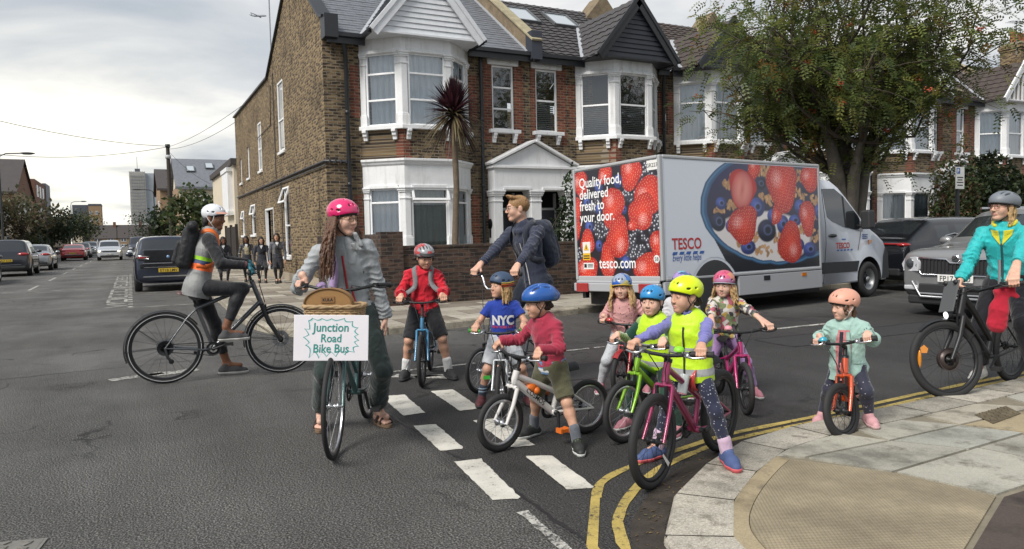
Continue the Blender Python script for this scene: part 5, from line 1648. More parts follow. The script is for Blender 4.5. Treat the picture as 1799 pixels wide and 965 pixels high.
b.tube([(x+.03,u,.41+z)for u,z in lg],.020,8);b.tube([(x+.03,-.56,.36),(x+.03,.56,.36)],.014,6)
b.build('bumper_strip',mat('satin silver',(.45,.46,.48),.35,.7),sk)
b=MB();b.box((x-.06,0,.26),(.12,1.5,.14));b.build('front_bumper',M_TRIM,sk,bevel=.03)
plate(sk,(x+.03,0,.60),(0,1,0),'FP17 RNU',M_PLATEW)
for sg in(-1,1):
 b=MB();b.tube([(.35,sg*.60,1.66),(-1.5,sg*.60,1.68)],.02,6);b.build('roof_rail',M_CHROME,sk)
b=MB();b.tube([(1.02,.5,1.15),(.75,-.2,1.22)],.01,5);b.tube([(1.02,-.1,1.15),(.75,-.75,1.22)],.01,5);b.build('wiper',M_TRIM,sk)
# ------------------------------------------------------------------ delivery van with printed panels
class Print:
 """printed picture: a fine sheet of coloured points"""
 def __init__(s,w,h,step,bg):
  s.w,s.h=w,h;s.nx,s.ny=int(w/step)+1,int(h/step)+1
  s.X,s.Y=np.meshgrid(np.linspace(0,w,s.nx),np.linspace(0,h,s.ny),indexing='ij')
  s.C=np.tile(np.array(bg,float),(s.nx,s.ny,1));s.r=np.random.default_rng(11)
 def put(s,mask,col):
  a=np.clip(mask,0,1)[...,None];s.C=s.C*(1-a)+np.asarray(col)*a
 def loc(s,cx,cy,rx,ry,rot=0.0):
  c,q=math.cos(rot),math.sin(rot);dx,dy=s.X-cx,s.Y-cy
  return(dx*c+dy*q)/rx,(-dx*q+dy*c)/ry
 def edge(s,d,w=0.05):return np.clip((1-d)/w,0,1)
 def straw(s,cx,cy,rx,ry,rot=0.0,seeds=True,cut=False):
  u,v=s.loc(cx,cy,rx,ry,rot)
  t=np.clip((v+1)/2,0,1);wv=np.where(v>0.25,np.sqrt(np.clip(1-((v-.25)/.75)**2,0.0,1)),np.clip(.35+.65*(v+1)/1.25,0,1)**.8*np.sqrt(np.clip(1-(np.clip(-v,0,1))**6,0,1)))
  d=np.maximum(np.abs(u)/np.maximum(wv,.02),np.abs(v));m=s.edge(d,.06)
  sh=0.62+.55*np.clip(1-d,0,1)+.22*np.clip(.5-np.hypot(u+.25,v-.3),0,1)
  col=np.stack([.56*sh,.035*sh**2,.022*sh],-1);s.put(m,col)
  if cut:
   m2=m*np.clip(1-np.hypot(u*1.3,v*1.0)/.95,0,1)**.6;s.put(m2*.65,(.72,.42,.36));s.put(m*np.clip(1-np.hypot(u*4.0,v*1.5),0,1)*.9,(.50,.10,.07))
  elif seeds:
   k=0.047;gx,gy=u*rx/k,v*ry/k
   gx=gx+.5*(np.floor(gy)%2);ix,iy=np.floor(gx),np.floor(gy);fx,fy=gx-ix-.5+.28*np.sin(ix*12.9+iy*78.2),gy-iy-.5+.28*np.sin(ix*39.3+iy*11.1)
   sd=np.clip(1.2-np.hypot(fx*3.6,fy*2.3)*2.0,0,1);s.put(m*sd*(d<.93),(.86,.48,.24))
   hl=np.clip(1-np.hypot((u+.3)*2.4,(v-.35)*2.4),0,1)*(np.sin(u*rx*160)*np.sin(v*ry*150)>.1);s.put(m*hl*.8,(.95,.8,.76))
 def blue(s,cx,cy,rx,ry,dark=False):
  u,v=s.loc(cx,cy,rx,ry);d=np.hypot(u,v);m=s.edge(d,.12)
  sh=.35+.9*np.clip(.9-np.hypot(u+.3,v-.35),0,1)
  base=np.array((.035,.055,.20))if not dark else np.array((.018,.02,.045));s.put(m,base[None,None]*(sh[...,None]*1.9))
  s.put(m*np.clip(.35-np.abs(np.hypot(u-.1,v-.05)-.38)*3,0,1),(.20,.27,.50));s.put(m*(np.hypot(u-.1,v-.05)<.24),(.012,.014,.03))
 def black(s,cx,cy,rx,ry,n=46,seed=0):
  r=np.random.default_rng(seed)
  for i in range(n):
   a=r.uniform(0,6.28);q=math.sqrt(r.uniform(0,1));x,y=cx+rx*q*math.cos(a),cy+ry*q*math.sin(a);k=.042
   u,v=s.loc(x,y,k,k);d=np.hypot(u,v);s.put(s.edge(d,.3),np.stack([.022+.035*np.clip(1-d,0,1)]*2+[.03+.05*np.clip(1-d,0,1)],-1))
   hx,hy=s.loc(x-.010,y+.014,.011,.010);s.put(np.clip(1.6-np.hypot(hx,hy),0,1),(.72,.74,.80))
 def oats(s,cx,cy,rx,ry,seed=0):
  r=np.random.default_rng(seed)
  for i in range(16):
   a=r.uniform(0,6.28);q=math.sqrt(r.uniform(0,1))*.8;u,v=s.loc(cx+rx*q*math.cos(a),cy+ry*q*math.sin(a),.055,.035,r.uniform(0,3));d=np.hypot(u,v)
   g=r.uniform(.6,1.15);s.put(s.edge(d,.35),np.stack([.55*g*(.7+.4*np.clip(1-d,0,1)),.33*g*(.65+.4*np.clip(1-d,0,1)),.16*g*(.6+.4*np.clip(1-d,0,1))],-1))
 def build(s,name,m,o,ux,uy,parent,off=.002,keep=None):
  o,ux,uy=vec(o),unit(ux),unit(uy);nz=np.cross(ux,uy)
  V=(o+s.X[...,None]*ux+s.Y[...,None]*uy+nz*off).reshape(-1,3)
  I,J=np.meshgrid(np.arange(s.nx-1),np.arange(s.ny-1),indexing='ij');a=(I*s.ny+J)
  Q=np.stack([a,a+s.ny,a+s.ny+1,a+1],-1).reshape(-1,4)
  if keep is not None:
   km=keep(s.X,s.Y);kk=(km[:-1,:-1]&km[1:,:-1]&km[1:,1:]&km[:-1,1:]).reshape(-1);Q=Q[kk]
  return skin_obj(name,V,Q,m,parent,None,np.clip(s.C,0,1).reshape(-1,3),smooth=False)
M_VAN=mat('van white',(.60,.635,.70),.42,coat=.6,var=.07,vscale=1.6)
M_VANG=mat('van grey',(.36,.37,.38),.45)
M_VANL=mat('van silver',(.46,.47,.49),.42,.3)
M_PRINT=vcol_mat('tinted print',.32,coat=.4)
van=thing('delivery_van','white supermarket box van with berry pictures on its rear and side panels','delivery van',(7.18,8.91,0))
van.rotation_euler=(-0.03,0,0.14)
BW,BL_,BZ0,BZ1=2.03,4.17,0.66,2.55
b=MB();b.bb((0,0,BZ0),(BL_,BW,BZ1));b.build('box_body',M_VAN,van,bevel=.03)
b=MB();g=.055
for y in(-.008,BW-g+.008):b.bb((-.022,y,BZ0-.02),(g,y+g,BZ1+.01))
for z in(BZ0-.03,BZ1-g+.012):b.bb((-.022,g,z),(g,BW-g,z+g+(.03 if z<1 else 0)))
for y in(-.012,BW-g+.012):b.bb((g,y,BZ1-.045),(BL_,y+g,BZ1+.014));b.bb((g,y,BZ0-.03),(BL_,y+g,BZ0+.03))
for y in(-.010,BW-g+.010):b.bb((BL_-.05,y,BZ0),(BL_+.012,y+g,BZ1))
b.build('box_edging',M_VANG,van,bevel=.02,seg=3)
# rear picture
s=Print(1.93,1.80,.0085,(.014,.011,.017));W_,H_=1.93,1.80
for i,(x,y,r_)in enumerate(((.9,.87,.13),(.66,.76,.10),(.33,.44,.10),(.76,.30,.14),(.93,.48,.10),(.05,.22,.08),(.22,.70,.09),(.66,.22,.08))):s.black(x*W_,y*H_,r_*W_,r_*W_*.95,70 if r_>.11 else 46,i)
for x,y,r_ in((.31,.83,.055),(.55,.86,.055),(.17,.47,.06),(.29,.29,.05),(.56,.22,.06),(.62,.12,.06),(.615,.60,.035),(.30,.63,.045),(.15,.70,.05)):s.blue(x*W_,y*H_,r_*W_,r_*W_*1.1)
for x,y,rx,ry,ro in((.07,.88,.11,.13,.3),(.40,.95,.11,.09,1.2),(.70,.90,.13,.15,-.3),(.90,.70,.16,.17,.6),(.82,.58,.15,.17,2.5),(.47,.62,.145,.19,-.3),(.53,.37,.145,.20,2.9),(.71,.46,.06,.06,1),(.14,.34,.10,.12,3.1),(.39,.16,.10,.17,3.2),(.13,.05,.15,.14,.2),(.86,.06,.16,.15,.4),(.985,.27,.10,.13,0),(.0,.64,.08,.13,0),(-.01,.45,.07,.11,0)):
 s.straw(x*W_,y*H_,rx*W_,ry*H_,ro)
s.build('rear_picture',M_PRINT,(-.0,BW-.05,.70),(0,-1,0),UZ,van,off=.004)
M_WHT=mat('white lettering',(.80,.80,.80),.4)
M_TRED=mat('red lettering',(.42,.025,.028),.4)
M_TBLU=mat('blue lettering',(.03,.10,.34),.4)
b=MB();rx=lambda q,z:(-.0,BW-q,z)
for k,w in enumerate(('Quality food,','delivered','fresh to','your door.')):b.text(w,.235,rx(.155,2.22-.195*k),(0,-1,0),UZ,bold=.014,sx=.83,off=.009)
b.build('slogan_lettering',M_WHT,van);b=MB();b.text('tesco.com',.25,rx(.60,.845),(0,-1,0),UZ,bold=.012,sx=.83,off=.009);b.build('rear_lettering',M_WHT,van)
b=MB();R_=np.array([(0,-1,0),(-1,0,0),UZ]).T
LW=mat('label white',(.72,.72,.70),.5)
for c_,s_ in(((1.87,2.42),(.22,.012,.15)),((.33,.885),(.26,.012,.11)),((.285,1.20),(.19,.012,.19))):b=MB();b.box(rx(*c_),s_,R_);lab=b.build('panel_label',LW,van)
b=MB();b.lathe([(0,.010),(.062,.010)],rx(1.91,.98),(-1,0,0),n=24);b.build('round_label',LW,van)
b=MB();b.text('GR223',.085,rx(1.87,2.39),(0,-1,0),UZ,align='CENTER',off=.009);b.text('58',.085,rx(1.91,.95),(0,-1,0),UZ,align='CENTER',off=.013)
b.bb((-.0115,BW-.28,.86),(-.009,BW-.22,.92))
for i in range(3):b.bb((-.0115,BW-.44,.865+i*.022),(-.009,BW-.31,.873+i*.022))
b.build('label_lettering',M_INK,lab)
b=MB();b.box(rx(.285,1.045),(.19,.012,.12),R_);b.poly([(-.065,-.05),(.065,-.05),(0,.07)],(-.0105,BW-.285,1.205),(0,-1,0),UZ);b.build('warning_label',mat('warning yellow',(.72,.43,.02),.5),lab)
b=MB();b.poly([(-.012,-.03),(.012,-.03),(.006,.035),(-.006,.035)],(-.0120,BW-.285,1.205),(0,-1,0),UZ)
for i in range(2):b.bb((-.0105,BW-.36,1.01+i*.04),(-.0085,BW-.21,1.027+i*.04))
b.build('warning_mark',M_INK,lab)
# side picture
s=Print(BL_-.14,1.79,.0105,(.60,.635,.70));X,Y=s.X+.08,s.Y+.70
rim=np.array([(1.69,2.56),(1.45,2.47),(1.25,2.36),(1.01,2.16),(.89,1.92),(.87,1.67),(.98,1.44),(1.24,1.21),(1.67,1.0),(2.13,.87),(2.64,.80),(3.17,.79),(3.73,.84),(4.3,.96)])
ang=lambda x,y:np.arctan2(y-1.75,x-2.9)
pa=ang(rim[:,0],rim[:,1]);pa=np.where(pa<0,pa+2*PI,pa);pr=np.hypot(rim[:,0]-2.9,(rim[:,1]-1.75));o_=np.argsort(pa)
A_=ang(X,Y);A_=np.where(A_<0,A_+2*PI,A_);Rr=np.interp(A_,pa[o_],pr[o_]);q=np.hypot(X-2.9,Y-1.75)/Rr
left=(X<2.9)|(Y<1.75)
q=np.where((A_<pa.min()),0.5,q)
s.put(((X>1.18+(1.27-Y)*.75)&(Y<1.30)).astype(float),(.016,.017,.022))
s.put(np.clip((1.0-q)/.01,0,1),(.030,.095,.20));s.put(np.clip(1-np.abs(q-.965)/.018,0,1),(.085,.20,.34));s.put(np.clip(1-np.abs(q-.99)/.008,0,1),(.02,.05,.11))
s.put(np.clip((.93-q)/.02,0,1),np.stack([.018+.05*np.clip(Y-1.8,0,1)*np.clip(X-1.5,0,1)]*2+[.045+.06*np.clip(Y-1.8,0,1)],-1))
u,v=(X-2.45)/1.45,(Y-1.22)/.50;s.put(np.clip((1-np.hypot(u,v))/.08,0,1)*(q<.93),(.68,.64,.63))
k=lambda L,f:[f(x-.08,y-.70,rx,ry)for x,y,rx,ry in L]
GR=[(1.56,2.15,.12,.09),(2.47,2.4,.16,.13),(2.71,2.35,.18,.15),(3.54,2.33,.16,.13),(2.5,1.96,.13,.08),(3.63,2.0,.16,.13),(4.0,1.91,.17,.11),(1.34,1.71,.16,.07),(1.65,1.79,.14,.1),(4.0,1.26,.2,.14),(2.46,1.02,.31,.11),(1.84,1.16,.16,.06)]
for i,(x,y,rx_,ry_)in enumerate(GR):s.oats(x-.08,y-.70,rx_,ry_,i)
BB_=[(2.44,2.17,.15,.10,1),(2.32,1.77,.21,.16,0),(1.39,1.83,.14,.1,0),(1.31,1.53,.18,.15,1),(2.57,1.37,.26,.19,1),(3.03,1.47,.18,.16,0),(3.39,1.54,.19,.1,0),(3.82,2.12,.21,.11,1),(2.05,1.1,.2,.12,0),(3.82,1.01,.21,.13,0),(4.10,1.69,.1,.14,0),(2.04,1.79,.13,.08,0)]
BB_+=[(2.75,1.62,.16,.12,0),(3.55,1.78,.17,.13,0),(2.18,1.62,.14,.1,1),(3.50,1.10,.15,.11,0),(1.62,1.46,.14,.11,0)]
for i,(x,y)in enumerate(((3.4,2.05),(2.2,1.28),(2.85,1.25),(3.6,1.35),(1.75,2.25),(3.0,1.0),(3.95,1.6),(2.7,1.9))):s.oats(x-.08,y-.70,.17,.11,40+i)
for x,y,rx_,ry_,dk in BB_:s.blue(x-.08,y-.70,rx_*1.05,ry_*1.1,dk)
for x,y,rx_,ry_,ro,ct in((2.25,2.4,.16,.19,-.5,0),(1.94,2.06,.34,.30,-.25,1),(3.88,2.29,.28,.23,.3,0),(2.88,1.67,.22,.13,1.2,0),(3.05,2.12,.42,.42,.15,0),(1.95,1.46,.38,.29,.35,0),(3.77,1.56,.23,.30,.1,0),(3.24,1.17,.34,.34,2.9,0)):s.straw(x-.08,y-.70,rx_*1.12,ry_*1.12,ro,True,bool(ct))
s.build('side_picture',M_PRINT,(.08,0,.70),(1,0,0),UZ,van,off=.004,keep=lambda x,y:(np.hypot(x+.08-1.18,y+.70-.36)>.60))
b=MB();b.text('TESCO',.245,(.20,0,1.115),(1,0,0),UZ,bold=.020,sx=.90,off=.008);b.build('side_lettering',M_TRED,van)
b=MB()
for i in range(5):b.poly([(.20+i*.155,1.03),(.30+i*.155,1.03),(.325+i*.155,1.075),(.225+i*.155,1.075)],(0,-.008,0),(1,0,0),UZ)
b.text('Every little helps',.15,(.20,0,.935),(1,0,0),UZ,shear=.25,sx=.66,off=.008,bold=.004);b.build('side_slogan',M_TBLU,van)
# arches, skirts, chassis
b=MB();b.lathe([(0,.0),(.52,.0),(.56,-.006)],(1.18,-.010,.36),(0,-1,0),n=40);b.build('rear_arch',M_TRIM,van)
b=MB();b.bb((1.78,-.004,.30),(BL_+.02,.05,BZ0-.035));b.bb((.02,-.004,.42),(.58,.05,BZ0-.035));b.build('side_skirt',M_VANL,van,bevel=.012)
b=MB();b.bb((2.45,-.010,.52),(2.62,-.002,.60));b.build('skirt_catch',M_INK,van)
b=MB();b.bb((3.55,-.014,.54),(3.68,-.003,.60));b.build('marker_light',M_AMBER,van)
b=MB();b.bb((.15,.18,.22),(BL_+.2,BW-.18,.62));b.bb((.1,.3,.35),(.6,BW-.3,.60));b.build('chassis',M_INK,van)
b=MB();b.bb((-.10,.03,.46),(-.01,BW-.03,.60));b.bb((-.06,.05,.60),(-.01,BW-.05,.64));b.build('rear_bumper',M_VANL,van,bevel=.015)
for y0_,y1_ in((.12,.42),(BW-.42,BW-.12)):
 b=MB();b.bb((-.125,y0_,.45),(-.101,y1_,.60));b.build('tail_light',M_REDL,van,bevel=.01)
plate(van,(-.112,BW/2-.2,.54),(0,-1,0),'BK69 UZT',M_PLATEY,(.5,.10))
for y in(.25,BW-.25):
 b=MB();b.bb((-.06,y-.04,.34),(.02,y+.04,.47));b.build('bumper_bracket',M_INK,van)
# cab
prof=[(4.20,.42),(4.20,2.26),(4.36,2.29),(4.60,2.26),(4.84,2.15),(5.10,1.97),(5.50,1.66),(5.80,1.42),(6.20,1.23),(6.42,1.10),(6.52,.94),(6.57,.72),(6.57,.40),(6.50,.33),(4.4,.33)]
b=MB();b.prism(prof,(0,.06,0),(1,0,0),UZ,0);
b=MB();yl,yr=.05,BW-.05
b.prism([(x,z)for x,z in prof],(0,yl,0),(1,0,0),(0,0,1),(yr-yl))
me=None
cb=b.build('cab_shell',M_VAN,None,recalc=True)
bv=cb.modifiers.new('bv','BEVEL');bv.width=.11;bv.segments=4;bv.limit_method='ANGLE';bv.angle_limit=rad(50)
cut=MB();cut.lathe([(0,-.35),(.44,-.35),(.44,.35),(0,.35)],(5.90,yl,.37),(0,1,0),n=48,smooth=False);cut.lathe([(0,-.35),(.44,-.35),(.44,.35),(0,.35)],(5.90,yr,.37),(0,1,0),n=48,smooth=False)
co=cut.build('cut',M_TRIM,None,recalc=True)
bo=cb.modifiers.new('bo','BOOLEAN');bo.object=co;bo.operation='DIFFERENCE';bo.solver='EXACT'
ev=eval_mesh(cb);bpy.data.objects.remove(cb,do_unlink=True);bpy.data.objects.remove(co,do_unlink=True)
for p_ in ev.polygons:
 c_=p_.center
 p_.material_index=1 if(math.hypot(c_.x-5.90,c_.z-.37)<.452 and abs(c_.y-yl)<.37)else 0
split_shell(ev,van,{0:('body',M_VAN),1:('wheel_arch',M_TRIM)})
def side_plate(name,poly,m,parent,off=.006,depth=.01):
 b=MB();b.prism(poly,(0,yl-off,0),(1,0,0),UZ,depth);b.prism([(x,z)for x,z in poly],(0,yr+off-.0,0),(1,0,0),UZ,depth)if False else None
 return b.build(name,m,parent,bevel=.003)
gl=side_plate('side_window',[(4.33,2.12),(4.47,1.60),(4.62,1.52),(5.0,1.41),(5.68,1.31),(5.69,1.42),(5.52,1.62),(5.0,2.0),(4.72,2.13)][::-1],M_CARGLASS,van)
b=MB();b.prism([(5.06,1.40),(5.11,1.40),(5.02,1.97),(4.97,2.0)],(0,yl-.010,0),(1,0,0),UZ,.006);b.build('window_post',M_TRIM,gl)
b=MB();P_=[(5.02,2.03),(5.74,1.475)]
b.add([(4.95,yl+.16,2.105),(4.95,yr-.16,2.105),(5.76,yr-.10,1.475),(5.76,yl+.10,1.475)],[(0,1,2,3)])
b.build('windscreen',M_CARGLASS,van)
side_plate('body_strip',[(4.27,.54),(5.45,.54),(5.53,.74),(4.27,.75)],M_TRIM,van,.010,.02)
side_plate('front_bumper',[(6.36,.36),(6.60,.36),(6.60,.86),(6.50,.98),(6.42,.80)],M_TRIM,van,.012,BW-.07)
b=MB();b.tube([(4.31,yl-.002,2.12),(4.42,yl-.002,1.45),(4.42,yl-.002,1.1),(4.30,yl-.002,.36)],.006,5);b.build('door_gap',M_INK,van);b=MB();b.tube([(5.50,yl-.002,.95),(5.62,yl-.002,1.30)],.006,5);b.build('wing_gap',M_INK,van)
b=MB();b.ell((4.62,yl-.02,1.245),(.13,.03,.035));b.build('door_handle',M_TRIM,van)
b=MB();b.prism([(5.89,1.05),(5.99,1.08),(6.02,1.14),(5.88,1.14)],(0,yl-.012,0),(1,0,0),UZ,.03);b.build('indicator',M_AMBER,van)
b=MB();b.ell((6.40,yl+.16,.96),(.15,.16,.16));b.build('headlight',M_LAMPG,van)
b=MB();b.bb((5.50,yl-.26,1.35),(5.70,yl-.06,1.72));b.bb((5.56,yl-.10,1.38),(5.64,yl+.02,1.46));b.build('wing_mirror',M_TRIM,van,bevel=.04,seg=3)
b=MB();b.text('TESCO',.155,(4.74,yl,1.0),(1,0,0),UZ,bold=.02,off=.007,sx=.98);b.build('door_lettering',M_TRED,van)
b=MB()
for i in range(5):b.poly([(4.76+i*.115,.95),(4.83+i*.115,.95),(4.85+i*.115,.978),(4.78+i*.115,.978)],(0,yl-.007,0),(1,0,0),UZ)
for i in range(3):b.bb((5.66,yl-.006,1.17+i*.035),(5.86,yl-.0,1.185+i*.035))
b.bb((4.95,yl-.006,1.16),(5.08,yl,1.18));b.build('door_marks',M_TBLU,van)
for x,r_ in((1.18,.345),(5.90,.35)):
 for y,sg in((.155,-1),(BW-.155,1)):wheel(van,(x,y,r_+.012*(1 if y<1 else 5)),r_,.22,sg,M_STEEL,0,.60)
# ------------------------------------------------------------------ trees and plants
def leaf_mat(name,rough=0.5):
 if name in MATS:return MATS[name]
 m,nt,p=_new(name)
 a=nt.nodes.new('ShaderNodeAttribute');a.attribute_name='Col'
 _set(p,None,rough,spec=.35);nt.links.new(a.outputs['Color'],p.inputs['Base Color'])
 tl=nt.nodes.new('ShaderNodeBsdfTranslucent');nt.links.new(a.outputs['Color'],tl.inputs[0])
 mx=nt.nodes.new('ShaderNodeMixShader');mx.inputs[0].default_value=.42
 nt.links.new(p.outputs[0],mx.inputs[1]);nt.links.new(tl.outputs[0],mx.inputs[2]);nt.links.new(mx.outputs[0],nt.nodes['Material Output'].inputs[0])
 MATS[name]=m
 return m
M_LEAF=leaf_mat('tinted leaf')
def bark(name,col):return mat(name,col,.85,var=.4,vscale=6,bump=.7,bscale=24,bdist=.02)
M_BARK=bark('grey bark',(.115,.100,.082))
M_BARKD=bark('dark bark',(.07,.055,.04))
def scatter_leaves(mb_cols,P,N,size,rng,shape='diamond',aspect=.45,droop=.3):
 """many small leaf faces in one go: P centres, N facing, returns V, Q, C"""
 n=len(P)
 d=rng.normal(size=(n,3));d[:,2]-=droop;d/=np.linalg.norm(d,axis=1,keepdims=True)
 s=np.cross(d,N);s/=np.maximum(np.linalg.norm(s,axis=1,keepdims=True),1e-6)
 L=size*rng.uniform(.7,1.3,(n,1));w=L*aspect
 V=np.stack([P-d*L*.5,P+s*w*.5+d*L*.05,P+d*L*.5,P-s*w*.5+d*L*.05],1).reshape(-1,3)
 Q=np.arange(n*4).reshape(-1,4)
 return V,Q
def leaf_cloud(name,parent,P,size,pal,rng,aspect=.45,droop=.3,clump=None):
 n=len(P);N=rng.normal(size=(n,3));N[:,2]+=.8
 V,Q=scatter_leaves(None,P,N,size,rng,aspect=aspect,droop=droop)
 pal=np.array(pal);C=pal[rng.integers(0,len(pal),n)]*rng.uniform(.7,1.3,(n,1))
 if clump is not None:C=C*clump[:,None]
 return skin_obj(name,V,Q,M_LEAF,parent,None,np.repeat(C,4,0),smooth=False)
def branch_path(a,b,rng,bend=.12,n=5,sag=0.0):
 a,b=vec(a),vec(b);L=np.linalg.norm(b-a);out=[a]
 o=rng.normal(size=3)*bend*L
 for i in range(1,n+1):
  t=i/n;out.append(a+(b-a)*t+o*math.sin(PI*t)+rng.normal(size=3)*.02*L-UZ*sag*math.sin(PI*t))
 out[-1]=b;return out
def rowan(loc):
 t=thing('rowan_tree','large rowan with green and yellowing leaves and orange berries behind the delivery van','tree',loc)
 rng=np.random.default_rng(21)
 b=MB();stems=[]
 for k,(dx,dy,tx,ty,h,r)in enumerate(((-.16,0,-.75,.1,4.2,.20),(.05,.08,-.05,.3,4.9,.24),(.22,-.05,.75,-.1,4.0,.19),(.10,.16,.35,.9,4.3,.16),(-.05,-.12,-.25,-.8,4.1,.15))):
  P=[vec((dx,dy,-.1)),vec((dx*1.15,dy*1.1,1.4)),vec((dx*1.5+tx*.12,dy*1.4+ty*.12,2.5)),vec((dx+tx*.5,dy+ty*.5,h*.8)),vec((dx+tx,dy+ty,h)),vec((dx+tx*1.7,dy+ty*1.7,h+1.6))]
  b.tube(P,[r*1.25,r,r*.9,r*.62,r*.42,r*.18],10);stems.append((P,r))
 b.tube([(0,0,-.1),(0,0,.25),(0,0,1.9)],[.46,.34,.22],12)
 b.build('trunk',M_BARK,t)
 c=vec((-.62,0,5.65));R3=vec((2.85,3.0,2.75))
 tips=[];lim=MB()
 for i in range(84):
  P,r=stems[int(rng.integers(0,5))];o=P[int(rng.integers(2,5))]
  while True:
   q=rng.normal(size=3);q/=np.linalg.norm(q)
   if q[2]>-.75:break
  lob=1+.13*math.sin(q[0]*5+q[1]*3+1)+.10*math.sin(q[2]*7+q[0]*4)
  e=c+q*R3*lob*rng.uniform(.62,1.0);e[2]=max(e[2],(2.95 if e[0]<.4 else 3.9)+rng.uniform(0,.9))
  br=branch_path(o,e,rng,.10,6,.1);lim.tube(br,np.linspace(.055,.010,7).tolist(),5,caps=False)
  for s in br[2:]:
   for _ in range(3 if s is not br[-1]else 5):
    e2=s+rng.normal(size=3)*vec((.5,.5,.32));tips.append(e2)
    if rng.random()<.6:lim.tube([s,(s+e2)/2+rng.normal(size=3)*.05,e2],[.012,.009,.004],4,caps=False)
 lim.build('limb',M_BARKD,t)
 tips=np.array(tips)
 # pinnate leaves: a sprig of paired leaflets per leaf
 LV=[];LC=[]
 pal=np.array([(.120,.155,.042),(.145,.175,.046),(.090,.125,.040),(.180,.185,.048),(.070,.098,.037)])
 for p in tips:
  f=(p-c)/R3;out=np.linalg.norm(f)
  aut=(f[2]>.35 and f[0]<.1 and rng.random()<.45)or rng.random()<.06 or(f[0]>.4 and rng.random()<.16)
  n=int(rng.integers(5,9))
  for _ in range(n):
   d=unit(rng.normal(size=3)+vec((f[0],f[1],-.35))*.9);s=unit(np.cross(d,UZ+rng.normal(size=3)*.4));b0=p+rng.normal(size=3)*.15
   col=pal[rng.integers(0,5)]*rng.uniform(.75,1.35)
   if aut:col=np.array(((.16,.12,.022),(.20,.105,.02),(.11,.11,.025))[int(rng.integers(0,3))])*rng.uniform(.7,1.2)
   L=rng.uniform(.20,.32)
   for k in range(5):
    a=b0+d*L*(k+.6)/5-UZ*.02*k*k*.3;ll=.100*(1-.12*abs(k-2));wd=d*.024
    for sg in(-1,1):
     q=unit(s*sg+d*.45);LV+=[a,a+q*ll*.5+wd,a+q*ll,a+q*ll*.5-wd];LC.append(col)
 V=np.array(LV);C=np.repeat(np.array(LC),4,0)
 skin_obj('crown',V,np.arange(len(V)).reshape(-1,4),M_LEAF,t,None,C,smooth=False)
 b=MB()
 for i in range(46):
  p=tips[int(rng.integers(0,len(tips)))]
  for _ in range(14):b.ell(p+rng.normal(size=3)*vec((.055,.055,.03)),(.017,.017,.017),None,6,4)
 b.build('berries',mat('rowan berry',(.36,.055,.018),.35),t)
 return t
rowan((15.45,12.25,.1))
def cordyline(name,label,loc,h,R,nl,pal_up,pal_dn,seed=0,trunk_r=.075):
 t=thing(name,label,'palm',loc);rng=np.random.default_rng(seed)
 b=MB();P=[vec((0,0,0)),vec((-.03,.0,h*.3)),vec((.04,.02,h*.6)),vec((0,0,h-.05))]
 b.tube(P,[trunk_r*1.25,trunk_r,trunk_r*.85,trunk_r*.95],10);b.build('trunk',mat('palm bark',(.15,.115,.08),.9,var=.4,vscale=14,bump=.8,bscale=40,bdist=.02),t)
 V=[];C=[]
 for i in range(nl):
  f=i/nl;el=rad(86-122*f**1.05+rng.uniform(-9,9));az=rng.uniform(0,2*PI);L=R*rng.uniform(.85,1.12)*(1.0 if f<.7 else 1.05)
  d=vec((math.cos(az)*math.cos(el),math.sin(az)*math.cos(el),math.sin(el)));s=unit(np.cross(d,UZ+rng.normal(size=3)*.1));o=vec((0,0,h-.10+.14*(1-f)));dr=.06+.55*f*f
  pal=pal_up if f<.62 else pal_dn;col=np.array(pal[int(rng.integers(0,len(pal)))])*rng.uniform(.7,1.3);w=.026 if f<.7 else .020
  pts=[o+d*L*q-UZ*dr*L*q*q for q in(0,.25,.5,.75,1.0)];ww=[w*.6,w,w*.95,w*.6,.002]
  for k in range(4):
   V+=[pts[k]-s*ww[k],pts[k]+s*ww[k],pts[k+1]+s*ww[k+1],pts[k+1]-s*ww[k+1]];C+=[col]*4
 V=np.array(V);skin_obj('crown',V,np.arange(len(V)).reshape(-1,4),M_LEAF,t,None,np.array(C),smooth=False)
 return t
cordyline('cordyline_palm','slim cordyline palm with a purple brown head in front of the corner house bay',(6.36,15.0,.1),3.98,.74,460,[(.050,.016,.024),(.038,.014,.020),(.065,.024,.028),(.03,.016,.02)],[(.10,.070,.045),(.16,.125,.07),(.055,.03,.028),(.21,.18,.10),(.05,.035,.03)],4)
cordyline('yucca_palm','green spiky palm rising behind the hedge at the right edge',(27.0,13.4,.1),3.0,.95,150,[(.045,.07,.03),(.06,.085,.035)],[(.05,.06,.03),(.09,.08,.045)],9,.12)
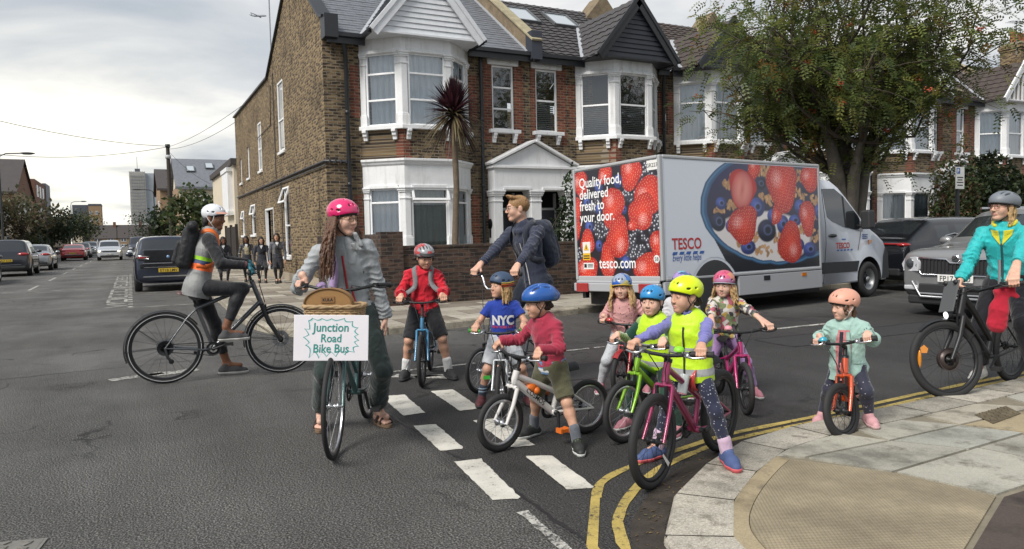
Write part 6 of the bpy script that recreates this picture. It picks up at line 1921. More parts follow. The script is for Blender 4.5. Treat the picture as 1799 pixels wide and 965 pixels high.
def bush(name,label,cat,loc,size,n,leaf,pal,seed=0,stems=8,top=.25,group=None):
 t=thing(name,label,cat,loc,0,group);rng=np.random.default_rng(seed);sx,sy,sz=size
 q=rng.uniform(-1,1,(n*3,3));m=(np.abs(q)**3).sum(1)<1.0;q=q[m][:n]
 rr=np.linalg.norm(q,axis=1,keepdims=True);q=q*(1+.6*(1-rr)*(rng.random((len(q),1))<.7))
 hmod=1+top*np.sin(q[:,0]*5.3+seed)*.6+top*np.sin(q[:,0]*11+q[:,1]*6+2*seed)*.4
 P=np.stack([q[:,0]*sx/2,q[:,1]*sy/2,(q[:,2]+1)/2*sz*hmod],1)
 cl=.75+.5*(np.sin(P[:,0]*4+seed)*np.sin(P[:,2]*5+P[:,1]*3+seed)>0)
 leaf_cloud('foliage',t,P,leaf,pal,rng,clump=cl,aspect=.5)
 b=MB()
 for i in range(stems):
  a=vec((rng.uniform(-.35,.35)*sx,rng.uniform(-.3,.3)*sy,0));e=vec((a[0]*1.4+rng.normal()*.2,a[1]*1.4,sz*rng.uniform(.6,1.05)))
  b.tube(branch_path(a,e,rng,.08,4),np.linspace(.025*sz**.5,.006,5).tolist(),5,caps=False)
 b.build('stem',M_BARKD,t)
 return t
DG=[(.022,.036,.016),(.030,.045,.018),(.018,.028,.014),(.040,.052,.020)]
bush('garden_hedge','tall unkempt dark green hedge behind the grey car and sign pole','hedge',(27.3,15.4,.1),(6.4,2.0,3.0),21000,.19,DG,3,22,.30)
bush('garden_bush','loose green bush with reddish twigs at the left end of the dark hedge','bush',(24.4,15.2,.1),(1.5,1.4,3.0),4800,.14,[(.05,.075,.028),(.075,.085,.03),(.04,.06,.025),(.10,.055,.03)],5,12,.4)
bush('garden_shrub','upright glossy shrub beside the porch behind the man in navy','shrub',(9.35,15.0,.1),(1.4,.9,1.95),2600,.13,[(.03,.05,.02),(.045,.07,.03),(.025,.04,.02)],8,12,.55)
bush('garden_hedge','dark hedge beyond the right edge of the terrace gardens','hedge',(33.5,14.8,.1),(6.5,1.8,3.4),9000,.22,DG,13,12,.3)
def street_tree(label,loc,h,R,n,pal,seed,group=None,trunk=.12,leaf=.36):
 t=thing('street_tree',label,'tree',loc,0,group);rng=np.random.default_rng(seed)
 b=MB();b.tube([(0,0,0),(.05,0,h*.25),(0,.05,h*.5),(.05,0,h*.75)],[trunk,trunk*.8,trunk*.6,trunk*.2],8)
 P=[]
 for i in range(26):
  q=rng.normal(size=3);q/=np.linalg.norm(q);e=vec((0,0,h*.64))+q*vec((R,R,h*.34))*rng.uniform(.55,1.0)
  b.tube(branch_path((0,0,h*rng.uniform(.3,.55)),e,rng,.1,4),np.linspace(trunk*.35,.012,5).tolist(),4,caps=False)
  P.append(e+rng.normal(size=(n//26,3))*vec((R*.24,R*.24,h*.085)))
 b.build('trunk',M_BARKD,t)
 P=np.concatenate(P);leaf_cloud('crown',t,P,leaf,pal,rng,aspect=.6)
 return t
G1=[(.075,.082,.045),(.095,.09,.05),(.06,.068,.036),(.12,.095,.05)];G2=[(.028,.045,.02),(.04,.055,.024),(.022,.036,.018)];G3=[(.10,.10,.03),(.075,.085,.03),(.05,.065,.025)]
GL='street trees along the left street'
street_tree('thin leaved brownish street tree standing before the yellow brick house on the left',(-7.6,70.0,.1),5.4,2.4,1100,G1,31,GL)
street_tree('dark green tree left of the red coupe',(-7.4,92.0,.1),4.4,2.1,1300,G2,32,GL)
street_tree('dark leafy tree behind the red coupe and below the chimneys',(-7.0,112.0,.1),5.6,2.8,1300,G2,33,GL)
street_tree('yellowish tree furthest down the left pavement',(-6.6,135.0,.1),6.5,3.2,1400,G3,34,GL)
street_tree('green garden tree right of the utility pole behind the seated rider',(4.1,55.0,.1),4.5,1.7,1900,[(.05,.08,.028),(.065,.095,.03),(.04,.06,.025),(.08,.09,.03)],35,GL)
street_tree('dark garden tree left of the utility pole above the dark blue hatchback',(2.7,66.0,.1),4.0,1.2,1100,G2,36,GL)
street_tree('dark distant tree in front of the tower block',(3.0,140.0,.1),7.0,3.6,1400,G2,37,GL)
bush('garden_hedge','dark green hedge by the left pavement beside the silver saloon','hedge',(-7.7,79.0,.1),(2.0,16.0,2.2),3000,.42,G2,17,8,.2)
# ------------------------------------------------------------------ background buildings
M_YBR=brick_mat('yellow house brick',(.46,.35,.20),(.38,.28,.16),(.20,.14,.08),(.34,.29,.22),stain=.25)
M_BRN=mat('brown brick',(.17,.085,.055),.9,var=.3,vscale=3)
M_BUFF=mat('buff brick',(.30,.205,.125),.9,var=.2,vscale=3)
M_CREAM=mat('cream render',(.60,.53,.41),.85,var=.12,vscale=1.5)
M_CLAD=mat('dark grey cladding',(.075,.085,.105),.5,var=.15,vscale=1)
M_DARKROOF=mat('dark roof tiles',(.060,.052,.050),.75,var=.3,vscale=2.5)
M_WINW=mat('far window',(.10,.115,.13),.12)
def bx(mb,x0,x1,y0,y1,z0,z1):mb.bb((x0,y0,z0),(x1,y1,z1))
def rows(mb,n):pass
def bwin(t,o,ux,w,h):
 o,ux=vec(o),unit(ux);nz=np.cross(ux,UZ);R=np.array([ux,nz,UZ]).T
 b=MB();b.box(o+nz*.02,(w,.08,h),R);f=b.build('window',M_UPVC,t)
 b=MB()
 for s in(-.25,.25):b.box(o+ux*w*s+nz*.065,(w*.40,.01,h*.84),R)
 b.build('pane',M_WINW,f)
def gable_block(t,x0,x1,y0,y1,ez,rz,axis,wallm,roofm,over=.25):
 b=MB()
 if axis=='x':  # ridge runs along x
  ym=(y0+y1)/2
  b.add([(x0,y0,0),(x1,y0,0),(x1,y0,ez),(x0,y0,ez)],[(0,1,2,3)]);b.add([(x0,y1,0),(x1,y1,0),(x1,y1,ez),(x0,y1,ez)],[(3,2,1,0)])
  for x in(x0,x1):b.add([(x,y0,0),(x,y1,0),(x,y1,ez),(x,ym,rz),(x,y0,ez)],[(0,1,2,3,4)])
  w=b.build('walls',wallm,t);b=MB();d=(rz-ez)/(ym-y0)
  for ya,sg in((y0-over,1),(y1+over,-1)):
   b.add([(x0-over,ya,ez-over*d),(x1+over,ya,ez-over*d),(x1+over,ym,rz+.02),(x0-over,ym,rz+.02)],[(0,1,2,3)]);b.add([(x0-over,ya,ez-over*d-.2),(x1+over,ya,ez-over*d-.2),(x1+over,ya,ez-over*d),(x0-over,ya,ez-over*d)],[(0,1,2,3)])
 else:
  xm=(x0+x1)/2
  b.add([(x0,y0,0),(x0,y1,0),(x0,y1,ez),(x0,y0,ez)],[(0,1,2,3)]);b.add([(x1,y0,0),(x1,y1,0),(x1,y1,ez),(x1,y0,ez)],[(0,1,2,3)])
  for y in(y0,y1):b.add([(x0,y,0),(x1,y,0),(x1,y,ez),(xm,y,rz),(x0,y,ez)],[(0,1,2,3,4)])
  w=b.build('walls',wallm,t);b=MB();d=(rz-ez)/(xm-x0)
  for xa in(x0-over,x1+over):
   b.add([(xa,y0-over,ez-over*d),(xa,y1+over,ez-over*d),(xm,y1+over,rz+.02),(xm,y0-over,rz+.02)],[(0,1,2,3)]);b.add([(xa,y0-over,ez-over*d-.2),(xa,y1+over,ez-over*d-.2),(xa,y1+over,ez-over*d),(xa,y0-over,ez-over*d)],[(0,1,2,3)])
 b.build('roof',roofm,t)
 return t
t=thing('brick_house','yellow brick house on the left with brown gable and dark tiled roof','house',(0,0,0));gable_block(t,-22,-9,79,93,6.3,9.7,'x',M_YBR,M_DARKROOF)
b=MB();b.add([(-8.98,79.05,6.3),(-8.98,92.95,6.3),(-8.98,86,9.65)],[(0,1,2)]);b.build('gable',M_BRN,t)
for y in(82,86,90):
 for z in(2.2,4.7):bwin(t,(-9,y,z),(0,1,0),1.3,1.4)
t=thing('rendered_house','cream house at the left edge with a lower dark roof behind the lamp post','house',(0,0,0));gable_block(t,-19,-9.2,58,78.5,4.9,7.8,'y',M_CREAM,M_DARKROOF)
for y in(62,66,70.5,75):
 for z in(1.6,3.8):bwin(t,(-9.2,y,z),(0,1,0),1.4,1.3)
b=MB();bx(b,-9.22,-9.1,76.3,77.3,0,2.1);b.build('door',M_BRN,t)
t=thing('brick_block','flat roofed dark red block between yellow brick house and chimneys','building',(0,0,0));b=MB();bx(b,-22,-9,96,112,0,8.6);b.build('walls',M_BRN,t);b=MB();bx(b,-9.3,-8.9,107,112.3,3,8.9);b.build('stair_tower',M_CLAD,t)
for y in(98,101,104):
 for z in(2.5,5,7.4):bwin(t,(-9,y,z),(0,1,0),1.3,1.3)
for k,(ya,yb_)in enumerate(((115,124),(124.3,134),(134.3,146))):
 t=thing('brick_house',['dark roofed terrace house with two chimney stacks next to the flat roofed block','middle dark roofed terrace house before the distant flats','last dark roofed terrace house of the left street'][k],'house',(0,0,0),0,'far terrace houses on the left');gable_block(t,-18,-9,ya,yb_,4.7,7.3,'y',M_BUFF,M_DARKROOF)
 b=MB();bx(b,-12.2,-11.2,ya+.3,ya+1.2,5,8.6);ch=b.build('chimney',M_BRN,t)
 b=MB()
 for i in range(3):b.lathe([(.14,0),(.11,.5),(.13,.55)],(-12+i*.3,ya+.75,8.6),n=8)
 b.build('chimney_pot',M_POT,ch)
 for y in(ya+2.5,yb_-2.5):
  for z in(1.6,3.9):bwin(t,(-9,y,z),(0,1,0),1.5,1.3)
for k,(xa,xb)in enumerate(((-13.5,-4.6),(-4.5,4.6),(4.7,14))):
 t=thing('brick_house',['leftmost brick house closing the far end of the street','middle brick house closing the far end of the street','brick house with a small dormer closing the far end right of the white people carrier'][k],'house',(0,0,0),0,'houses closing the far end');gable_block(t,xa,xb,330,340,3.6,8.6,'x',M_BUFF,M_DARKROOF)
 for x in(xa+2.2,xb-2.2):bwin(t,(x,330,2.7),(1,0,0),2.0,1.5);bwin(t,(x,330,.2),(1,0,0),2.0,1.5)
 b=MB();bx(b,xb-1.2,xb-.2,334,336,7.5,9.8);b.build('chimney',M_BRN,t)
t=thing('apartment_block','distant flats with dark cladding and a buff brick end','building',(0,0,0));b=MB();bx(b,-24.5,-17.5,420,435,0,20.5);b.build('clad_wing',M_CLAD,t);b=MB();bx(b,-17.5,-12,418,434,0,20);b.build('brick_wing',M_BUFF,t);b=MB();bx(b,-25,-20,417,421,0,12.5);b.build('white_wing',M_CREAM,t)
b=MB();bx(b,-17.6,-11.9,417.9,434,20,20.9);b.build('parapet',M_CLAD,t)
for z in(6,9.5,13,16.5):
 for x in(-16.5,-14):bwin(t,(x,418,z),(1,0,0),1.2,1.6)
t=thing('tower_block','pale grey high rise tower with scaffold netting on its left half','tower block',(0,0,0))
b=MB();bx(b,1.6,13.6,700,718,0,61)
b.build('netted_side',mat('scaffold netting',(.50,.49,.46),.9,var=.35,vscale=.35),t)
b=MB();bx(b,13.6,24.6,702,722,0,60);b.build('clad_side',mat('blue grey cladding',(.36,.40,.44),.6,var=.12,vscale=.5),t)
for k,z in enumerate(np.arange(8,59,2.7)):
 b=MB();bx(b,2.2,13.0,699.6,699.95,z,z+1.0);b.build('window_band',mat('tower band',(.36,.365,.37),.5),t)
b=MB()
for x in np.arange(1.6,13.7,1.7):bx(b,x-.12,x+.12,699.1,699.5,0,61.5)
b.build('scaffold',mat('scaffold steel',(.38,.38,.37),.6),t)
b=MB();bx(b,1.0,14.4,698.5,699.0,0,17);b.build('hoarding',mat('white sheeting',(.62,.65,.68),.7),t)
b=MB();bx(b,6,10,706,712,61,64);b.tube([(8,708,61),(8,708,74)],.18,5);b.build('roof_plant',M_CLAD,t)
t=thing('slate_house','cream rendered house with slate roof and skylights beyond the corner house','house',(0,0,0));gable_block(t,3.35,10,60,68,5.6,7.9,'x',M_CREAM,M_SLATE)
n_=unit((0,-2.3,4));v_=unit((0,4,2.3))
for(x,q)in((4.35,2.6),(5.75,3.2)):
 c=vec((x,60,5.62))+v_*q+n_*.08;R=np.array([(1,0,0),v_,n_]).T
 b=MB();b.box(c,(.62,.95,.08),R);s=b.build('skylight',MATS['skylight frame'],t);b=MB();b.box(c+n_*.045,(.48,.8,.01),R);b.build('pane',MATS['skylight glass'],s)
bwin(t,(5.0,60,4.2),(1,0,0),1.1,1.2)
b=MB();bx(b,3.3,3.37,60.2,67.8,0,5.6);b.build('flank',M_BUFF,t)
t=thing('brick_house','narrow buff brick house behind the utility pole','house',(0,0,0));gable_block(t,2.5,9,72,82,6.2,8.2,'x',M_BUFF,M_DARKROOF);bwin(t,(2.5,75,4.5),(0,-1,0),1.2,1.3)
t=thing('white_bay_house','white front bay of the next house just past the corner house side wall','house',(0,0,0));b=MB();bx(b,4.75,9,39.5,50,0,5.2);b.build('walls',M_CREAM,t)
b=MB();bx(b,4.5,4.75,40,42.5,2.9,4.9);bx(b,4.45,4.8,39.9,42.6,2.7,2.9);bx(b,4.45,4.8,39.9,42.6,4.9,5.1);b.build('bay',M_WHITE,t)
b=MB();bx(b,4.6,9.2,39.3,50.2,5.2,5.5);b.build('roof',M_DARKROOF,t)
t=thing('garden_fence','dark close boarded fence beyond the corner house side wall','fence',(4.35,36.0,.1));b=MB()
for i in range(26):b.bb((-.02+.008*(i%2),i*.16,0),(.02+.008*(i%2),i*.16+.15,1.95))
b.build('boards',mat('dark fence',(.035,.028,.024),.8,var=.3),t);b=MB()
for y in(0,2.0,4.1):b.bb((-.06,y-.05,0),(.06,y+.05,2.05))
b.build('post',mat('dark fence',(.035,.028,.024)),t)
for k,(x0_,y0_,L,tone)in enumerate(((-8.6,40,110,(.10,.055,.04)),)):
 t=thing('garden_wall','long low brick wall in front of the houses on the left street','wall',(x0_,y0_,.1));b=MB();b.bb((0,0,0),(.22,L,1.0));b.build('brickwork',M_GWALL,t);b=MB();b.bb((-.03,0,1.0),(.25,L,1.07));b.build('coping',M_COPE,t)
b=MB();b.add([(-20,20,.1),(-6.6,20,.1),(-6.6,160,.1),(-20,160,.1)],[(0,1,2,3)]);b.add([(-6.6,20,0),(-6.6,160,0),(-6.6,160,.1),(-6.6,20,.1)],[(0,1,2,3)]);struct(b,'left_pavement',M_FARPAVE)
# ------------------------------------------------------------------ street furniture, wires, aeroplane
M_POLE=mat('weathered timber pole',(.045,.035,.028),.85,var=.3,vscale=4)
M_POST=mat('dark post paint',(.020,.024,.028),.5)
t=thing('utility_pole','tall dark timber telegraph pole with a pale band and step irons','utility pole',(2.6,57.0,.1))
b=MB();b.tube([(0,0,0),(0,0,8.0)],[.17,.12],12);b.build('pole',M_POLE,t)
b=MB();b.lathe([(.13,-.12),(.19,-.10),(.19,.12),(.13,.14)],(0,0,7.2),n=14);b.build('pale_band',mat('pale bracket',(.42,.43,.44),.5),t)
b=MB();b.lathe([(.0,0),(.16,-.02),(.16,-.25),(.12,-.25)],(0,0,8.1),n=12);b.build('cap',M_POST,t)
b=MB()
for i in range(8):b.rod((-.22,0,2.4+i*.55),(.22,0,2.4+i*.55),.016,5)
b.build('step_iron',M_POST,t)
def wire(label,a,c,sag,r=.012):
 a,c=vec(a),vec(c);b=MB();o=(a+c)/2
 b.tube([a+(c-a)*q-UZ*sag*4*q*(1-q)-o for q in np.linspace(0,1,17)],r,4,caps=False)
 w=b.build('overhead_wire',M_POST);w.location=o;setp(w,label,'wire','overhead wires from the utility pole')
top=(2.6,57,8.0)
wire('overhead wire rising left across the sky, the upper one',(2.6,57,8.05),(-14,33,9.3),1.0,.016)
wire('overhead wire sagging left to the houses, the lower one',top,(-9.2,66,8.2),.5,.018)
wire('overhead wire from pole to the corner house, the highest of three',top,(4.5,30.5,6.95),.25,.012)
wire('overhead wire from pole to the corner house, middle of three',(2.6,57,7.85),(4.5,34.5,6.7),.3,.012)
wire('overhead wire from pole to the slate roofed house',(2.6,57,7.75),(5.5,60.0,5.7),.25,.012)
def lamp_post(label,loc,h,arm,group='street lamps'):
 t=thing('street_lamp',label,'street lamp',loc,0,group);b=MB();b.tube([(0,0,0),(0,0,1.1)],.095,10);b.tube([(0,0,1.1),(0,0,h-.5)],[.062,.05],10);b.build('post',M_POST,t)
 ax,ay=arm;b=MB();b.tube([(0,0,h-.5),(ax*.06,ay*.06,h-.15),(ax*.3,ay*.3,h),(ax,ay,h+.05)],.035,8);b.build('arm',M_POST,t)
 b=MB();R=rotz(math.atan2(ay,ax));b.ell((ax*1.15,ay*1.15,h+.05),(.42,.14,.07),R);b.build('lamp_head',M_POST,t)
 b=MB();b.ell((ax*1.15,ay*1.15,h-.01),(.26,.10,.035),R);b.build('lens',mat('lamp lens',(.5,.5,.47),.3),t)
lamp_post('dark street lamp at the left edge with its arm over the road',(-6.9,54.5,.1),6.9,(1.3,0))
lamp_post('dark street lamp by the dark roofed terrace on the left',(-6.9,116,.1),7.0,(1.3,0))
lamp_post('street lamp whose arm shows against the tower block',(2.5,90,.1),7.0,(-1.4,0))
t=thing('parking_sign','small white parking plate on a dark post before the hedge','sign',(21.0,13.0,.1));b=MB();b.tube([(0,0,0),(0,0,3.0)],.055,10);b.build('post',M_POST,t)
b=MB();b.box((.0,-.07,2.62),(.40,.012,.62));pl=b.build('plate',M_PLATEW,t,bevel=.004)
b=MB();b.box((-.09,-.080,2.82),(.16,.004,.16));b.build('blue_square',M_TBLU,pl);b=MB();b.text('P',.17,(-.145,-.083,2.755),(1,0,0),UZ,bold=.02);b.build('sign_letter',M_WHT,pl)
b=MB()
for z,w in((2.62,.28),(2.55,.22),(2.48,.30),(2.40,.25)):b.bb((-w/2,-.079,z),(w/2,-.076,z+.03))
b.build('sign_lines',M_INK,pl)
t=thing('estate_sign','tall narrow maroon and white board beside the rowan trunk','sign',(16.75,13.6,.1));b=MB();b.bb((-.03,0,0),(.03,.06,3.35));b.build('post',M_UPVC,t)
b=MB();b.bb((-.22,-.03,1.6),(.26,-.005,3.3));bd=b.build('board',mat('maroon board',(.13,.03,.035),.5),t)
b=MB();b.bb((-.21,-.037,2.72),(.25,-.031,3.28));b.lathe([(.13,0),(.24,0)],(-.02,-.034,2.35),(0,-1,0),n=24,arc=(-.9,2.2));b.lathe([(.13,0),(.24,0)],(.06,-.034,1.95),(0,-1,0),n=24,arc=(2.0,5.4));b.build('white_panel',mat('sign white',(.62,.58,.56),.5),bd)
t=thing('aeroplane','airliner flying in the grey sky above the corner house','aeroplane',(-26,0,0))
apos=vec((0,0,0))
# ------------------------------------------------------------------ bicycles
M_BTYRE=mat('bicycle tyre',(.018,.018,.019),.75,bump=.3,bscale=160,bdist=.002)
M_SPOKE=mat('spoke steel',(.40,.41,.43),.35,.9)
M_ALU=mat('polished alloy',(.55,.56,.58),.28,.95)
M_GRIP=mat('black rubber grip',(.017,.017,.018),.7)
M_BSAT=mat('satin black metal',(.020,.021,.023),.4,.3)
M_REFL=mat('amber reflector',(.62,.22,.01),.2,coat=1.0)
def bicycle(name,label,F,th,r,wb,frame,bar_h,seat_h,bar_w=.56,style='diamond',tw=.045,rim=None,fork=None,steer=0.0,fork_r=.013,bar='flat',grip=None,rear_gap=.0,
   levers=None,tyre=None,mud=None,disc=False,bell=None,spokes=20,tube=.017,ht=.11,bbdrop=.04,sfwd=None,crank=.15,crank_a=.6,saddle=None,chain=True,pedal=None,stemc=None,lift=0.0,seat_ang=72,white_stripe=False,up=0.0):
 d=vec((math.cos(th),math.sin(th),0));loc=vec((*F,0))-d*wb
 t=thing(name,label,'bicycle',(loc[0],loc[1],lift),th,'bicycles of the riders')
 fork=fork or frame;rim=rim or M_ALU;levers=levers or M_BSAT;grip=grip or M_GRIP;tyre=tyre or M_BTYRE;stemc=stemc or M_BSAT
 ha=rad(70.5);ax=vec((-math.cos(ha),0,math.sin(ha)))
 fa=vec((wb,0,r));off=.12*r
 pt=fa-vec((math.sin(ha),0,math.cos(ha)))*off  # steering axis passes here
 crown=pt+ax*(r+tw*.6+.025)
 Rm=rotax(ax,steer)
 S=lambda p:Rm@(vec(p)-pt)+pt
 SV=lambda v:Rm@vec(v)
 hb=crown+ax*.02;htp=hb+ax*ht
 bbx=.40*wb if wb>.9 else .42*wb
 bb=vec((bbx,0,r-bbdrop if r>.25 else r+.01))
 sa=rad(seat_ang);st_dir=vec((-math.cos(sa),0,math.sin(sa)))
 seat=bb+st_dir*(seat_h-bb[2])/math.sin(sa)
 b=MB()
 b.tube([hb,htp],tube*1.18,12)
 if style=='diamond':
  stt=bb+st_dir*min((seat_h-bb[2])*.80,.52);b.tube([bb,stt],tube*.9,10);b.tube([htp-ax*.03,stt-st_dir*.03],tube,10);b.tube([hb+ax*.025,bb],tube*1.15,10)
 elif style=='slope':
  stt=bb+st_dir*min((seat_h-bb[2])*.58,.34);b.tube([bb,stt],tube*.9,10);b.tube([htp-ax*.03,stt-st_dir*.04],tube,10);b.tube([hb+ax*.02,bb],tube*1.25,10)
 elif style=='step':
  stt=bb+st_dir*min((seat_h-bb[2])*.6,.40);b.tube([bb,stt],tube*.95,10);b.tube([htp-ax*.04,(htp+bb)/2+vec((-.02,0,.06)),bb+st_dir*.14],tube*.95,10);b.tube([hb+ax*.02,bb],tube*1.15,10)
 elif style=='fold':
  stt=bb+st_dir*.22;b.tube([bb,stt],tube,10);b.tube([hb+ax*.06,(hb+bb)/2+vec((0,0,.06)),bb+vec((-.05,0,.04))],tube*1.35,12)
 ra=vec((0,0,r))
 for sg in(-1,1):
  y=sg*(tw/2+.045)
  b.tube([bb+vec((-.02,sg*.03,0)),bb+vec((-.10,y*.8,0)),ra+vec((0,y,0))],[.011,.010,.008],8);b.tube([stt-st_dir*.03+vec((0,sg*.014,0)),stt*.7+ra*.3+vec((0,y*.8,0)),ra+vec((0,y,0))],[.009,.008,.008],8)
 b.lathe([(0,-.036),(.021,-.036),(.021,.036),(0,.036)],bb,(0,1,0),n=14)
 fr=b.build('frame',frame,t)
 # fork and front wheel turn with the bars
 b=MB();gy=tw/2+.028
 b.tube([S(crown+vec((0,-gy,0))),S(crown),S(crown+vec((0,gy,0)))],fork_r*1.15,8);b.tube([S(crown),S(hb)],fork_r*1.3,8)
 for sg in(-1,1):b.tube([S(crown+vec((0,sg*gy,0))),S(crown*.55+pt*.45+vec((0,sg*(gy+.004),0))),S(fa+vec((0,sg*(gy+.012),0)))],[fork_r*1.1,fork_r,fork_r*.75],8)
 b.build('fork',fork,t)
 def mk_wheel(c,T,TV,front):
  b=MB();ca=TV((0,1,0));cw=T(c);q=tw/2
  b.lathe([(r-tw*.96,q*.62),(r-tw*.6,q),(r-tw*.2,q*.78),(r,q*.25),(r,-q*.25),(r-tw*.2,-q*.78),(r-tw*.6,-q),(r-tw*.96,-q*.62)],cw,ca,n=48)
  W=b.build('wheel',tyre,t)
  ri=r-tw*.9
  b=MB();b.lathe([(ri-.022,q*.3),(ri-.018,q*.5),(ri,q*.62),(ri,-q*.62),(ri-.018,-q*.5),(ri-.022,-q*.3),(ri-.022,q*.3)],cw,ca,n=48);b.build('rim',rim,W)
  b=MB();u,w=perp(ca);hw=.030
  for k in range(spokes):
   a=2*PI*k/spokes;e=a+(.55 if(k//2)%2 else-.55);sg=1 if k%2 else-1
   b.rod(cw+ca*hw*sg+(u*math.cos(e)+w*math.sin(e))*.022,cw+(u*math.cos(a)+w*math.sin(a))*(ri-.018),.0013,4)
  b.build('spokes',M_SPOKE if rim is not M_BSAT else M_BSAT,W)
  b=MB();b.lathe([(0,-hw-.025),(.009,-hw-.025),(.009,-hw-.004),(.026,-hw),(.026,-hw+.006),(.014,-hw+.012),(.014,hw-.012),(.026,hw-.006),(.026,hw),(.009,hw+.004),(.009,hw+.025),(0,hw+.025)],cw,ca,n=14);b.build('hub',M_ALU if rim is not M_BSAT else M_BSAT,W)
  if disc:
   b=MB();s_=1 if front else-1;b.lathe([(.045,0),(.085,0)],cw+ca*.042,ca,n=28);
   for k in range(6):
    a=k*PI/3;b.rod(cw+ca*.042,cw+ca*.042+(u*math.cos(a)+w*math.sin(a))*.05,.004,4)
   b.build('brake_disc',M_SPOKE,W)
  if white_stripe:
   b=MB()
   for s_ in(-1,1):b.lathe([(r-tw*.66,s_*q*1.01),(r-tw*.56,s_*q*1.01)],cw,ca,n=48)
   b.build('reflective_stripe',mat('reflective white',(.62,.63,.64),.4),W)
  return W
 I3=lambda p:vec(p)
 mk_wheel((0,0,r),I3,I3,False);wf=mk_wheel((wb,0,r),S,SV,True)
 # bars
 L=(bar_h-htp[2])/ax[2];stem=htp+ax*max(L-.02,.02);fwd=vec((math.sin(ha),0,math.cos(ha)))*((.055 if bar!='swept' else .03)if sfwd is None else sfwd)
 bc=stem+fwd+vec((0,0,.01))
 b=MB();b.tube([S(htp),S(stem)],.014,10);b.tube([S(stem),S(bc)],.015,8);b.lathe([(.024,0),(.024,.02),(0,.02)],S(htp),SV(ax),n=14);b.build('stem',stemc,t)
 h=bar_w/2
 if bar=='flat':prof=[(0,0,0),(-.0,h*.3,.005),(-.018,h*.65,.018),(-.045,h,.02)]
 elif bar=='riser':prof=[(0,0,0),(0,h*.2,0),(-.004,h*.45,.045),(-.03,h,.05)]
 elif bar=='swept':prof=[(0,0,0),(.01,h*.35,.01),(-.03,h*.75,.035),(-.13,h,.03)]
 elif bar=='folder':prof=[(0,0,0),(0,h*.30,0),(.0,h*.42,.03),(-.005,h*.50,.10),(-.012,h*.62,.135),(-.02,h,.14)]
 pts=[vec((x,-y,z))for x,y,z in prof[::-1]]+[vec((x,y,z))for x,y,z in prof[1:]]
 P=[S(bc+q)for q in pts]
 b=MB();b.tube(P,.0105,10);hbar=b.build('handlebar',stemc if bar!='folder' else M_ALU,t)
 out=dict(thing=t,steer=S)
 for sg,e,pr in((1,P[-1],P[-2]),(-1,P[0],P[1])):
  dd=unit(e-pr);gl=.11 if r>.22 else .09
  b=MB();b.tube([e-dd*gl,e+dd*.004],.0165,12);b.lathe([(.0165,0),(.021,.004),(.020,.010),(0,.010)],e,dd,n=12);b.build('grip',grip,hbar)
  nf=SV((1,0,-.28));l0=e-dd*(gl+.02)
  b=MB();b.tube([l0+nf*.008,l0+nf*.035+dd*.01,l0+nf*.052+dd*.05,l0+nf*.040+dd*.105],[.010,.007,.006,.006],6);b.box(l0,(.03,.03,.03));b.build('brake_lever',levers,hbar)
  k='L' if sg>0 else 'R'
  out['g'+k]=e-dd*gl*.5;out['d'+k]=dd
 b=MB()
 for sg in(-1,1):
  e=P[-1]if sg>0 else P[0];q=e*.55+S(bc)*.45
  b.tube([q+SV((.02,0,0)),q*.5+S(bc)*.5+SV((.09,0,.03)),S(htp+vec((.07,sg*.02,-.03))),S(crown+vec((.03,sg*.02,.03)))],.0035,5,caps=False)
 b.build('cable',M_GRIP,t)
 b=MB()
 for sg in(-1,1):b.box(S(crown+vec((.035,sg*.028,-.03))),(.018,.014,.07));
 b.build('brake',M_BSAT,t)
 # saddle, post, drive
 sad_m=saddle or M_GRIP
 b=MB();b.tube([stt-st_dir*.02,seat-st_dir*.03],.0125,10);b.lathe([(.021,-.01),(.021,.012)],stt,st_dir,n=12);b.build('seat_post',M_BSAT,t)
 k=min(1.0,.6+r);b=MB();sx=seat[0]
 def sad(u,v):
  x=sx-.13*k+.27*k*u;w=(.075*(1-u)**.8+.020)*k if u>.1 else(.075+.02)*k*(.6+4*u);a=(v-.5)*PI*1.1
  return vec((x,math.sin(a)*w,seat_h-.03+(.035*math.cos(a))+.012*(1-u)-.006*math.sin(PI*u)))
 b.grid(sad,12,10);b.build('saddle',sad_m,t)
 b=MB();cy=-.05
 b.lathe([(.028+.3*crank*.9,-.003),(.03+.3*crank*.9,0),(.028+.3*crank*.9,.003),(.02+.12*crank,.003),(.02+.12*crank,-.003)],bb+vec((0,cy,0)),(0,1,0),n=24);b.lathe([(0,-.06),(.016,-.06),(.016,.06),(0,.06)],bb,(0,1,0),n=12)
 ca_=vec((math.cos(crank_a),0,math.sin(crank_a)));pe={}
 for sg,q in((-1,ca_),(1,-ca_)):
  a=bb+vec((0,sg*.065,0));e=bb+q*crank+vec((0,sg*.08,0));b.tube([a,e],[.012,.009],8);pe[sg]=e+vec((0,sg*.05,0))
 cr=b.build('crankset',M_BSAT,t)
 for sg in(-1,1):
  b=MB();b.box(pe[sg],(.085*k,.07*k,.022));b.box(pe[sg]+vec((.03,0,0)),(.016,.075*k,.030));b.box(pe[sg]-vec((.03,0,0)),(.016,.075*k,.030));b.build('pedal',pedal or M_GRIP,cr)
 if chain:
  b=MB();R0,R1=.028+.3*crank*.9,.035;o=vec((0,cy,0))
  b.tube([bb+o+UZ*R0,ra+o+UZ*R1],.004,4);b.tube([bb+o-UZ*R0,ra+o-UZ*R1],.004,4);b.lathe([(R1,-.008),(R1,.008),(.01,.008)],ra+o,(0,1,0),n=18)
  b.build('chain',M_BSAT,t)
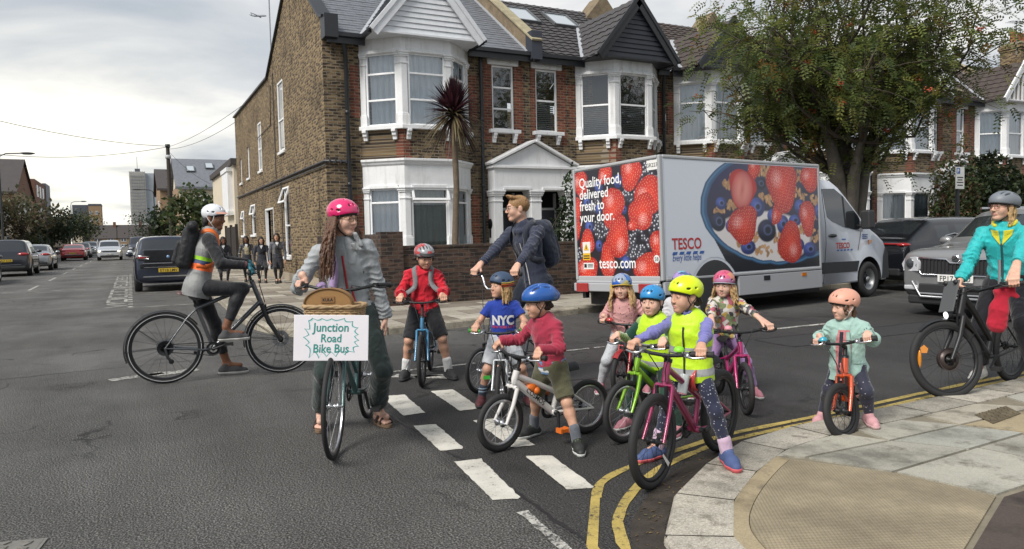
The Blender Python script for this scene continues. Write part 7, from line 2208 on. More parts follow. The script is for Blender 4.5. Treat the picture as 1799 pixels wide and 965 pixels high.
 if mud:
  for c,T,a0,a1,nm in((vec((0,0,r)),I3,rad(-5+40),rad(200),'rear_mudguard'),(vec((wb,0,r)),S,rad(50),rad(190),'front_mudguard')):
   b=MB();R0=r+.014;n=20
   for i in range(n):
    V=[]
    for a in(a0+(a1-a0)*i/n,a0+(a1-a0)*(i+1)/n):
     for yy,rr_ in((-tw*.6,-.008),(0,.006),(tw*.6,-.008)):V.append(T(c+vec((math.cos(a)*(R0+rr_),yy,math.sin(a)*(R0+rr_)))))
    b.add(V,[(0,1,4,3),(1,2,5,4)],0,True)
   for a in(a1-.3,(a0+a1)/2+.4):
    for sg in(-1,1):b.rod(T(c+vec((0,sg*.05,0))),T(c+vec((math.cos(a)*R0,sg*tw*.6,math.sin(a)*R0))),.0025,4)
   b.build(nm,mud,t)
 if bell:
  q=S(bc+vec((-.01,bell[1],.03)));b=MB();b.lathe([(.030,0),(.030,.008),(.022,.022),(0,.028)],q,SV((0,0,1)),n=16);b.lathe([(.014,-.02),(.014,0)],q,SV((0,0,1)),n=10);b.build('bell',bell[0],hbar)
 M=np.array(((math.cos(th),-math.sin(th),0),(math.sin(th),math.cos(th),0),(0,0,1)))
 base=vec((loc[0],loc[1],lift))
 W_=lambda p:M@vec(p)+base
 res=dict(t=t,S=S,SV=SV,W=W_,M=M,bc=bc,hbar=hbar,fa=fa,r=r,wb=wb,crown=crown,htp=htp,bb=bb,seat=seat,stt=stt,wf=wf,hb=hb,ax=ax)
 for k in 'LR':res['g'+k]=W_(out['g'+k]);res['d'+k]=M@out['d'+k]
 res['ped']={s:W_(p)for s,p in pe.items()}
 return res
D=math.radians
fp=lambda n,c,m=.25,r=.32:paint(n+' frame paint',c,m,r)
B1=bicycle('hybrid_bicycle','dark grey hybrid bicycle with black mudguards and disc brakes under the seated rider',(1.36,7.99),D(-3),.355,1.10,fp('graphite',(.075,.082,.09),.5,.38),1.06,.90,.64,'diamond',.042,M_BSAT,M_BSAT,steer=-.12,fork_r=.020,
             levers=M_BSAT,mud=M_BSAT,disc=True,tube=.021,crank_a=.32,saddle=mat('brown saddle',(.09,.05,.045),.5),white_stripe=True,ht=.24)
b=MB();ra=vec((0,-.055,.355));b.lathe([(.075,0),(.04,-.012),(.02,-.02)],ra,(0,-1,0),n=24);b.tube([ra,ra+vec((.02,-.03,-.09)),ra+vec((.05,-.03,-.13))],.014,8);b.lathe([(.0,0),(.025,0)],ra+vec((.05,-.035,-.13)),(0,-1,0),n=12);b.build('rear_derailleur',M_BSAT,B1['t'])
b=MB();q=B1['S'](B1['bc']+vec((.05,-.04,.05)));b.box(q,(.05,.03,.06));b.ell(q+vec((.03,0,0)),(.02,.025,.025));b.build('front_lamp',M_BSAT,B1['t'])
B2=bicycle('basket_bicycle','teal city bicycle with a wicker front basket held by the woman in the pink helmet',(1.10,4.66),D(-118),.335,1.05,fp('teal',(.05,.12,.12)),1.05,.93,.62,'step',.032,M_ALU,None,steer=.06,bar='swept',levers=M_BSAT,mud=None,ht=.16,crank_a=1.2)
B3=bicycle('childrens_bicycle','bright blue bicycle under the boy in the red hooded top',(2.36,6.47),D(-116),.245,.86,fp('azure',(.03,.17,.32)),.76,.66,.52,'slope',.042,M_BSAT,None,steer=-.02,bell=None,ht=.10,crank=.13,crank_a=.2)
B4=bicycle('folding_bicycle','dark folding bicycle with tall silver handlebar held by the man in navy',(2.70,5.89),D(-156),.205,1.03,fp('slate',(.05,.055,.065)),.90,.88,.56,'fold',.034,M_ALU,M_BSAT,bar='folder',ht=.10,levers=M_BSAT,crank=.15,crank_a=.9,tube=.018,fork_r=.010)
B5=bicycle('childrens_bicycle','silver bicycle with bright green grips between the folding bicycle and the white bicycle',(2.50,5.12),D(-122),.19,.70,fp('silver',(.45,.47,.48),.7),.61,.52,.48,'slope',.040,M_ALU,None,grip=mat('green grip',(.03,.24,.03),.5),levers=M_ALU,ht=.08,crank=.10,crank_a=.4,fork_r=.012,pedal=mat('green pedal',(.04,.35,.04),.5))
B6=bicycle('childrens_bicycle','white bicycle with orange pedals and lettering under the boy in the red jumper',(2.07,4.24),D(-174),.19,.72,fp('white',(.62,.60,.585),.0,.35),.60,.50,.50,'slope',.040,M_ALU,None,steer=.12,levers=M_ALU,ht=.09,crank=.10,crank_a=PI/2+.1,fork_r=.014,tube=.020,pedal=mat('orange pedal',(.62,.14,.015),.45))
B7=bicycle('childrens_bicycle','red bicycle with a red bell under the girl in the pink jacket',(3.62,5.08),D(-147),.20,.76,fp('red',(.36,.022,.025)),.60,.52,.50,'slope',.042,M_BSAT,None,bell=(mat('red bell',(.42,.03,.025),.3,coat=1),-.14),ht=.08,crank=.11,mud=fp('red',(.36,.022,.025)))
B8=bicycle('childrens_bicycle','lime green bicycle half hidden by the deep pink bicycle in front',(2.87,3.99),D(-166),.21,.76,fp('lime',(.20,.42,.015)),.62,.53,.50,'slope',.040,M_ALU,None,levers=M_ALU,ht=.09,crank=.11,crank_a=.2,tube=.018)
B9=bicycle('childrens_bicycle','deep pink bicycle nearest the camera under the girl in the yellow vest',(2.48,3.19),D(-157),.260,.86,fp('raspberry',(.24,.012,.075),.35),.66,.62,.52,'slope',.044,M_BSAT,None,levers=M_ALU,ht=.11,crank=.13,crank_a=-.25,tube=.018,fork_r=.012,bell=(mat('green bell',(.22,.60,.02),.4),.085),steer=.03)
B10=bicycle('childrens_bicycle','magenta bicycle under the girl in the pink patterned helmet',(4.08,4.12),D(-117),.20,.76,fp('magenta',(.38,.012,.12)),.60,.52,.54,'slope',.044,M_BSAT,None,bell=(mat('pale pink bell',(.62,.25,.30),.4),-.09),ht=.09,crank=.11,steer=-.05)
B11=bicycle('childrens_bicycle','small orange red bicycle standing at the kerb under the toddler',(4.14,3.31),D(-146),.185,.60,fp('orange red',(.52,.065,.012)),.605,.42,.46,'slope',.044,M_BSAT,None,levers=M_ALU,steer=-.52,ht=.10,crank=.09,crank_a=.1,fork_r=.014,tube=.020,bell=(mat('turquoise bell',(.02,.30,.42),.3,coat=1),-.13))
B12=bicycle('electric_bicycle','matt black electric bicycle with grey front plate held by the turquoise coat woman',(5.77,3.63),D(-174),.312,1.08,M_BSAT,.83,.86,.62,'step',.050,M_BSAT,M_BSAT,steer=-.50,fork_r=.020,tube=.026,mud=M_BSAT,ht=.20,disc=False,crank_a=2.6,lift=.012,bar='swept',sfwd=-.13)
# fittings of single bicycles
b=MB();b.text('COSMOS',.050,(0,0,0),(1,0,0),UZ,bold=.01);
def frame_text(B,txt,size,side,m,a,c,tube,off=0.0):
 a,c=vec(a),vec(c);d=unit(c-a)*side;st=a if side>0 else c
 up=unit(np.cross((0,side,0),d))if False else unit(UZ-d*d[2]);b=MB()
 b.text(txt,size,st+vec((0,side*(tube+.002),0))-up*size*.36+d*off,d,up,bold=.012);b.build('frame_lettering',m,B['t'])
frame_text(B6,'COSMOS',.045,1,M_INK,B6['hb']+vec((-.05,0,-.01)),B6['bb'],.025,.05)
q=B6['hb']*.55+B6['bb']*.45;b=MB();b.ell(q+vec((0,0,.06)),(.045,.030,.035));b.ell(q+vec((-.03,.02,.04)),(.025,.025,.025));b.build('orange_lock',mat('orange plastic',(.62,.14,.015),.45),B6['t'])
q=(B9['htp']+B9['stt'])/2;b=MB()
for k in range(5):b.tube([q+vec((-.10+.05*math.cos(a)+.006*k,.02+.012*k-.02,-.04+.062*math.sin(a)+.004*k))for a in np.linspace(0,2*PI,18)[:-1]],.0065,6,closed=True)
b.build('coiled_lock',mat('red cable lock',(.42,.035,.035),.35,coat=1),B9['t'])
b=MB();q=B9['hb']*.5+B9['bb']*.5+vec((-.02,0,.07));b.tube([q,q+vec((-.045,0,.10))],.030,12);b.build('water_bottle',mat('clear bottle',(.42,.46,.46),.15,coat=1),B9['t'])
b=MB();a=2.2;c=B9['fa'];S9=B9['S']
V=[S9(c+vec((rr*math.cos(an),sg*.024,rr*math.sin(an))))for sg in(1,)for an,rr in((4.0,.11),(4.12,.11),(4.06,.215),(3.94,.215))]
b.add(V,[(0,1,2,3)]);b.build('spoke_reflector',mat('reflector white',(.66,.66,.64),.3),B9['t'])
b=MB()
V=[B12['S'](B12['fa']+vec((rr*math.cos(an),.03,rr*math.sin(an))))for an,rr in((.35,.19),(.55,.19),(.60,.235),(.45,.255),(.30,.235))]
b.add(V,[tuple(range(5))])
q=B12['S'](B12['fa']+vec((.235,.012,.02)));b.ell(q,(.018,.014,.075));b.build('spoke_reflector',M_REFL,B12['t'])
b=MB();q=B12['S'](B12['hb']+vec((.085,0,.02)));R=np.array([B12['SV']((0,1,0)),B12['SV']((.93,0,.36)),B12['SV']((-.36,0,.93))]).T;b.box(q+B12['SV']((-.02,0,.13)),(.17,.012,.27),R);fpl=b.build('front_plate',mat('grey felt plate',(.085,.09,.095),.85,bump=.3,bscale=200),B12['t'],bevel=.01)
b=MB()
for u in(-.06,.06):b.lathe([(0,.014),(.016,.014),(.02,0)],q+B12['SV']((-.02-.36*.11+.01,u,.13+.11)),B12['SV']((.93,0,.36)),n=12)
b.build('bolt',M_INK,fpl)
b=MB();q=B12['S'](B12['hb']+vec((.105,0,.0)));nf=B12['SV']((1,0,-.05));b.lathe([(.030,-.03),(.036,0),(.032,.012)],q,nf,n=18);hl=b.build('headlamp',M_BSAT,B12['t']);b=MB();b.lathe([(0,.014),(.028,.012)],q,nf,n=18);b.build('lens',mat('headlamp lens',(.82,.84,.86),.1,emit=1.0),hl)
b=MB();b.lathe([(0,.0),(.085,0),(.085,.03),(.05,.045)],B12['S'](B12['fa']),B12['SV']((0,1,0)),n=28);b.lathe([(.085,0),(.095,.004)],B12['S'](B12['fa']+vec((0,.04,0))),B12['SV']((0,1,0)),n=28);b.build('hub_motor',mat('motor',(.06,.045,.042),.4,.5),B12['t'])
# wicker basket on the city bicycle
def wicker_basket():
 T=B2;W=T['W'];S=T['S']
 c=T['S'](T['bc']+vec((.17,0,-.085)));SV=T['SV'];fx,fy=SV((1,0,0)),SV((0,1,0))
 b=MB();n=44;rx_,ry_=.115,.185
 def P(a,z,k=1.0):
  q=(abs(math.cos(a))**4+abs(math.sin(a))**4)**-.25;return c+fx*math.cos(a)*rx_*q*k+fy*math.sin(a)*ry_*q*k+UZ*z
 for i in range(n):
  a=2*PI*i/n;b.tube([P(a,-.20,.86),P(a,0,1)],.005,5)
 for j in range(15):
  z=-.195+j*.0135;b.tube([P(2*PI*i/n,z,(.86+.14*(z+.2)/.2)+(.022 if(i+j)%2 else-.022))for i in range(n)],.0062,5,closed=True)
 for k in range(2):b.tube([P(2*PI*i/36+.0,.004+.006*math.sin(i*1.7+3*k),1.03+.015*math.sin(i*1.7+1.6+3*k))for i in range(36)],.011,6,closed=True)
 b.add([P(2*PI*i/n,-.19,.85)for i in range(n)],[tuple(range(n))])
 b.build('basket',mat('wicker',(.36,.245,.13),.7,var=.35,vscale=30),T['t'])
 return c,fx,fy
bc_,bfx,bfy=wicker_basket()
Wb=B2['W'];Mb=B2['M']
t=thing('basket_bag','tan canvas bag with a small name tag standing in the wicker basket','bag',tuple(Wb(bc_+bfy*-.035+UZ*.0)),D(-118)+.06)
b=MB();n=22;arch=[(-.150,-.12),(.150,-.12)]+[(.150*math.cos(a),.02+.095*math.sin(a))for a in np.linspace(0,PI,n)]
b.prism(arch,(.05,0,0),(0,1,0),UZ,.10);b.build('body',mat('tan canvas',(.30,.165,.06),.75,var=.12,vscale=10,bump=.3,bscale=120),t,bevel=.02,seg=3)
b=MB();b.tube([(.052,u*1.0,z)for u,z in arch[2:]],.006,6);b.build('piping',mat('brown piping',(.16,.085,.03),.6),t)
b=MB();b.box((.053,0,.045),(.004,.085,.04));tg=b.build('name_tag',mat('tan leather',(.24,.125,.045),.5),t);b=MB();b.text('KULA',.026,(.056,0,.036),(0,1,0),UZ,align='CENTER',bold=.03);b.build('tag_lettering',M_INK,tg)
# hand lettered placard hung below the basket
pc=Wb(bc_+bfx*.155+UZ*-.185)
sth=D(-118)+.12+rad(2)
t=thing('placard','white hand lettered cardboard placard hung on the front of the wicker basket','sign',tuple(pc),sth)
t.rotation_euler=(rad(-2.5),rad(-5),sth)
pw,ph=.455,.285
b=MB();b.box((0,0,0),(.006,pw,ph));b.build('board',mat('white card',(.72,.70,.74),.6,var=.04,vscale=6),t,bevel=.003)
M_TEAL=mat('teal marker',(.02,.24,.21),.6);M_CYAN=mat('cyan marker',(.45,.68,.70),.6)
o=(.0036,0,0)
b=MB()
for txt,yy,sz in(('Junction',.040,.077),('Road',-.026,.072),('Bike Bus',-.090,.074)):b.text(txt,sz,(.0046,-.002,yy),(0,1,0),UZ,align='CENTER',bold=.014,shear=.06,sx=.86)
b.build('lettering',M_TEAL,t)
star=[(-.118,.125),(-.142,.108),(-.135,.055),(-.165,.058),(-.140,.02),(-.172,.005),(-.136,-.03),(-.158,-.045),(-.13,-.07),(-.135,-.125),(-.10,-.085),(-.075,-.128),(-.055,-.088),(-.028,-.118),(0,-.088),(.03,-.118),(.055,-.082),(.085,-.108),(.105,-.085),(.145,-.09),(.138,-.06),(.17,-.052),(.145,-.025),(.172,-.015),(.145,.01),(.168,.022),(.145,.045),(.165,.065),(.132,.075),(.132,.105),(.09,.105),(.08,.125),(.03,.112),(.0,.122),(-.03,.112),(-.06,.124),(-.085,.112)]
b=MB();P=[]
for(a,c)in zip(star,star[1:]+star[:1]):
 a,c=vec(a),vec(c);m_=(a+c)/2*.955
 P+=[a*(1-q)**2+m_*2*q*(1-q)+c*q*q for q in(0,.25,.5,.75)]
ins=[q*.965 for q in P]
n=len(P)
b.add([(.0040,u,z)for u,z in P]+[(.0040,u,z)for u,z in ins],[(i,(i+1)%n,n+(i+1)%n,n+i)for i in range(n)])
b.build('star_outline',M_TEAL,t)
b=MB();i2=[q*.93 for q in P];b.add([(.0036,u,z)for u,z in ins]+[(.0036,u,z)for u,z in i2],[(i,(i+1)%n,n+(i+1)%n,n+i)for i in range(n)]);b.build('star_shading',M_CYAN,t)
# ------------------------------------------------------------------ people
def skin_mat(name,col,lip=None):
 if name in MATS:return MATS[name]
 m,nt,p=_new(name);_set(p,col,.48,spec=.35)
 v=nobj(nt);n=nnoise(nt,v,22,4,.6)
 n2=nnoise(nt,v,140,3,.6);nt.links.new(nmix(nt,1.0,nmix(nt,1.0,tuple(col),nramp(nt,n,[(.32,(.92,.80,.77)),(.68,(1.08,1.06,1.03))]),'MULTIPLY'),nramp(nt,n2,[(.3,.90),(.7,1.08)]),'MULTIPLY'),p.inputs['Base Color']);nbump(nt,p,n2,.25,.002);nt.links.new(nmath(nt,'ADD',nmath(nt,'MULTIPLY',n,.3),.32),p.inputs['Roughness'])
 p.inputs['Subsurface Weight'].default_value=.12;p.inputs['Subsurface Radius'].default_value=(.012,.004,.002);p.inputs['Subsurface Scale'].default_value=1.0
 MATS[name]=m
 return m
def cloth(name,col,rough=.85,weave=900,var=.14,sheen=.25,bump=.8):
 """woven or knitted cloth: fine weave, soft creases and slight fading"""
 if name in MATS:return MATS[name]
 m,nt,p=_new(name);_set(p,col,rough,sheen=sheen,spec=.25)
 v=nobj(nt);n1=nnoise(nt,v,9,5,.6,.8);n2=nnoise(nt,v,weave,2,.5);n3=nnoise(nt,nmap(nt,v,(1,1,.5)),13,2,.5,1.6)
 nt.links.new(nmix(nt,1.0,tuple(col),nramp(nt,n1,[(.3,1-var),(.7,1+var)]),'MULTIPLY'),p.inputs['Base Color'])
 nbump(nt,p,nmath(nt,'ADD',nmath(nt,'MULTIPLY',n3,1.0),nmath(nt,'MULTIPLY',n2,.06)),bump*.7,.022)
 MATS[name]=m
 return m
def banded(name,base,bands,axis,rough=.7,sheen=.2):
 """cloth with sewn-on bands: (lo, hi, colour) along an axis of the object"""
 m,nt,p=_new(name);_set(p,base,rough,sheen=sheen)
 v=nobj(nt);d=nt.nodes.new('ShaderNodeVectorMath');d.operation='DOT_PRODUCT';d.inputs[1].default_value=tuple(axis);nt.links.new(v,d.inputs[0])
 c=tuple(base)
 for lo,hi,col in bands:
  f=nmath(nt,'MULTIPLY',nmath(nt,'GREATER_THAN',d.outputs['Value'],lo),nmath(nt,'LESS_THAN',d.outputs['Value'],hi))
  c=nmix(nt,f,c,tuple(col))
 nt.links.new(c if not isinstance(c,tuple)else nmix(nt,0.0,c,c),p.inputs['Base Color'])
 n3=nnoise(nt,nmap(nt,v,(1,1,.45)),26,4,.55,1.2);nbump(nt,p,n3,.35,.018)
 return m
def spotted(name,base,spot,scale,thr,rough=.8):
 """printed cloth with scattered dots"""
 m,nt,p=_new(name);_set(p,base,rough,sheen=.2)
 vo=nt.nodes.new('ShaderNodeTexVoronoi');vo.inputs['Scale'].default_value=scale;v=nobj(nt);nt.links.new(v,vo.inputs['Vector'])
 nt.links.new(nmix(nt,nmath(nt,'LESS_THAN',vo.outputs['Distance'],thr),tuple(base),tuple(spot)),p.inputs['Base Color'])
 nbump(nt,p,nnoise(nt,v,26,4,.55,1.2),.3,.016)
 return m
def blotched(name,cols,scale,rough=.7,coat=0):
 """printed pattern of coloured patches"""
 m,nt,p=_new(name);_set(p,None,rough,coat=coat)
 vo=nt.nodes.new('ShaderNodeTexVoronoi');vo.inputs['Scale'].default_value=scale;v=nobj(nt)
 wv=nt.nodes.new('ShaderNodeVectorMath');wv.operation='ADD';nz=nt.nodes.new('ShaderNodeTexNoise');nz.inputs['Scale'].default_value=scale*.8;nt.links.new(v,nz.inputs['Vector'])
 sc=nt.nodes.new('ShaderNodeVectorMath');sc.operation='SCALE';sc.inputs['Scale'].default_value=1.2/scale;nt.links.new(nz.outputs['Color'],sc.inputs[0]);nt.links.new(v,wv.inputs[0]);nt.links.new(sc.outputs[0],wv.inputs[1]);nt.links.new(wv.outputs[0],vo.inputs['Vector'])
 sp=nt.nodes.new('ShaderNodeSeparateColor');nt.links.new(vo.outputs['Color'],sp.inputs[0])
 rp=nt.nodes.new('ShaderNodeValToRGB');rp.color_ramp.interpolation='CONSTANT';el=rp.color_ramp.elements
 el[0].position=0;el[0].color=(*cols[0],1);el[1].position=1/len(cols);el[1].color=(*cols[1],1)
 for i,c in enumerate(cols[2:]):e=el.new((i+2)/len(cols));e.color=(*c,1)
 nt.links.new(sp.outputs[0],rp.inputs[0]);nt.links.new(rp.outputs[0],p.inputs['Base Color'])
 nbump(nt,p,nnoise(nt,v,26,4,.55,1.2),.3,.014)if not coat else None
 return m
def hair_mat(name,col):
 if name in MATS:return MATS[name]
 m,nt,p=_new(name);_set(p,col,.5,spec=.4)
 v=nobj(nt);n=nnoise(nt,nmap(nt,v,(1,1,.12)),160,3,.6,.3);n2=nnoise(nt,v,18,3)
 nt.links.new(nmix(nt,1.0,tuple(col),nramp(nt,nmath(nt,'ADD',nmath(nt,'MULTIPLY',n,.6),nmath(nt,'MULTIPLY',n2,.4)),[(.3,.55),(.7,1.5)]),'MULTIPLY'),p.inputs['Base Color'])
 nbump(nt,p,n,.6,.006)
 MATS[name]=m
 return m
M_EYEW=mat('eye white',(.62,.60,.57),.25);M_IRIS=mat('iris',(.05,.032,.02),.15,coat=1)
M_LIPP=mat('lips',(.44,.20,.165),.45);M_BROW=mat('brow hair',(.10,.06,.035),.7);M_BROWD=mat('dark brow hair',(.02,.014,.011),.7)
M_STRAP=mat('black webbing',(.020,.020,.021),.7)
def ik(a,c,l1,l2,pole):
 """middle joint of a two-bone limb from a to c, bent towards pole"""
 a,c=vec(a),vec(c);d=c-a;L=np.linalg.norm(d);L2=min(L,(l1+l2)*.998);u=d/max(L,1e-6)
 if L>L2:c=a+u*L2
 x=(l1**2-l2**2+L2**2)/(2*L2);hgt=math.sqrt(max(l1**2-x**2,0));p=vec(pole);p=p-u*(p@u);p=unit(p)
 return a+u*x+p*hgt,c
def join(parts):
 V=[];Q=[];n=0
 for v,q in parts:
  V.append(v);Q.append(q+n);n+=len(v)
 return np.concatenate(V),np.concatenate(Q)
def head_mesh(s,child,neck_local,expr=0.0):
 B=Blob(.0034*max(s,.85));k=1.0
 cf=1.0 if not child else 1.06
 B.ell((-.012,0,.030),(.094,.076,.083),k=.03);B.ell((.026,0,-.032),(.064,.058*cf,.078 if not child else .070),k=.03)
 B.ell((.066,0,-.097 if not child else-.090),(.022,.024,.016),k=.028)
 for y in(-1,1):
  B.cone((-.002,y*.050,-.055),(.060,y*.014,-.096 if not child else-.090),.022,.016,.025);B.ell((.054,y*(.036 if not child else .037),-.030 if not child else-.035),(.026,.025,.027 if not child else .030),k=.034)
  B.ell((-.010,y*.077,-.008),(.021,.010,.031),rotax((0,0,1),-y*.25),k=.007)
 br_=.012 if not child else .0085;B.cone((.082,-.030,.023),(.082,.030,.023),br_,br_,.016)
 for y in(-1,1):B.ell((.100 if not child else .1015,y*.031,.004),(.017,.018,.012),k=.012,sub=True)
 B.cone((.088,0,.012),(.108 if not child else .1025,0,-.027),.0080,.0115 if not child else .0105,.014)
 for y in(-1,1):B.ell((.100,y*.011,-.033),(.009,.007,.007),k=.007)
 for y in(-1,1):
  B.ell((.0770,y*.0315,.003),(.0146,.0158,.0142),k=.006)
  ew=.019+.004*max(expr,0);B.cone((.0835,y*ew,-.0615+expr*.0045),(.0915,y*.002,-.0585),.0040,.0048,.008);B.cone((.0825,y*ew*.8,-.068+expr*.002),(.0900,0,-.0700),.0045,.0056,.009)
 for y in(-1,1):B.ell((.0930,y*.0315,.0015),(.0105,.0125,.0050 if not child else .0058),k=0,sub=True)
 B.cone((.097,0,-.0650),(.094,-ew,-.0640+expr*.0045),.0022,.0018,.003,sub=True);B.cone((.097,0,-.0650),(.094,ew,-.0640+expr*.0045),.0022,.0018,.003,sub=True)
 B.cone((-.016,0,-.045),neck_local/s,.050 if not child else .044,.054 if not child else .046,.03)
 V,Q=B.mesh()
 c=V[Q].mean(1);mi=np.zeros(len(Q),int)
 lip=(c[:,0]>.078)&(np.abs(c[:,1])<.0225)&(c[:,2]<-.053)&(c[:,2]>-.0775)&(((c[:,2]+.0645)/(.0105 if not child else .0085))**2+(c[:,1]/(.0225 if not child else .019))**2<1)
 br=(c[:,0]>.068)&(np.abs(np.abs(c[:,1])-.032)<.020)&(np.abs(c[:,2]-(.0255-.10*(np.abs(c[:,1])-.026)**1))<.0042)
 mi[lip]=1;mi[br]=2
 return V*s,Q,mi
def grip_hand(B,wrist,c,e,f,sc,barr=.0165):
 """palm and five fingers closed round a bar: e outwards along the bar, f forearm direction"""
 e=unit(e);f=unit(f-e*(f@e));u=np.cross(f,e);u=u if u[2]>0 else-u
 at=lambda a,ro,y:c+e*y+(f*math.cos(a)+u*math.sin(a))*ro
 rf=.0083*sc;ys=[-.030,-.010,.010,.029];ln=[1.0,1.06,1.0,.84];rr=[1.0,1.03,.98,.86]
 for y,l_,r_ in zip(ys,ln,rr):
  y*=sc;ro=barr+rf*.9
  m=at(rad(78),barr+.020*sc,y);p1=at(rad(78-68*l_),ro+.006*sc,y);p2=at(rad(78-138*l_),ro,y);p3=at(rad(78-196*l_),ro-.001,y*.98)
  B.cone(m,p1,rf*1.18*r_,rf*1.08*r_,.004);B.cone(p1,p2,rf*1.08*r_,rf*.98*r_,.003);B.cone(p2,p3,rf*.98*r_,rf*.82*r_,.003)
  B.ell(m+u*.003*sc,(rf*1.25,)*3,k=.005)
  B.cone(wrist+e*y*.45,m,.0165*sc,rf*1.35,.012)
 th0=wrist*.45+at(rad(100),barr+.016*sc,-.030*sc)*.55-e*.014*sc
 th1=at(rad(150),barr+.012*sc,-.046*sc);th2=at(rad(215),barr+rf,-.040*sc);th3=at(rad(262),barr+rf,-.028*sc)
 B.cone(wrist-e*.008*sc,th0,.017*sc,.0135*sc,.012);B.cone(th0,th1,.0130*sc,.0108*sc,.006);B.cone(th1,th2,.0105*sc,.0095*sc,.003);B.cone(th2,th3,.0095*sc,.008*sc,.003)
def free_hand(B,wrist,d,palm,side,sc,curl=.5):
 """relaxed hand hanging along d; palm: direction the palm faces; side: direction towards the thumb"""
 d=unit(d);n=unit(palm-d*(palm@d));t=unit(side-d*(side@d)-n*(side@n));rf=.0082*sc
 for y,L,r_ in((.026,.072,1.0),(.009,.079,1.03),(-.009,.074,.98),(-.026,.058,.86)):
  m=wrist+d*.088*sc+t*y*sc;B.cone(wrist+t*y*.5*sc,m,.0165*sc,rf*1.4,.012)
  a=curl*.55;p=m;q=d
  for k,fr in enumerate((.46,.31,.23)):
   q=d*math.cos(a)+n*math.sin(a);nx=p+q*L*sc*fr;B.cone(p,nx,rf*(1.12-.1*k)*r_,rf*(1.02-.1*k)*r_,.004);p=nx;a+=curl*.8
 p0=wrist+d*.030*sc+t*.022*sc;p1=p0+(d*.7+t*.6+n*.4)*.036*sc;p2=p1+(d*.9+t*.15+n*.45)*.030*sc;p3=p2+(d*.9-t*.05+n*.4)*.022*sc
 B.cone(wrist,p0,.018*sc,.0145*sc,.012);B.cone(p0,p1,.0140*sc,.0115*sc,.006);B.cone(p1,p2,.0112*sc,.0098*sc,.003);B.cone(p2,p3,.0098*sc,.008*sc,.003)
SK1=skin_mat('fair skin',(.57,.37,.28));SK2=skin_mat('brown skin',(.185,.090,.052));SK3=skin_mat('warm skin',(.52,.32,.23));SK4=skin_mat('rosy skin',(.61,.40,.315))
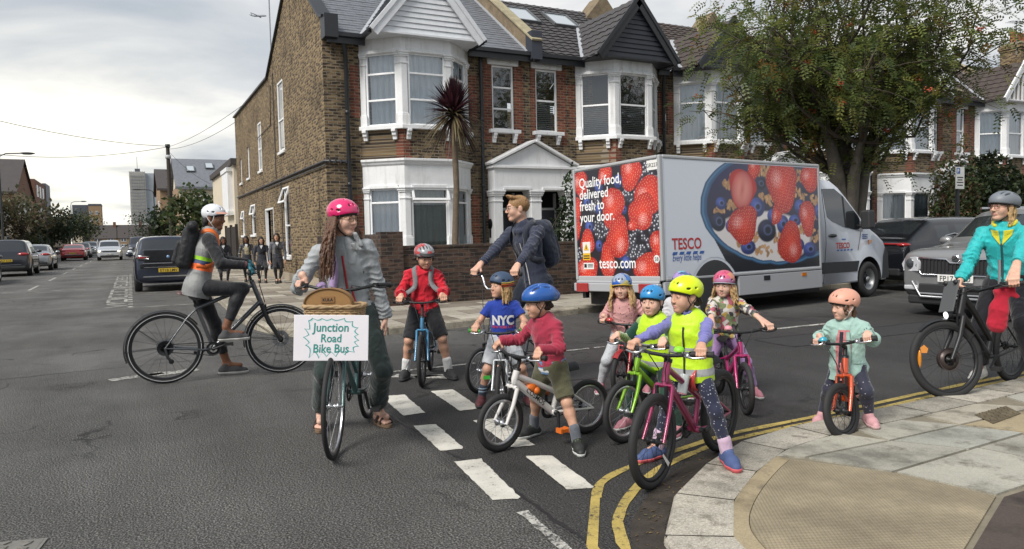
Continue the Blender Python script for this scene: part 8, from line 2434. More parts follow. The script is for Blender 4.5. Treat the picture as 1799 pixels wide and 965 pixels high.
class Person:
 def __init__(s,label,h,base,face,hip,lean=0.1,side=0.0,twist=0.0,head=(0,0,0),hands=None,feet=None,kind='adult',hh=None,skin=None,girth=1.0,bare=False,res=1.0,neck=None,expr=.3,brow=None,elbow=None,glove=None,cat='person'):
  s.h,s.kind,s.girth,s.res=h,kind,girth,res
  s.base=vec((base[0],base[1],0));b0=s.base
  s.t=thing('person',label,cat,tuple(b0))
  ch=kind!='adult';s.ch=ch
  P=dict(adult=(.130,.285,.165,.150,.242,.240,.047),child=(.166,.268,.150,.135,.225,.215,.045),toddler=(.196,.268,.140,.125,.200,.190,.045))[kind]
  s.hh=hh or h*P[0];torso,ua,fa,th,sh,an=[h*q for q in P[1:]]
  s.g=g=h/1.7*girth*(1.05 if ch else 1.0)
  f=vec((math.cos(face),math.sin(face),0));l=vec((-f[1],f[0],0));s.f0,s.l0=f,l
  s.P=vec(hip)-b0
  tu=UZ*math.cos(lean)+f*math.sin(lean);tu=unit(tu+l*math.tan(side));s.tu=tu
  fw=unit(f-tu*(f@tu));ll=np.cross(tu,fw)
  c_,q_=math.cos(twist),math.sin(twist);s.sf=fw*c_+ll*q_;s.sl=ll*c_-fw*q_;s.fw,s.ll=fw,ll
  S=s.P+tu*torso;s.S=S;s.torso=torso
  sw=h*(.101 if not ch else .097)*(1.0 if kind!='toddler' else 1.02);s.sw=sw
  s.shL,s.shR=S+s.sl*sw-tu*.012*h,S-s.sl*sw-tu*.012*h
  s.N=S+tu*.028*h
  hy,hp,hr=head
  hf=vec((math.cos(hy)*math.cos(hp),math.sin(hy)*math.cos(hp),-math.sin(hp)));hl=unit(np.cross(UZ,hf));hu=np.cross(hf,hl)
  if hr:R_=rotax(hf,hr);hl,hu=R_@hl,R_@hu
  s.HR=np.array([hf,hl,hu]).T;s.hs=s.hh/.225
  nd=unit(tu*.75+UZ*.5+fw*.08)
  s.H=s.N+nd*(.028*h if not ch else .020*h)+hu*s.hh*.48+hf*.028*s.hs
  # limbs
  s.hands=hands or{};s.arm={}
  for k,sh_,sg in(('L',s.shL,1),('R',s.shR,-1)):
   hd=s.hands.get(k)
   hsc=(h/1.7)**.8*(1.0 if not ch else 1.05);s.hsc=hsc
   pole=(elbow or{}).get(k)
   if pole is None:pole=s.sl*sg*.55-UZ*.9-s.sf*.45
   if hd is None:hd=('hang',sh_+vec((0,0,-(ua+fa)*.97))+s.sl*sg*.05+s.sf*.05,-UZ)
   tgt=vec(hd[1])-(b0 if hd[0]=='grip' or(len(hd)>3 and hd[3]=='w')else 0)
   if hd[0]=='grip':
    e=unit(hd[2]);f_=tgt-sh_;f_=unit(f_-e*(f_@e));u_=np.cross(f_,e);u_=u_ if u_[2]>0 else-u_
    wr=tgt-f_*.058*hsc+u_*.040*hsc-e*.004
   else:wr=tgt
   el,wr2=ik(sh_,wr,ua,fa,pole)
   s.arm[k]=(sh_,el,wr2,hd,tgt,sg)
  s.leg={}
  for k,sg in(('L',1),('R',-1)):
   ft=feet[k];hj=s.P+l*sg*h*.052-UZ*h*.012
   ank=vec((ft[0],ft[1],ft[2]+an*1.75))-b0;fd=vec((math.cos(ft[3]),math.sin(ft[3]),0))
   kn,ank2=ik(hj,ank,th,sh,fd+f*.5+l*sg*.15);s.leg[k]=(hj,kn,ank2,fd,sg,ft[2])
  skin=skin or SK1;s.skin=skin
  g=s.g
  r6=.0065*res if not ch else .0055*res
  B=Blob(r6)
  s.torso_ops(B,-.020);q=g if bare else g*.80
  for k in 'LR':
   a,e_,w,hd,tg,sg=s.arm[k]
   B.cone(a,e_,.040*q,.036*q,.02);B.cone(e_,e_+(w-e_)*.35,.037*q,.038*q,.015);B.cone(e_+(w-e_)*.35,w,.038*q,.0245*g,.015)
   j,kn,an_,fd,sg,fz=s.leg[k]
   B.cone(j,kn,.066*g,.050*g,.03);B.cone(kn,kn+(an_-kn)*.32-fd*.012,.052*g,.054*g,.02);B.cone(kn+(an_-kn)*.32-fd*.012,an_,.054*g,.034*g,.02);B.ell(kn+fd*.012*g,(.046*g,)*3,k=.02)
   B.cone(an_,an_-UZ*.05*g+fd*.03,.034*g,.030*g,.01);B.cone(an_-UZ*.052*g-fd*.012,an_-UZ*.062*g+fd*.13*g,.030*g,.022*g,.02)
  parts=[B.mesh()];mids=[np.zeros(len(parts[0][1]),int)]
  nl=s.HR.T@(s.N-s.tu*.015-s.H)
  hv,hq,hm=head_mesh(s.hs,ch,nl,expr);parts.append((hv@s.HR.T+s.H,hq));mids.append(hm)
  for k in 'LR':
   a,e_,w,hd,tg,sg=s.arm[k]
   HB=Blob(.0034*(1.0 if not ch else .85)*res);HB.cone(e_*.25+w*.75,w,(.029 if bare else .024)*g,.0245*g,.01)
   if hd[0]=='grip':grip_hand(HB,w,tg,hd[2],w-e_,s.hsc)
   else:
    d_=unit(vec(hd[2]));free_hand(HB,w,d_,-s.sl*sg if len(hd)<5 else vec(hd[4]),s.sf,s.hsc,.45)
   hv=HB.mesh();parts.append(hv);mids.append(np.full(len(hv[1]),3 if glove else 0))
  s.headV=parts[1][0];V,Q=join(parts);mi=np.concatenate(mids)
  s.body=skin_obj('body',V,Q,[skin,M_LIPP,brow or M_BROW,glove or skin],s.t,mi)
  for y in(1,-1):
   b=MB();hs=s.hs;c=vec((.0768,y*.0315,.003))*hs;R=s.HR
   b.ell(R@c+s.H,vec((.0130,)*3)*hs,R,14,10)
   q=c+vec((.0110,0,0))*hs;b.ell(R@q+s.H,vec((.0026,.0070,.0070))*hs,R,12,8,1)
   b.build('eye',[M_EYEW,M_IRIS],s.t)
 def torso_ops(s,B,d,top=True,k=.03,sho=1.0):
  """trunk with a waist; d inflates it for clothes"""
  g,P,tu,f,l=s.g,s.P,s.tu,s.fw,s.ll;T=s.torso;fl=(f,.66 if not s.ch else .74)
  wa=.120 if not s.ch else .128
  B.cone(P-l*.055*g-tu*.02,P+l*.055*g-tu*.02,.095*g+d,.095*g+d,k)
  B.cone(P+tu*.0,P+tu*T*.38,.150*g*.92+d,wa*g+d,k,flat=fl);B.cone(P+tu*T*.38,P+tu*T*.75,wa*g+d,.150*g*.95+d,k,flat=fl)
  if top:
   B.cone(P+tu*T*.75,P+tu*T*.93,.145*g+d,.115*g+d,k,flat=fl)
   m_=(s.shL+s.shR)/2;B.cone(m_+(s.shL-m_)*sho-tu*.01-s.sl*.02,m_+(s.shR-m_)*sho-tu*.01+s.sl*.02,.047*g+min(d,.020),.047*g+min(d,.020),k);B.cone(s.N-tu*.06*g,s.N+tu*(.01 if d<=0 else-.024*g),.075*g+d,(.048 if d<=0 else .056)*g+min(d,.02)*.6,k)
 def garment(s,name,m,d=.016,sleeve=1.0,hem=-.06,cuff=.0,kind='loose',seed=1,arm=1.0,wr=.006,fr=26,body=1.0,skirt=0.0,hood=False,collar=0.0,open_neck=False,col=None,armd=None,res=1.0,top=None):
  g=s.g;d*=.80;B=Blob((.0064 if not s.ch else .0052)*s.res*res);P,tu=s.P,s.tu;trims=[]
  s.torso_ops(B,d*body,sho=1.0 if sleeve>0 else .62)
  hz=hem*s.h/1.7
  if hz<0:B.cone(P+tu*.02,P+tu*(hz-.05),.125*g+d*body,.135*g+d*body+skirt,.03,flat=(s.fw,.74))
  if sleeve>0:
   for k in 'LR':
    a,e,w,hd,tg,sg=s.arm[k];dd=d*.62 if armd is None else armd
    Lf=min(sleeve*2,1.0);p1=a+(e-a)*Lf
    B.cone(a,p1,.047*g*arm+dd,(.039*g*arm+dd)if sleeve>=.5 else .046*g*arm+dd*1.4,.025)
    if sleeve<.5:trims.append((p1,e-a,.09*g))
    if sleeve>.5:
     t2=(sleeve-.5)*2;p2=e+(w-e)*t2;B.cone(e,p2,.039*g*arm+dd,.028*g*arm+dd*.9+cuff,.015);trims.append((p2+unit(w-e)*.004,w-e,.062*g))
     if kind=='loose':B.ell(e,(.041*g+dd,)*3,k=.02)
  if hood:
   n=10;up=unit(tu);back=-s.sf
   for i in range(n):
    a0,a1=2*PI*i/n,2*PI*(i+1)/n
    R0=.078*g+d*.5
    q=lambda a:s.N+s.sl*math.cos(a)*R0*1.05+s.sf*math.sin(a)*R0*.95-up*(.012+.022*math.sin(a))*g*1.2
    B.cone(q(a0),q(a1),.026*g,.026*g,.015)
   B.ell(s.N+back*.085*g-up*.045*g,vec((.05,.095,.075))*g,np.array([s.sf,s.sl,up]).T,k=.03)
  if collar:
   n=12;R0=.060*g+d*.3
   for i in range(n):
    a0,a1=2*PI*i/n,2*PI*(i+1)/n
    q=lambda a,z:s.N+s.sl*math.cos(a)*R0+s.sf*(math.sin(a)*R0+.012)+tu*z
    B.cone(q(a0,collar*.4),q(a1,collar*.4),.014*g,.014*g,.01);B.cone(q(a0,collar),q(a1,collar),.011*g,.011*g,.01)
  for q in trims:B.trim(*q)
  if top is not None:B.cut(P+tu*top*s.torso,tu)
  B.cut(P+tu*hz,-tu)
  V,Q=B.mesh();N=vnormals(V,Q);V=wrinkle(V,N,wr*1.25,fr,seed);V=s.creases(V,N,wr,sleeve,seed)
  o=skin_obj(name,V,Q,m,s.t)
  return o
 def creases(s,V,N,amp,sleeve,seed):
  """gathered folds at elbows, wrists, armpits and above the hem"""
  r=np.random.default_rng(seed+5);dsp=np.zeros(len(V));k=s.h/1.7
  def rings(c,ax,lam,win,rad_,a):
   nonlocal dsp
   ax=unit(ax);d=V-c;q=d@ax;rr=d-np.outer(q,ax);R=np.linalg.norm(rr,axis=1);u,w=perp(ax);an=np.arctan2(rr@u,rr@w)
   ph=q/lam*2*PI+1.4*np.sin(an*2+r.uniform(0,6))+.8*np.sin(an*3+r.uniform(0,6))+r.uniform(0,6)
   dsp+=a*(1-1.8*np.abs(np.sin(ph*.5)))*np.exp(-(q/win)**2)*(R<rad_)*(.65+.35*np.sin(an+r.uniform(0,6)))
  if sleeve>.5:
   for q in 'LR':
    a,e,w,hd,tg,sg=s.arm[q];rings(e,w-a,.042*k,.085*k,.10*k,amp*1.0);rings(w-unit(w-e)*.05*k,w-e,.030*k,.05*k,.08*k,amp*.8);rings(a+(e-a)*.3,e-a,.055*k,.07*k,.10*k,amp*.8)
  rings(s.P+s.tu*s.torso*.18,s.tu+s.ll*.45,.085*k,.13*k,.30*k,amp*(.6 if s.kind=='adult' else .35));rings(s.P+s.tu*s.torso*.62,s.tu-s.ll*.8,.12*k,.12*k,.30*k,amp*.35)
  return V+N*dsp[:,None]
 def legs(s,name,m,d=.010,length=1.0,cuff=0.0,seed=2,wr=.004,fr=30,waist=.06,taper=1.0):
  g=s.g;B=Blob((.0072 if not s.ch else .0058)*s.res);P=s.P;T=s.torso
  B.cone(P-s.ll*.055*g-s.tu*.02,P+s.ll*.055*g-s.tu*.02,.098*g+d,.098*g+d,.03);B.cone(P,P+s.tu*waist,.140*g+d,.130*g+d,.03,flat=(s.fw,.70))
  tr=[]
  for k in 'LR':
   j,kn,an,fd,sg,fz=s.leg[k]
   if length<=.55:
    e=j+(kn-j)*length*2;B.cone(j,e,.086*g+d,.066*g+d+cuff,.03);tr.append((e,kn-j,.15*g))
   else:
    B.cone(j,kn,.082*g+d,.054*g+d,.03);e=kn+(an-kn)*(length-.5)*2
    cv=kn+(an-kn)*.32-fd*.012;re=.054*g+(.034-.054)*g*max(((length-.5)*2-.32)/.68,0)
    B.cone(kn,cv,.054*g+d,.056*g+d,.02);B.cone(cv,e,.056*g+d,re+d*taper+cuff,.02);B.ell(kn+fd*.012*g,(.048*g+d,)*3,k=.02);tr.append((e+unit(an-kn)*.006,an-kn,.085*g))
  for q in tr:B.trim(*q)
  V,Q=B.mesh();N=vnormals(V,Q);V=wrinkle(V,N,wr,fr,seed)
  return skin_obj(name,V,Q,m,s.t)
 def shoes(s,upper,sole,sc=1.0,sock=None,sock_h=.06,accent=None):
  g=s.h/1.7*(1.10 if not s.ch else 1.30)*sc
  for k in 'LR':
   j,kn,an,fd,sg,fz=s.leg[k];sd=vec((-fd[1],fd[0],0));z0=fz;a=vec((an[0],an[1],z0))
   def ops(B,d):
    B.cone(a-fd*.035*g+UZ*.034*g,a+fd*.10*g+UZ*.032*g,.036*g+d,.042*g+d,.02,flat=None);B.cone(a+fd*.10*g+UZ*.032*g,a+fd*.165*g+UZ*.026*g,.042*g+d,.031*g+d,.02)
   B=Blob(.0042);ops(B,0);B.cone(a-fd*.012*g+UZ*.05*g,a+fd*.0+UZ*.085*g,.040*g,.037*g,.02);B.cone(a+fd*.03*g+UZ*.07*g,a+fd*.10*g+UZ*.045*g,.030*g,.028*g,.02)
   B.cut((0,0,z0+.012*g),(0,0,-1));V,Q=B.mesh();sh=skin_obj('shoe',V,Q,upper,s.t)
   B=Blob(.0042);ops(B,.005*g);B.cut((0,0,z0+.026*g),(0,0,1));B.cut((0,0,z0+.001),(0,0,-1));V,Q=B.mesh();skin_obj('sole',V,Q,sole,sh)
   b=MB()
   for q in range(4):
    c=a+fd*(.045+.022*q)*g+UZ*(.093-.012*q)*g;b.tube([c-sd*.022*g-UZ*.004,c+UZ*.004,c+sd*.022*g-UZ*.004],.0032*g,5)
   b.build('laces',accent or sole,sh)
   if sock:
    B=Blob(.005);B.cone(a+UZ*.07*g,an+(kn-an)*(sock_h/np.linalg.norm(kn-an)),.0385*g*1.05,.042*g,.01);V,Q=B.mesh();skin_obj('sock',V,Q,sock,s.t)
 def local(s,p):return s.HR@(vec(p)*s.hs)+s.H
 def hmesh(s,B):
  V,Q=B.mesh();return(V*s.hs)@s.HR.T+s.H,Q
 def helmet(s,m,style='skate',liner=None,rim=None,strap=None,sc=1.0,peak=None,tilt=0.0,vent=None):
  ce=vec((-.010,0,.050));r3=vec((.121,.101,.094))*sc;strap=strap or M_STRAP
  if style=='vent':r3=r3*vec((1.10,1.0,.97));ce=ce+vec((-.006,0,.004))
  pn=unit((.30 if style=='skate' else .16,0,-1));pp=vec((0,0,.012 if style=='skate' else .020))
  B=Blob(.0042);B.ell(ce,r3,k=0)
  if style=='vent':B.ell(ce+vec((-.05,0,-.01)),r3*vec((.72,.92,.82)),k=.02);B.cone(ce+vec((-.06,0,.0)),ce+vec((-.13*sc,0,-.025)),.06,.035,.03)
  B.ell(ce,r3-.013,k=0,sub=True);B.cut(pp,pn)
  B.ell((-.0,.10,-.030),(.038,.05,.050),k=.01,sub=True);B.ell((-.0,-.10,-.030),(.038,.05,.050),k=.01,sub=True)
  if style=='skate':
   for x,y,z,a,b_ in((.085,-.035,.105,.013,.007),(.090,0,.108,.013,.007),(.085,.035,.105,.013,.007),(.03,.028,.143,.010,.009),(.03,-.028,.143,.010,.009),(-.04,.03,.14,.012,.009),(-.04,-.03,.14,.012,.009),(.035,.092,.06,.016,.0065),(-.02,.098,.062,.012,.0065),(.035,-.092,.06,.016,.0065),(-.02,-.098,.062,.012,.0065),(-.09,.055,.085,.012,.009),(-.09,-.055,.085,.012,.009)):
    n=unit((vec((x,y,z))-ce)/r3);q=ce+n*r3;B.ell(q,(a*1.1,a*1.1,b_*1.25)if abs(y)>.08 else(a*.9,a*.7,.02),k=0,sub=True)
  else:
   for y,x0,x1 in((0,-.05,.075),(.036,-.06,.07),(-.036,-.06,.07),(.070,-.06,.05),(-.070,-.06,.05)):
    for a,b_ in((x0-.035,x0+.015),(x0+.045,x1)):
     P=[]
     for x in(a,(a+b_)/2,b_):
      q=vec((x,y,0))-ce;t=1-(q[0]/r3[0])**2-(y/r3[1])**2;P.append(vec((x,y,ce[2]+r3[2]*math.sqrt(max(t,.05)))))
     B.cone(P[0],P[1],.008,.0105,0,sub=True);B.cone(P[1],P[2],.0105,.008,0,sub=True)
  hv=s.hmesh(B);H=skin_obj('helmet',*hv,m,s.t)
  B=Blob(.0045);B.ell(ce,r3-.009,k=0)
  if style=='vent':B.cone(ce+vec((-.06,0,.0)),ce+vec((-.118*sc,0,-.025)),.052,.028,.03)
  B.ell(ce,r3-.021,k=0,sub=True);B.cut(pp-vec((0,0,.012)),pn);B.ell((-.0,.10,-.034),(.040,.05,.050),k=.01,sub=True);B.ell((-.0,-.10,-.034),(.040,.05,.050),k=.01,sub=True)
  skin_obj('helmet_liner',*s.hmesh(B),liner or M_STRAP,H)
  if rim or style=='vent':
   b=MB();n=44;P=[]
   for i in range(n):
    a=2*PI*i/n;x,y=math.cos(a)*r3[0]*.985+ce[0],math.sin(a)*r3[1]*.985;z=pp[2]+(x-pp[0])*pn[0]/-pn[2]if pn[2]else 0
    P.append(s.local((x,y,z)))
   b.tube(P,.0055*s.hs,6,closed=True);b.build('helmet_rim',rim or M_STRAP,H)
  if peak:
   b=MB();n=14
   fn=lambda u,v:s.local((ce[0]+math.cos((u-.5)*1.9)*(r3[0]*.96+.038*v*math.cos((u-.5)*2.2)),math.sin((u-.5)*1.9)*(r3[1]*.98+.010*v),pp[2]+.048-.020*v+.01*math.cos((u-.5)*2)))
   b.grid(fn,n,4);b.build('helmet_peak',peak,H)
  b=MB()
  for y in(-1,1):
   for x0 in(.045,-.045):b.tube([s.local((x0,y*.088,.020)),s.local((x0*.55+.012,y*.086,-.02)),s.local((.012,y*.079,-.052))],.0042*s.hs,5)
   b.tube([s.local((.012,y*.079,-.052)),s.local((.030,y*.058,-.092)),s.local((.040,y*.022,-.118)),s.local((.042,0,-.120))],.0052*s.hs,6)
  b.build('helmet_strap',strap,H)
  return H
 def glasses(s,m):
  b=MB()
  for y in(-1,1):
   b.tube([s.local((.104-.010*abs(math.cos(a))*0-.006*(1+y*math.cos(a))*.5,y*.032+.0225*math.cos(a),.001+.0185*math.sin(a)))for a in np.linspace(0,2*PI,21)[:-1]],.0019*s.hs,5,closed=True)
   b.tube([s.local((.098,y*.0545,.006)),s.local((.05,y*.073,.006)),s.local((-.005,y*.080,.006)),s.local((-.02,y*.079,-.006))],.0018*s.hs,5)
  b.tube([s.local((.104,-.010,.006)),s.local((.107,0,.009)),s.local((.104,.010,.006))],.0019*s.hs,5);b.build('glasses',m,s.t)
 def hair(s,m,cap=True,locks=(),fringe=None,res=1.0,capr=(.101,.082,.088),face_cut=True,seed=0,k=.010):
  """hair: a cap over the skull plus tapering locks (points in head space)"""
  B=Blob(.0040*res)
  if cap:
   B.ell((-.016,0,.032),capr,k=.01)
   if fringe:
    for y in np.linspace(-.05,.05,7):B.cone((.055,y*.9,.095),(.084-abs(y)*.25,y,fringe+.01*math.sin(y*160)),.016,.010,.008)
   if face_cut:B.ell((.070,0,-.045),(.075,.066,.098),k=.006,sub=True)
  for P,r0,r1 in locks:
   n=len(P)
   for i in range(n-1):B.cone(P[i],P[i+1],r0+(r1-r0)*i/(n-1),r0+(r1-r0)*(i+1)/(n-1),k)
  V,Q=s.hmesh(B);N=vnormals(V,Q);r=np.random.default_rng(seed)
  V=V+N*(.0018*np.sin(V@unit(r.normal(size=3)*vec((1,1,.1)))*520))[:,None]
  return skin_obj('hair',V,Q,m,s.t)
 def down(s,p,drop,out=(0,0),wave=.01,n=5,seed=0):
  """a lock that starts at head point p and falls under gravity (returned in head space)"""
  r=np.random.default_rng(seed);p=vec(p);d=s.HR.T@(-UZ);o=s.HR.T@(s.f0*out[0]+s.l0*out[1])
  return[p+d*drop*t+o*math.sin(t*1.6)+r.normal(size=3)*wave*(t>0)for t in np.linspace(0,1,n)]
 def strip(s,name,target,pts,w,m,off=.006,parent=None):
  """flat strap laid on a garment: world points are pulled in to the cloth"""
  tm=target.data;bvh=BVHTree.FromPolygons([v.co for v in tm.vertices],[tuple(p.vertices)for p in tm.polygons])
  P=[];Nn=[]
  Q=[vec(p)for p in pts];fine=[]
  for a,c in zip(Q[:-1],Q[1:]):fine+=[a+(c-a)*t for t in(0,.2,.4,.6,.8)]
  fine.append(Q[-1])
  for q in fine:
   tt=np.clip((q-s.P)@s.tu,-.3*s.torso,s.torso*.86);ax=s.P+s.tu*tt;loc,nrm,i,d=bvh.ray_cast(Vector(q+(q-ax)*.6),Vector(unit(ax-q)))
   if loc is None:loc,nrm,i,d=bvh.find_nearest(Vector(q))
   n=vec(nrm);n=n if n@(q-ax)>0 else-n
   P.append(vec(loc)+n*off);Nn.append(n)
  for _ in range(4):Nn=[Nn[0]]+[unit(Nn[i-1]+Nn[i]+Nn[i+1])for i in range(1,len(Nn)-1)]+[Nn[-1]];P=[P[0]]+[(P[i-1]+P[i]*2+P[i+1])/4 for i in range(1,len(P)-1)]+[P[-1]]
  b=MB();V=[]
  for i,p in enumerate(P):
   t=unit(P[min(i+1,len(P)-1)]-P[max(i-1,0)]);sd=unit(np.cross(Nn[i],t))
   V+=[p-sd*w/2,p-sd*w/2+Nn[i]*.005,p+sd*w/2+Nn[i]*.005,p+sd*w/2]
  F=[]
  for i in range(len(P)-1):
   for k in range(4):F.append((i*4+k,i*4+(k+1)%4,i*4+4+(k+1)%4,i*4+4+k))
  b.add(V,F,0,True);o=b.build(name,m,parent or s.t);return o
 def chest(s,u,v,d=.25):
  """point in front of the chest: u to the person's left, v up from the hip as a share of the trunk"""
  return s.P+s.tu*s.torso*v+s.ll*u*s.g+s.fw*d
 def text(s,name,target,txt,size,u,v,m,**k):
  T,F=glyphs(txt,size,'CENTER',k.get('bold',.02));T=[(x*k.get('sx',1.0),y)for x,y in T]
  return decal(name,T,F,s.P+s.tu*s.torso*v+s.ll*u*s.g,s.ll,s.tu,target,m,s.t,.004)
 def patch(s,name,target,poly,u,v,m,off=.004):
  return decal(name,poly,[tuple(range(len(poly)))],s.P+s.tu*s.torso*v+s.ll*u*s.g,s.ll,s.tu,target,m,s.t,off)
def backpack(p,label,m,jacket,size,strapm,strapw=.05,drop=.0,name='backpack',roll=False):
 t=thing(name,label,'backpack',tuple(p.base));w,hgt,dp=size
 R=np.array([p.fw,p.ll,p.tu]).T;c=p.P+p.tu*(p.torso*.60-drop)-p.fw*(.085*p.g+dp*.5)
 B=Blob(.0085);
 B.box(c,(dp*.5,w*.5,hgt*.5),R,min(dp*.42,.08),.03);B.box(c-p.fw*dp*.50-p.tu*hgt*.14,(dp*.22,w*.38,hgt*.27),R,.03,.015);B.ell(c-p.fw*dp*.42-p.tu*hgt*.12,(dp*.22,w*.36,hgt*.26),R,k=.02)
 if roll:B.cone(c+p.tu*hgt*.50-p.ll*w*.46,c+p.tu*hgt*.50+p.ll*w*.46,.055,.055,.03)
 V,Q=B.mesh();N=vnormals(V,Q);V=wrinkle(V,N,.007,22,5);skin_obj('body',V,Q,m,t)
 for sg in(1,-1):
  top=p.N*.35+(p.shL if sg>0 else p.shR)*.65+p.tu*.07*p.g
  pts=[top-p.fw*.10*p.g,top,top+p.fw*.09*p.g-p.tu*.03,p.P+p.tu*p.torso*.62+p.ll*sg*.115*p.g+p.fw*.16*p.g,p.P+p.tu*p.torso*.42+p.ll*sg*.150*p.g+p.fw*.06*p.g,p.P+p.tu*p.torso*.40+p.ll*sg*.14*p.g-p.fw*.05*p.g]
  p.strip('shoulder_strap',jacket,pts,strapw*p.g**.5,strapm,.004,t)
 return t
HBR=hair_mat('brown hair',(.095,.046,.026));HDK=hair_mat('dark hair',(.022,.013,.009));HBL=hair_mat('blonde hair',(.40,.26,.12));HSAND=hair_mat('sandy hair',(.26,.145,.062));HBLK=hair_mat('black hair',(.010,.009,.009))
def hg(B,k):return('grip',B['g'+k],B['d'+k])
LIME=(.47,.72,.012);SILV=(.30,.31,.32)
# woman seated on the hybrid bicycle
sd=B1['W'](B1['seat'])
ped=B1['ped'][-1]
p=Person('woman in a white helmet and grey reflective waistcoat seated on the dark hybrid bicycle',1.72,(.78,8.05),D(-3),(sd[0]+.07,sd[1]+.01,sd[2]+.06),lean=.26,girth=1.08,head=(D(-34),.10,0),hands=dict(L=hg(B1,'L'),R=hg(B1,'R')),
           feet=dict(R=(ped[0]-.02,ped[1],ped[2]+.03,D(-4)),L=(.84,8.24,0,D(-12))),skin=SK2,brow=M_BROWD,glove=mat('teal glove',(.03,.16,.20),.7),expr=.1)
p.legs('leggings',cloth('black leggings',(.014,.015,.018),.6,var=.06),.004,.90,wr=.002)
jk=p.garment('jacket',cloth('black jersey',(.016,.017,.020),.75),.012,.97,-.05,seed=3,wr=.005,arm=1.18)
tk=float(p.tu@p.P)
gv=p.garment('waistcoat',banded('reflective waistcoat',(.22,.225,.225),[(tk+.255,tk+.292,(.30,.62,.02)),(tk+.215,tk+.255,(.03,.05,.13)),(tk+.155,tk+.215,(.80,.13,.02))],p.tu,.55),.036,0.0,-.115,seed=4,wr=.006,collar=.05,skirt=.015)
p.shoes(mat('dark grey suede',(.055,.055,.058),.85),mat('off white sole',(.50,.49,.46),.6),sock=None,accent=mat('white stripe',(.6,.6,.58),.6))
p.hair(HBLK,locks=[(p.down((-.06,.05,-.02),.10,seed=1),.03,.015),(p.down((-.08,0,-.02),.12,seed=2),.035,.015),(p.down((-.05,-.05,-.02),.10,seed=3),.03,.015)])
p.helmet(mat('white helmet',(.66,.68,.71),.3,coat=.6),'skate',peak=mat('peach peak',(.62,.33,.25),.5),strap=mat('white strap',(.6,.6,.6),.6))
backpack(p,'large black roll top backpack on the woman in the white helmet',cloth('black tarpaulin',(.020,.021,.023),.5,sheen=.0),gv,(.28,.44,.16),mat('orange edged strap',(.75,.16,.03),.5),.045,-.05,roll=True)
b=MB();a,e_,w,*_r=p.arm['R'];b.tube([w+unit(w-e_)*-.03+(perp(w-e_)[0]*math.cos(q)+perp(w-e_)[1]*math.sin(q))*.034 for q in np.linspace(0,2*PI,15)[:-1]],.009,6,closed=True);b.build('wrist_strap',mat('red strap',(.36,.05,.04),.6),p.t)
# woman with the basket bicycle
gr=B2['gR']
hl=(1.62,5.18,.80)
p=Person('woman in a glossy pink helmet and grey rain jacket standing over the basket bicycle',1.70,(1.42,5.35),D(-112),(1.40,5.26,.86),lean=.10,side=-.10,head=(D(-58),.08,0),hands=dict(R=hg(B2,'R'),L=('hang',hl,(-.02,-.15,-1),'w')),
           feet=dict(R=(1.20,5.48,0,D(-108)),L=(1.60,5.36,0,D(-80))),skin=SK4,brow=M_BROW,expr=.9)
p.legs('trousers',cloth('dark green trousers',(.022,.036,.034),.8),.016,.90,cuff=.012,wr=.007,taper=1.2)
b=MB()
for k in 'LR':
 j,kn,an,fd,sg,fz=p.leg[k];q=kn+(an-kn)*.78;d_=unit(an-kn);b.lathe([(.058,0),(.066,.006),(.066,.06),(.055,.068)],q,d_,n=24)
b.build('turn_up',MATS['dark green trousers'],p.t)
GJ=cloth('grey rain jacket',(.32,.34,.355),.55,sheen=.1)
jk=p.garment('jacket',GJ,.026,.98,-.14,seed=7,wr=.011,fr=22,skirt=.01,cuff=.006)
RZ_=mat('red zip',(.38,.02,.03),.5)
p.strip('zip',jk,[p.chest(.012,v,.20)for v in(-.20,.1,.4,.7,.92)],.014,RZ_,.003)
for u in(.10,-.10):p.strip('zip',jk,[p.chest(u*.8,.42,.22),p.chest(u*1.15,.12,.22)],.014,RZ_,.003)
B=Blob(.006);
for a0 in np.linspace(-1.2,.35,6):
 q=lambda a:p.N+p.sl*math.cos(a)*.115+p.sf*(math.sin(a)*.085+.035)-p.tu*.015
 pass
Rc=np.array([unit(p.sf+p.sl*.5),unit(p.sl-p.sf*.5),UZ]).T@rotax((1,0,0),.35);B.box(p.N+p.sl*.115+p.sf*.055-p.tu*.005,(.055,.011,.055),Rc,.011,.01);B.box(p.N+p.sl*.09+p.sf*.085-p.tu*.05,(.05,.010,.03),Rc,.010,.02);V,Q=B.mesh();skin_obj('raised_collar',wrinkle(V,vnormals(V,Q),.005,40,2),Q,GJ,p.t)
sand=mat('dark brown leather',(.030,.020,.016),.6);cork=mat('cork sole',(.16,.10,.06),.85)
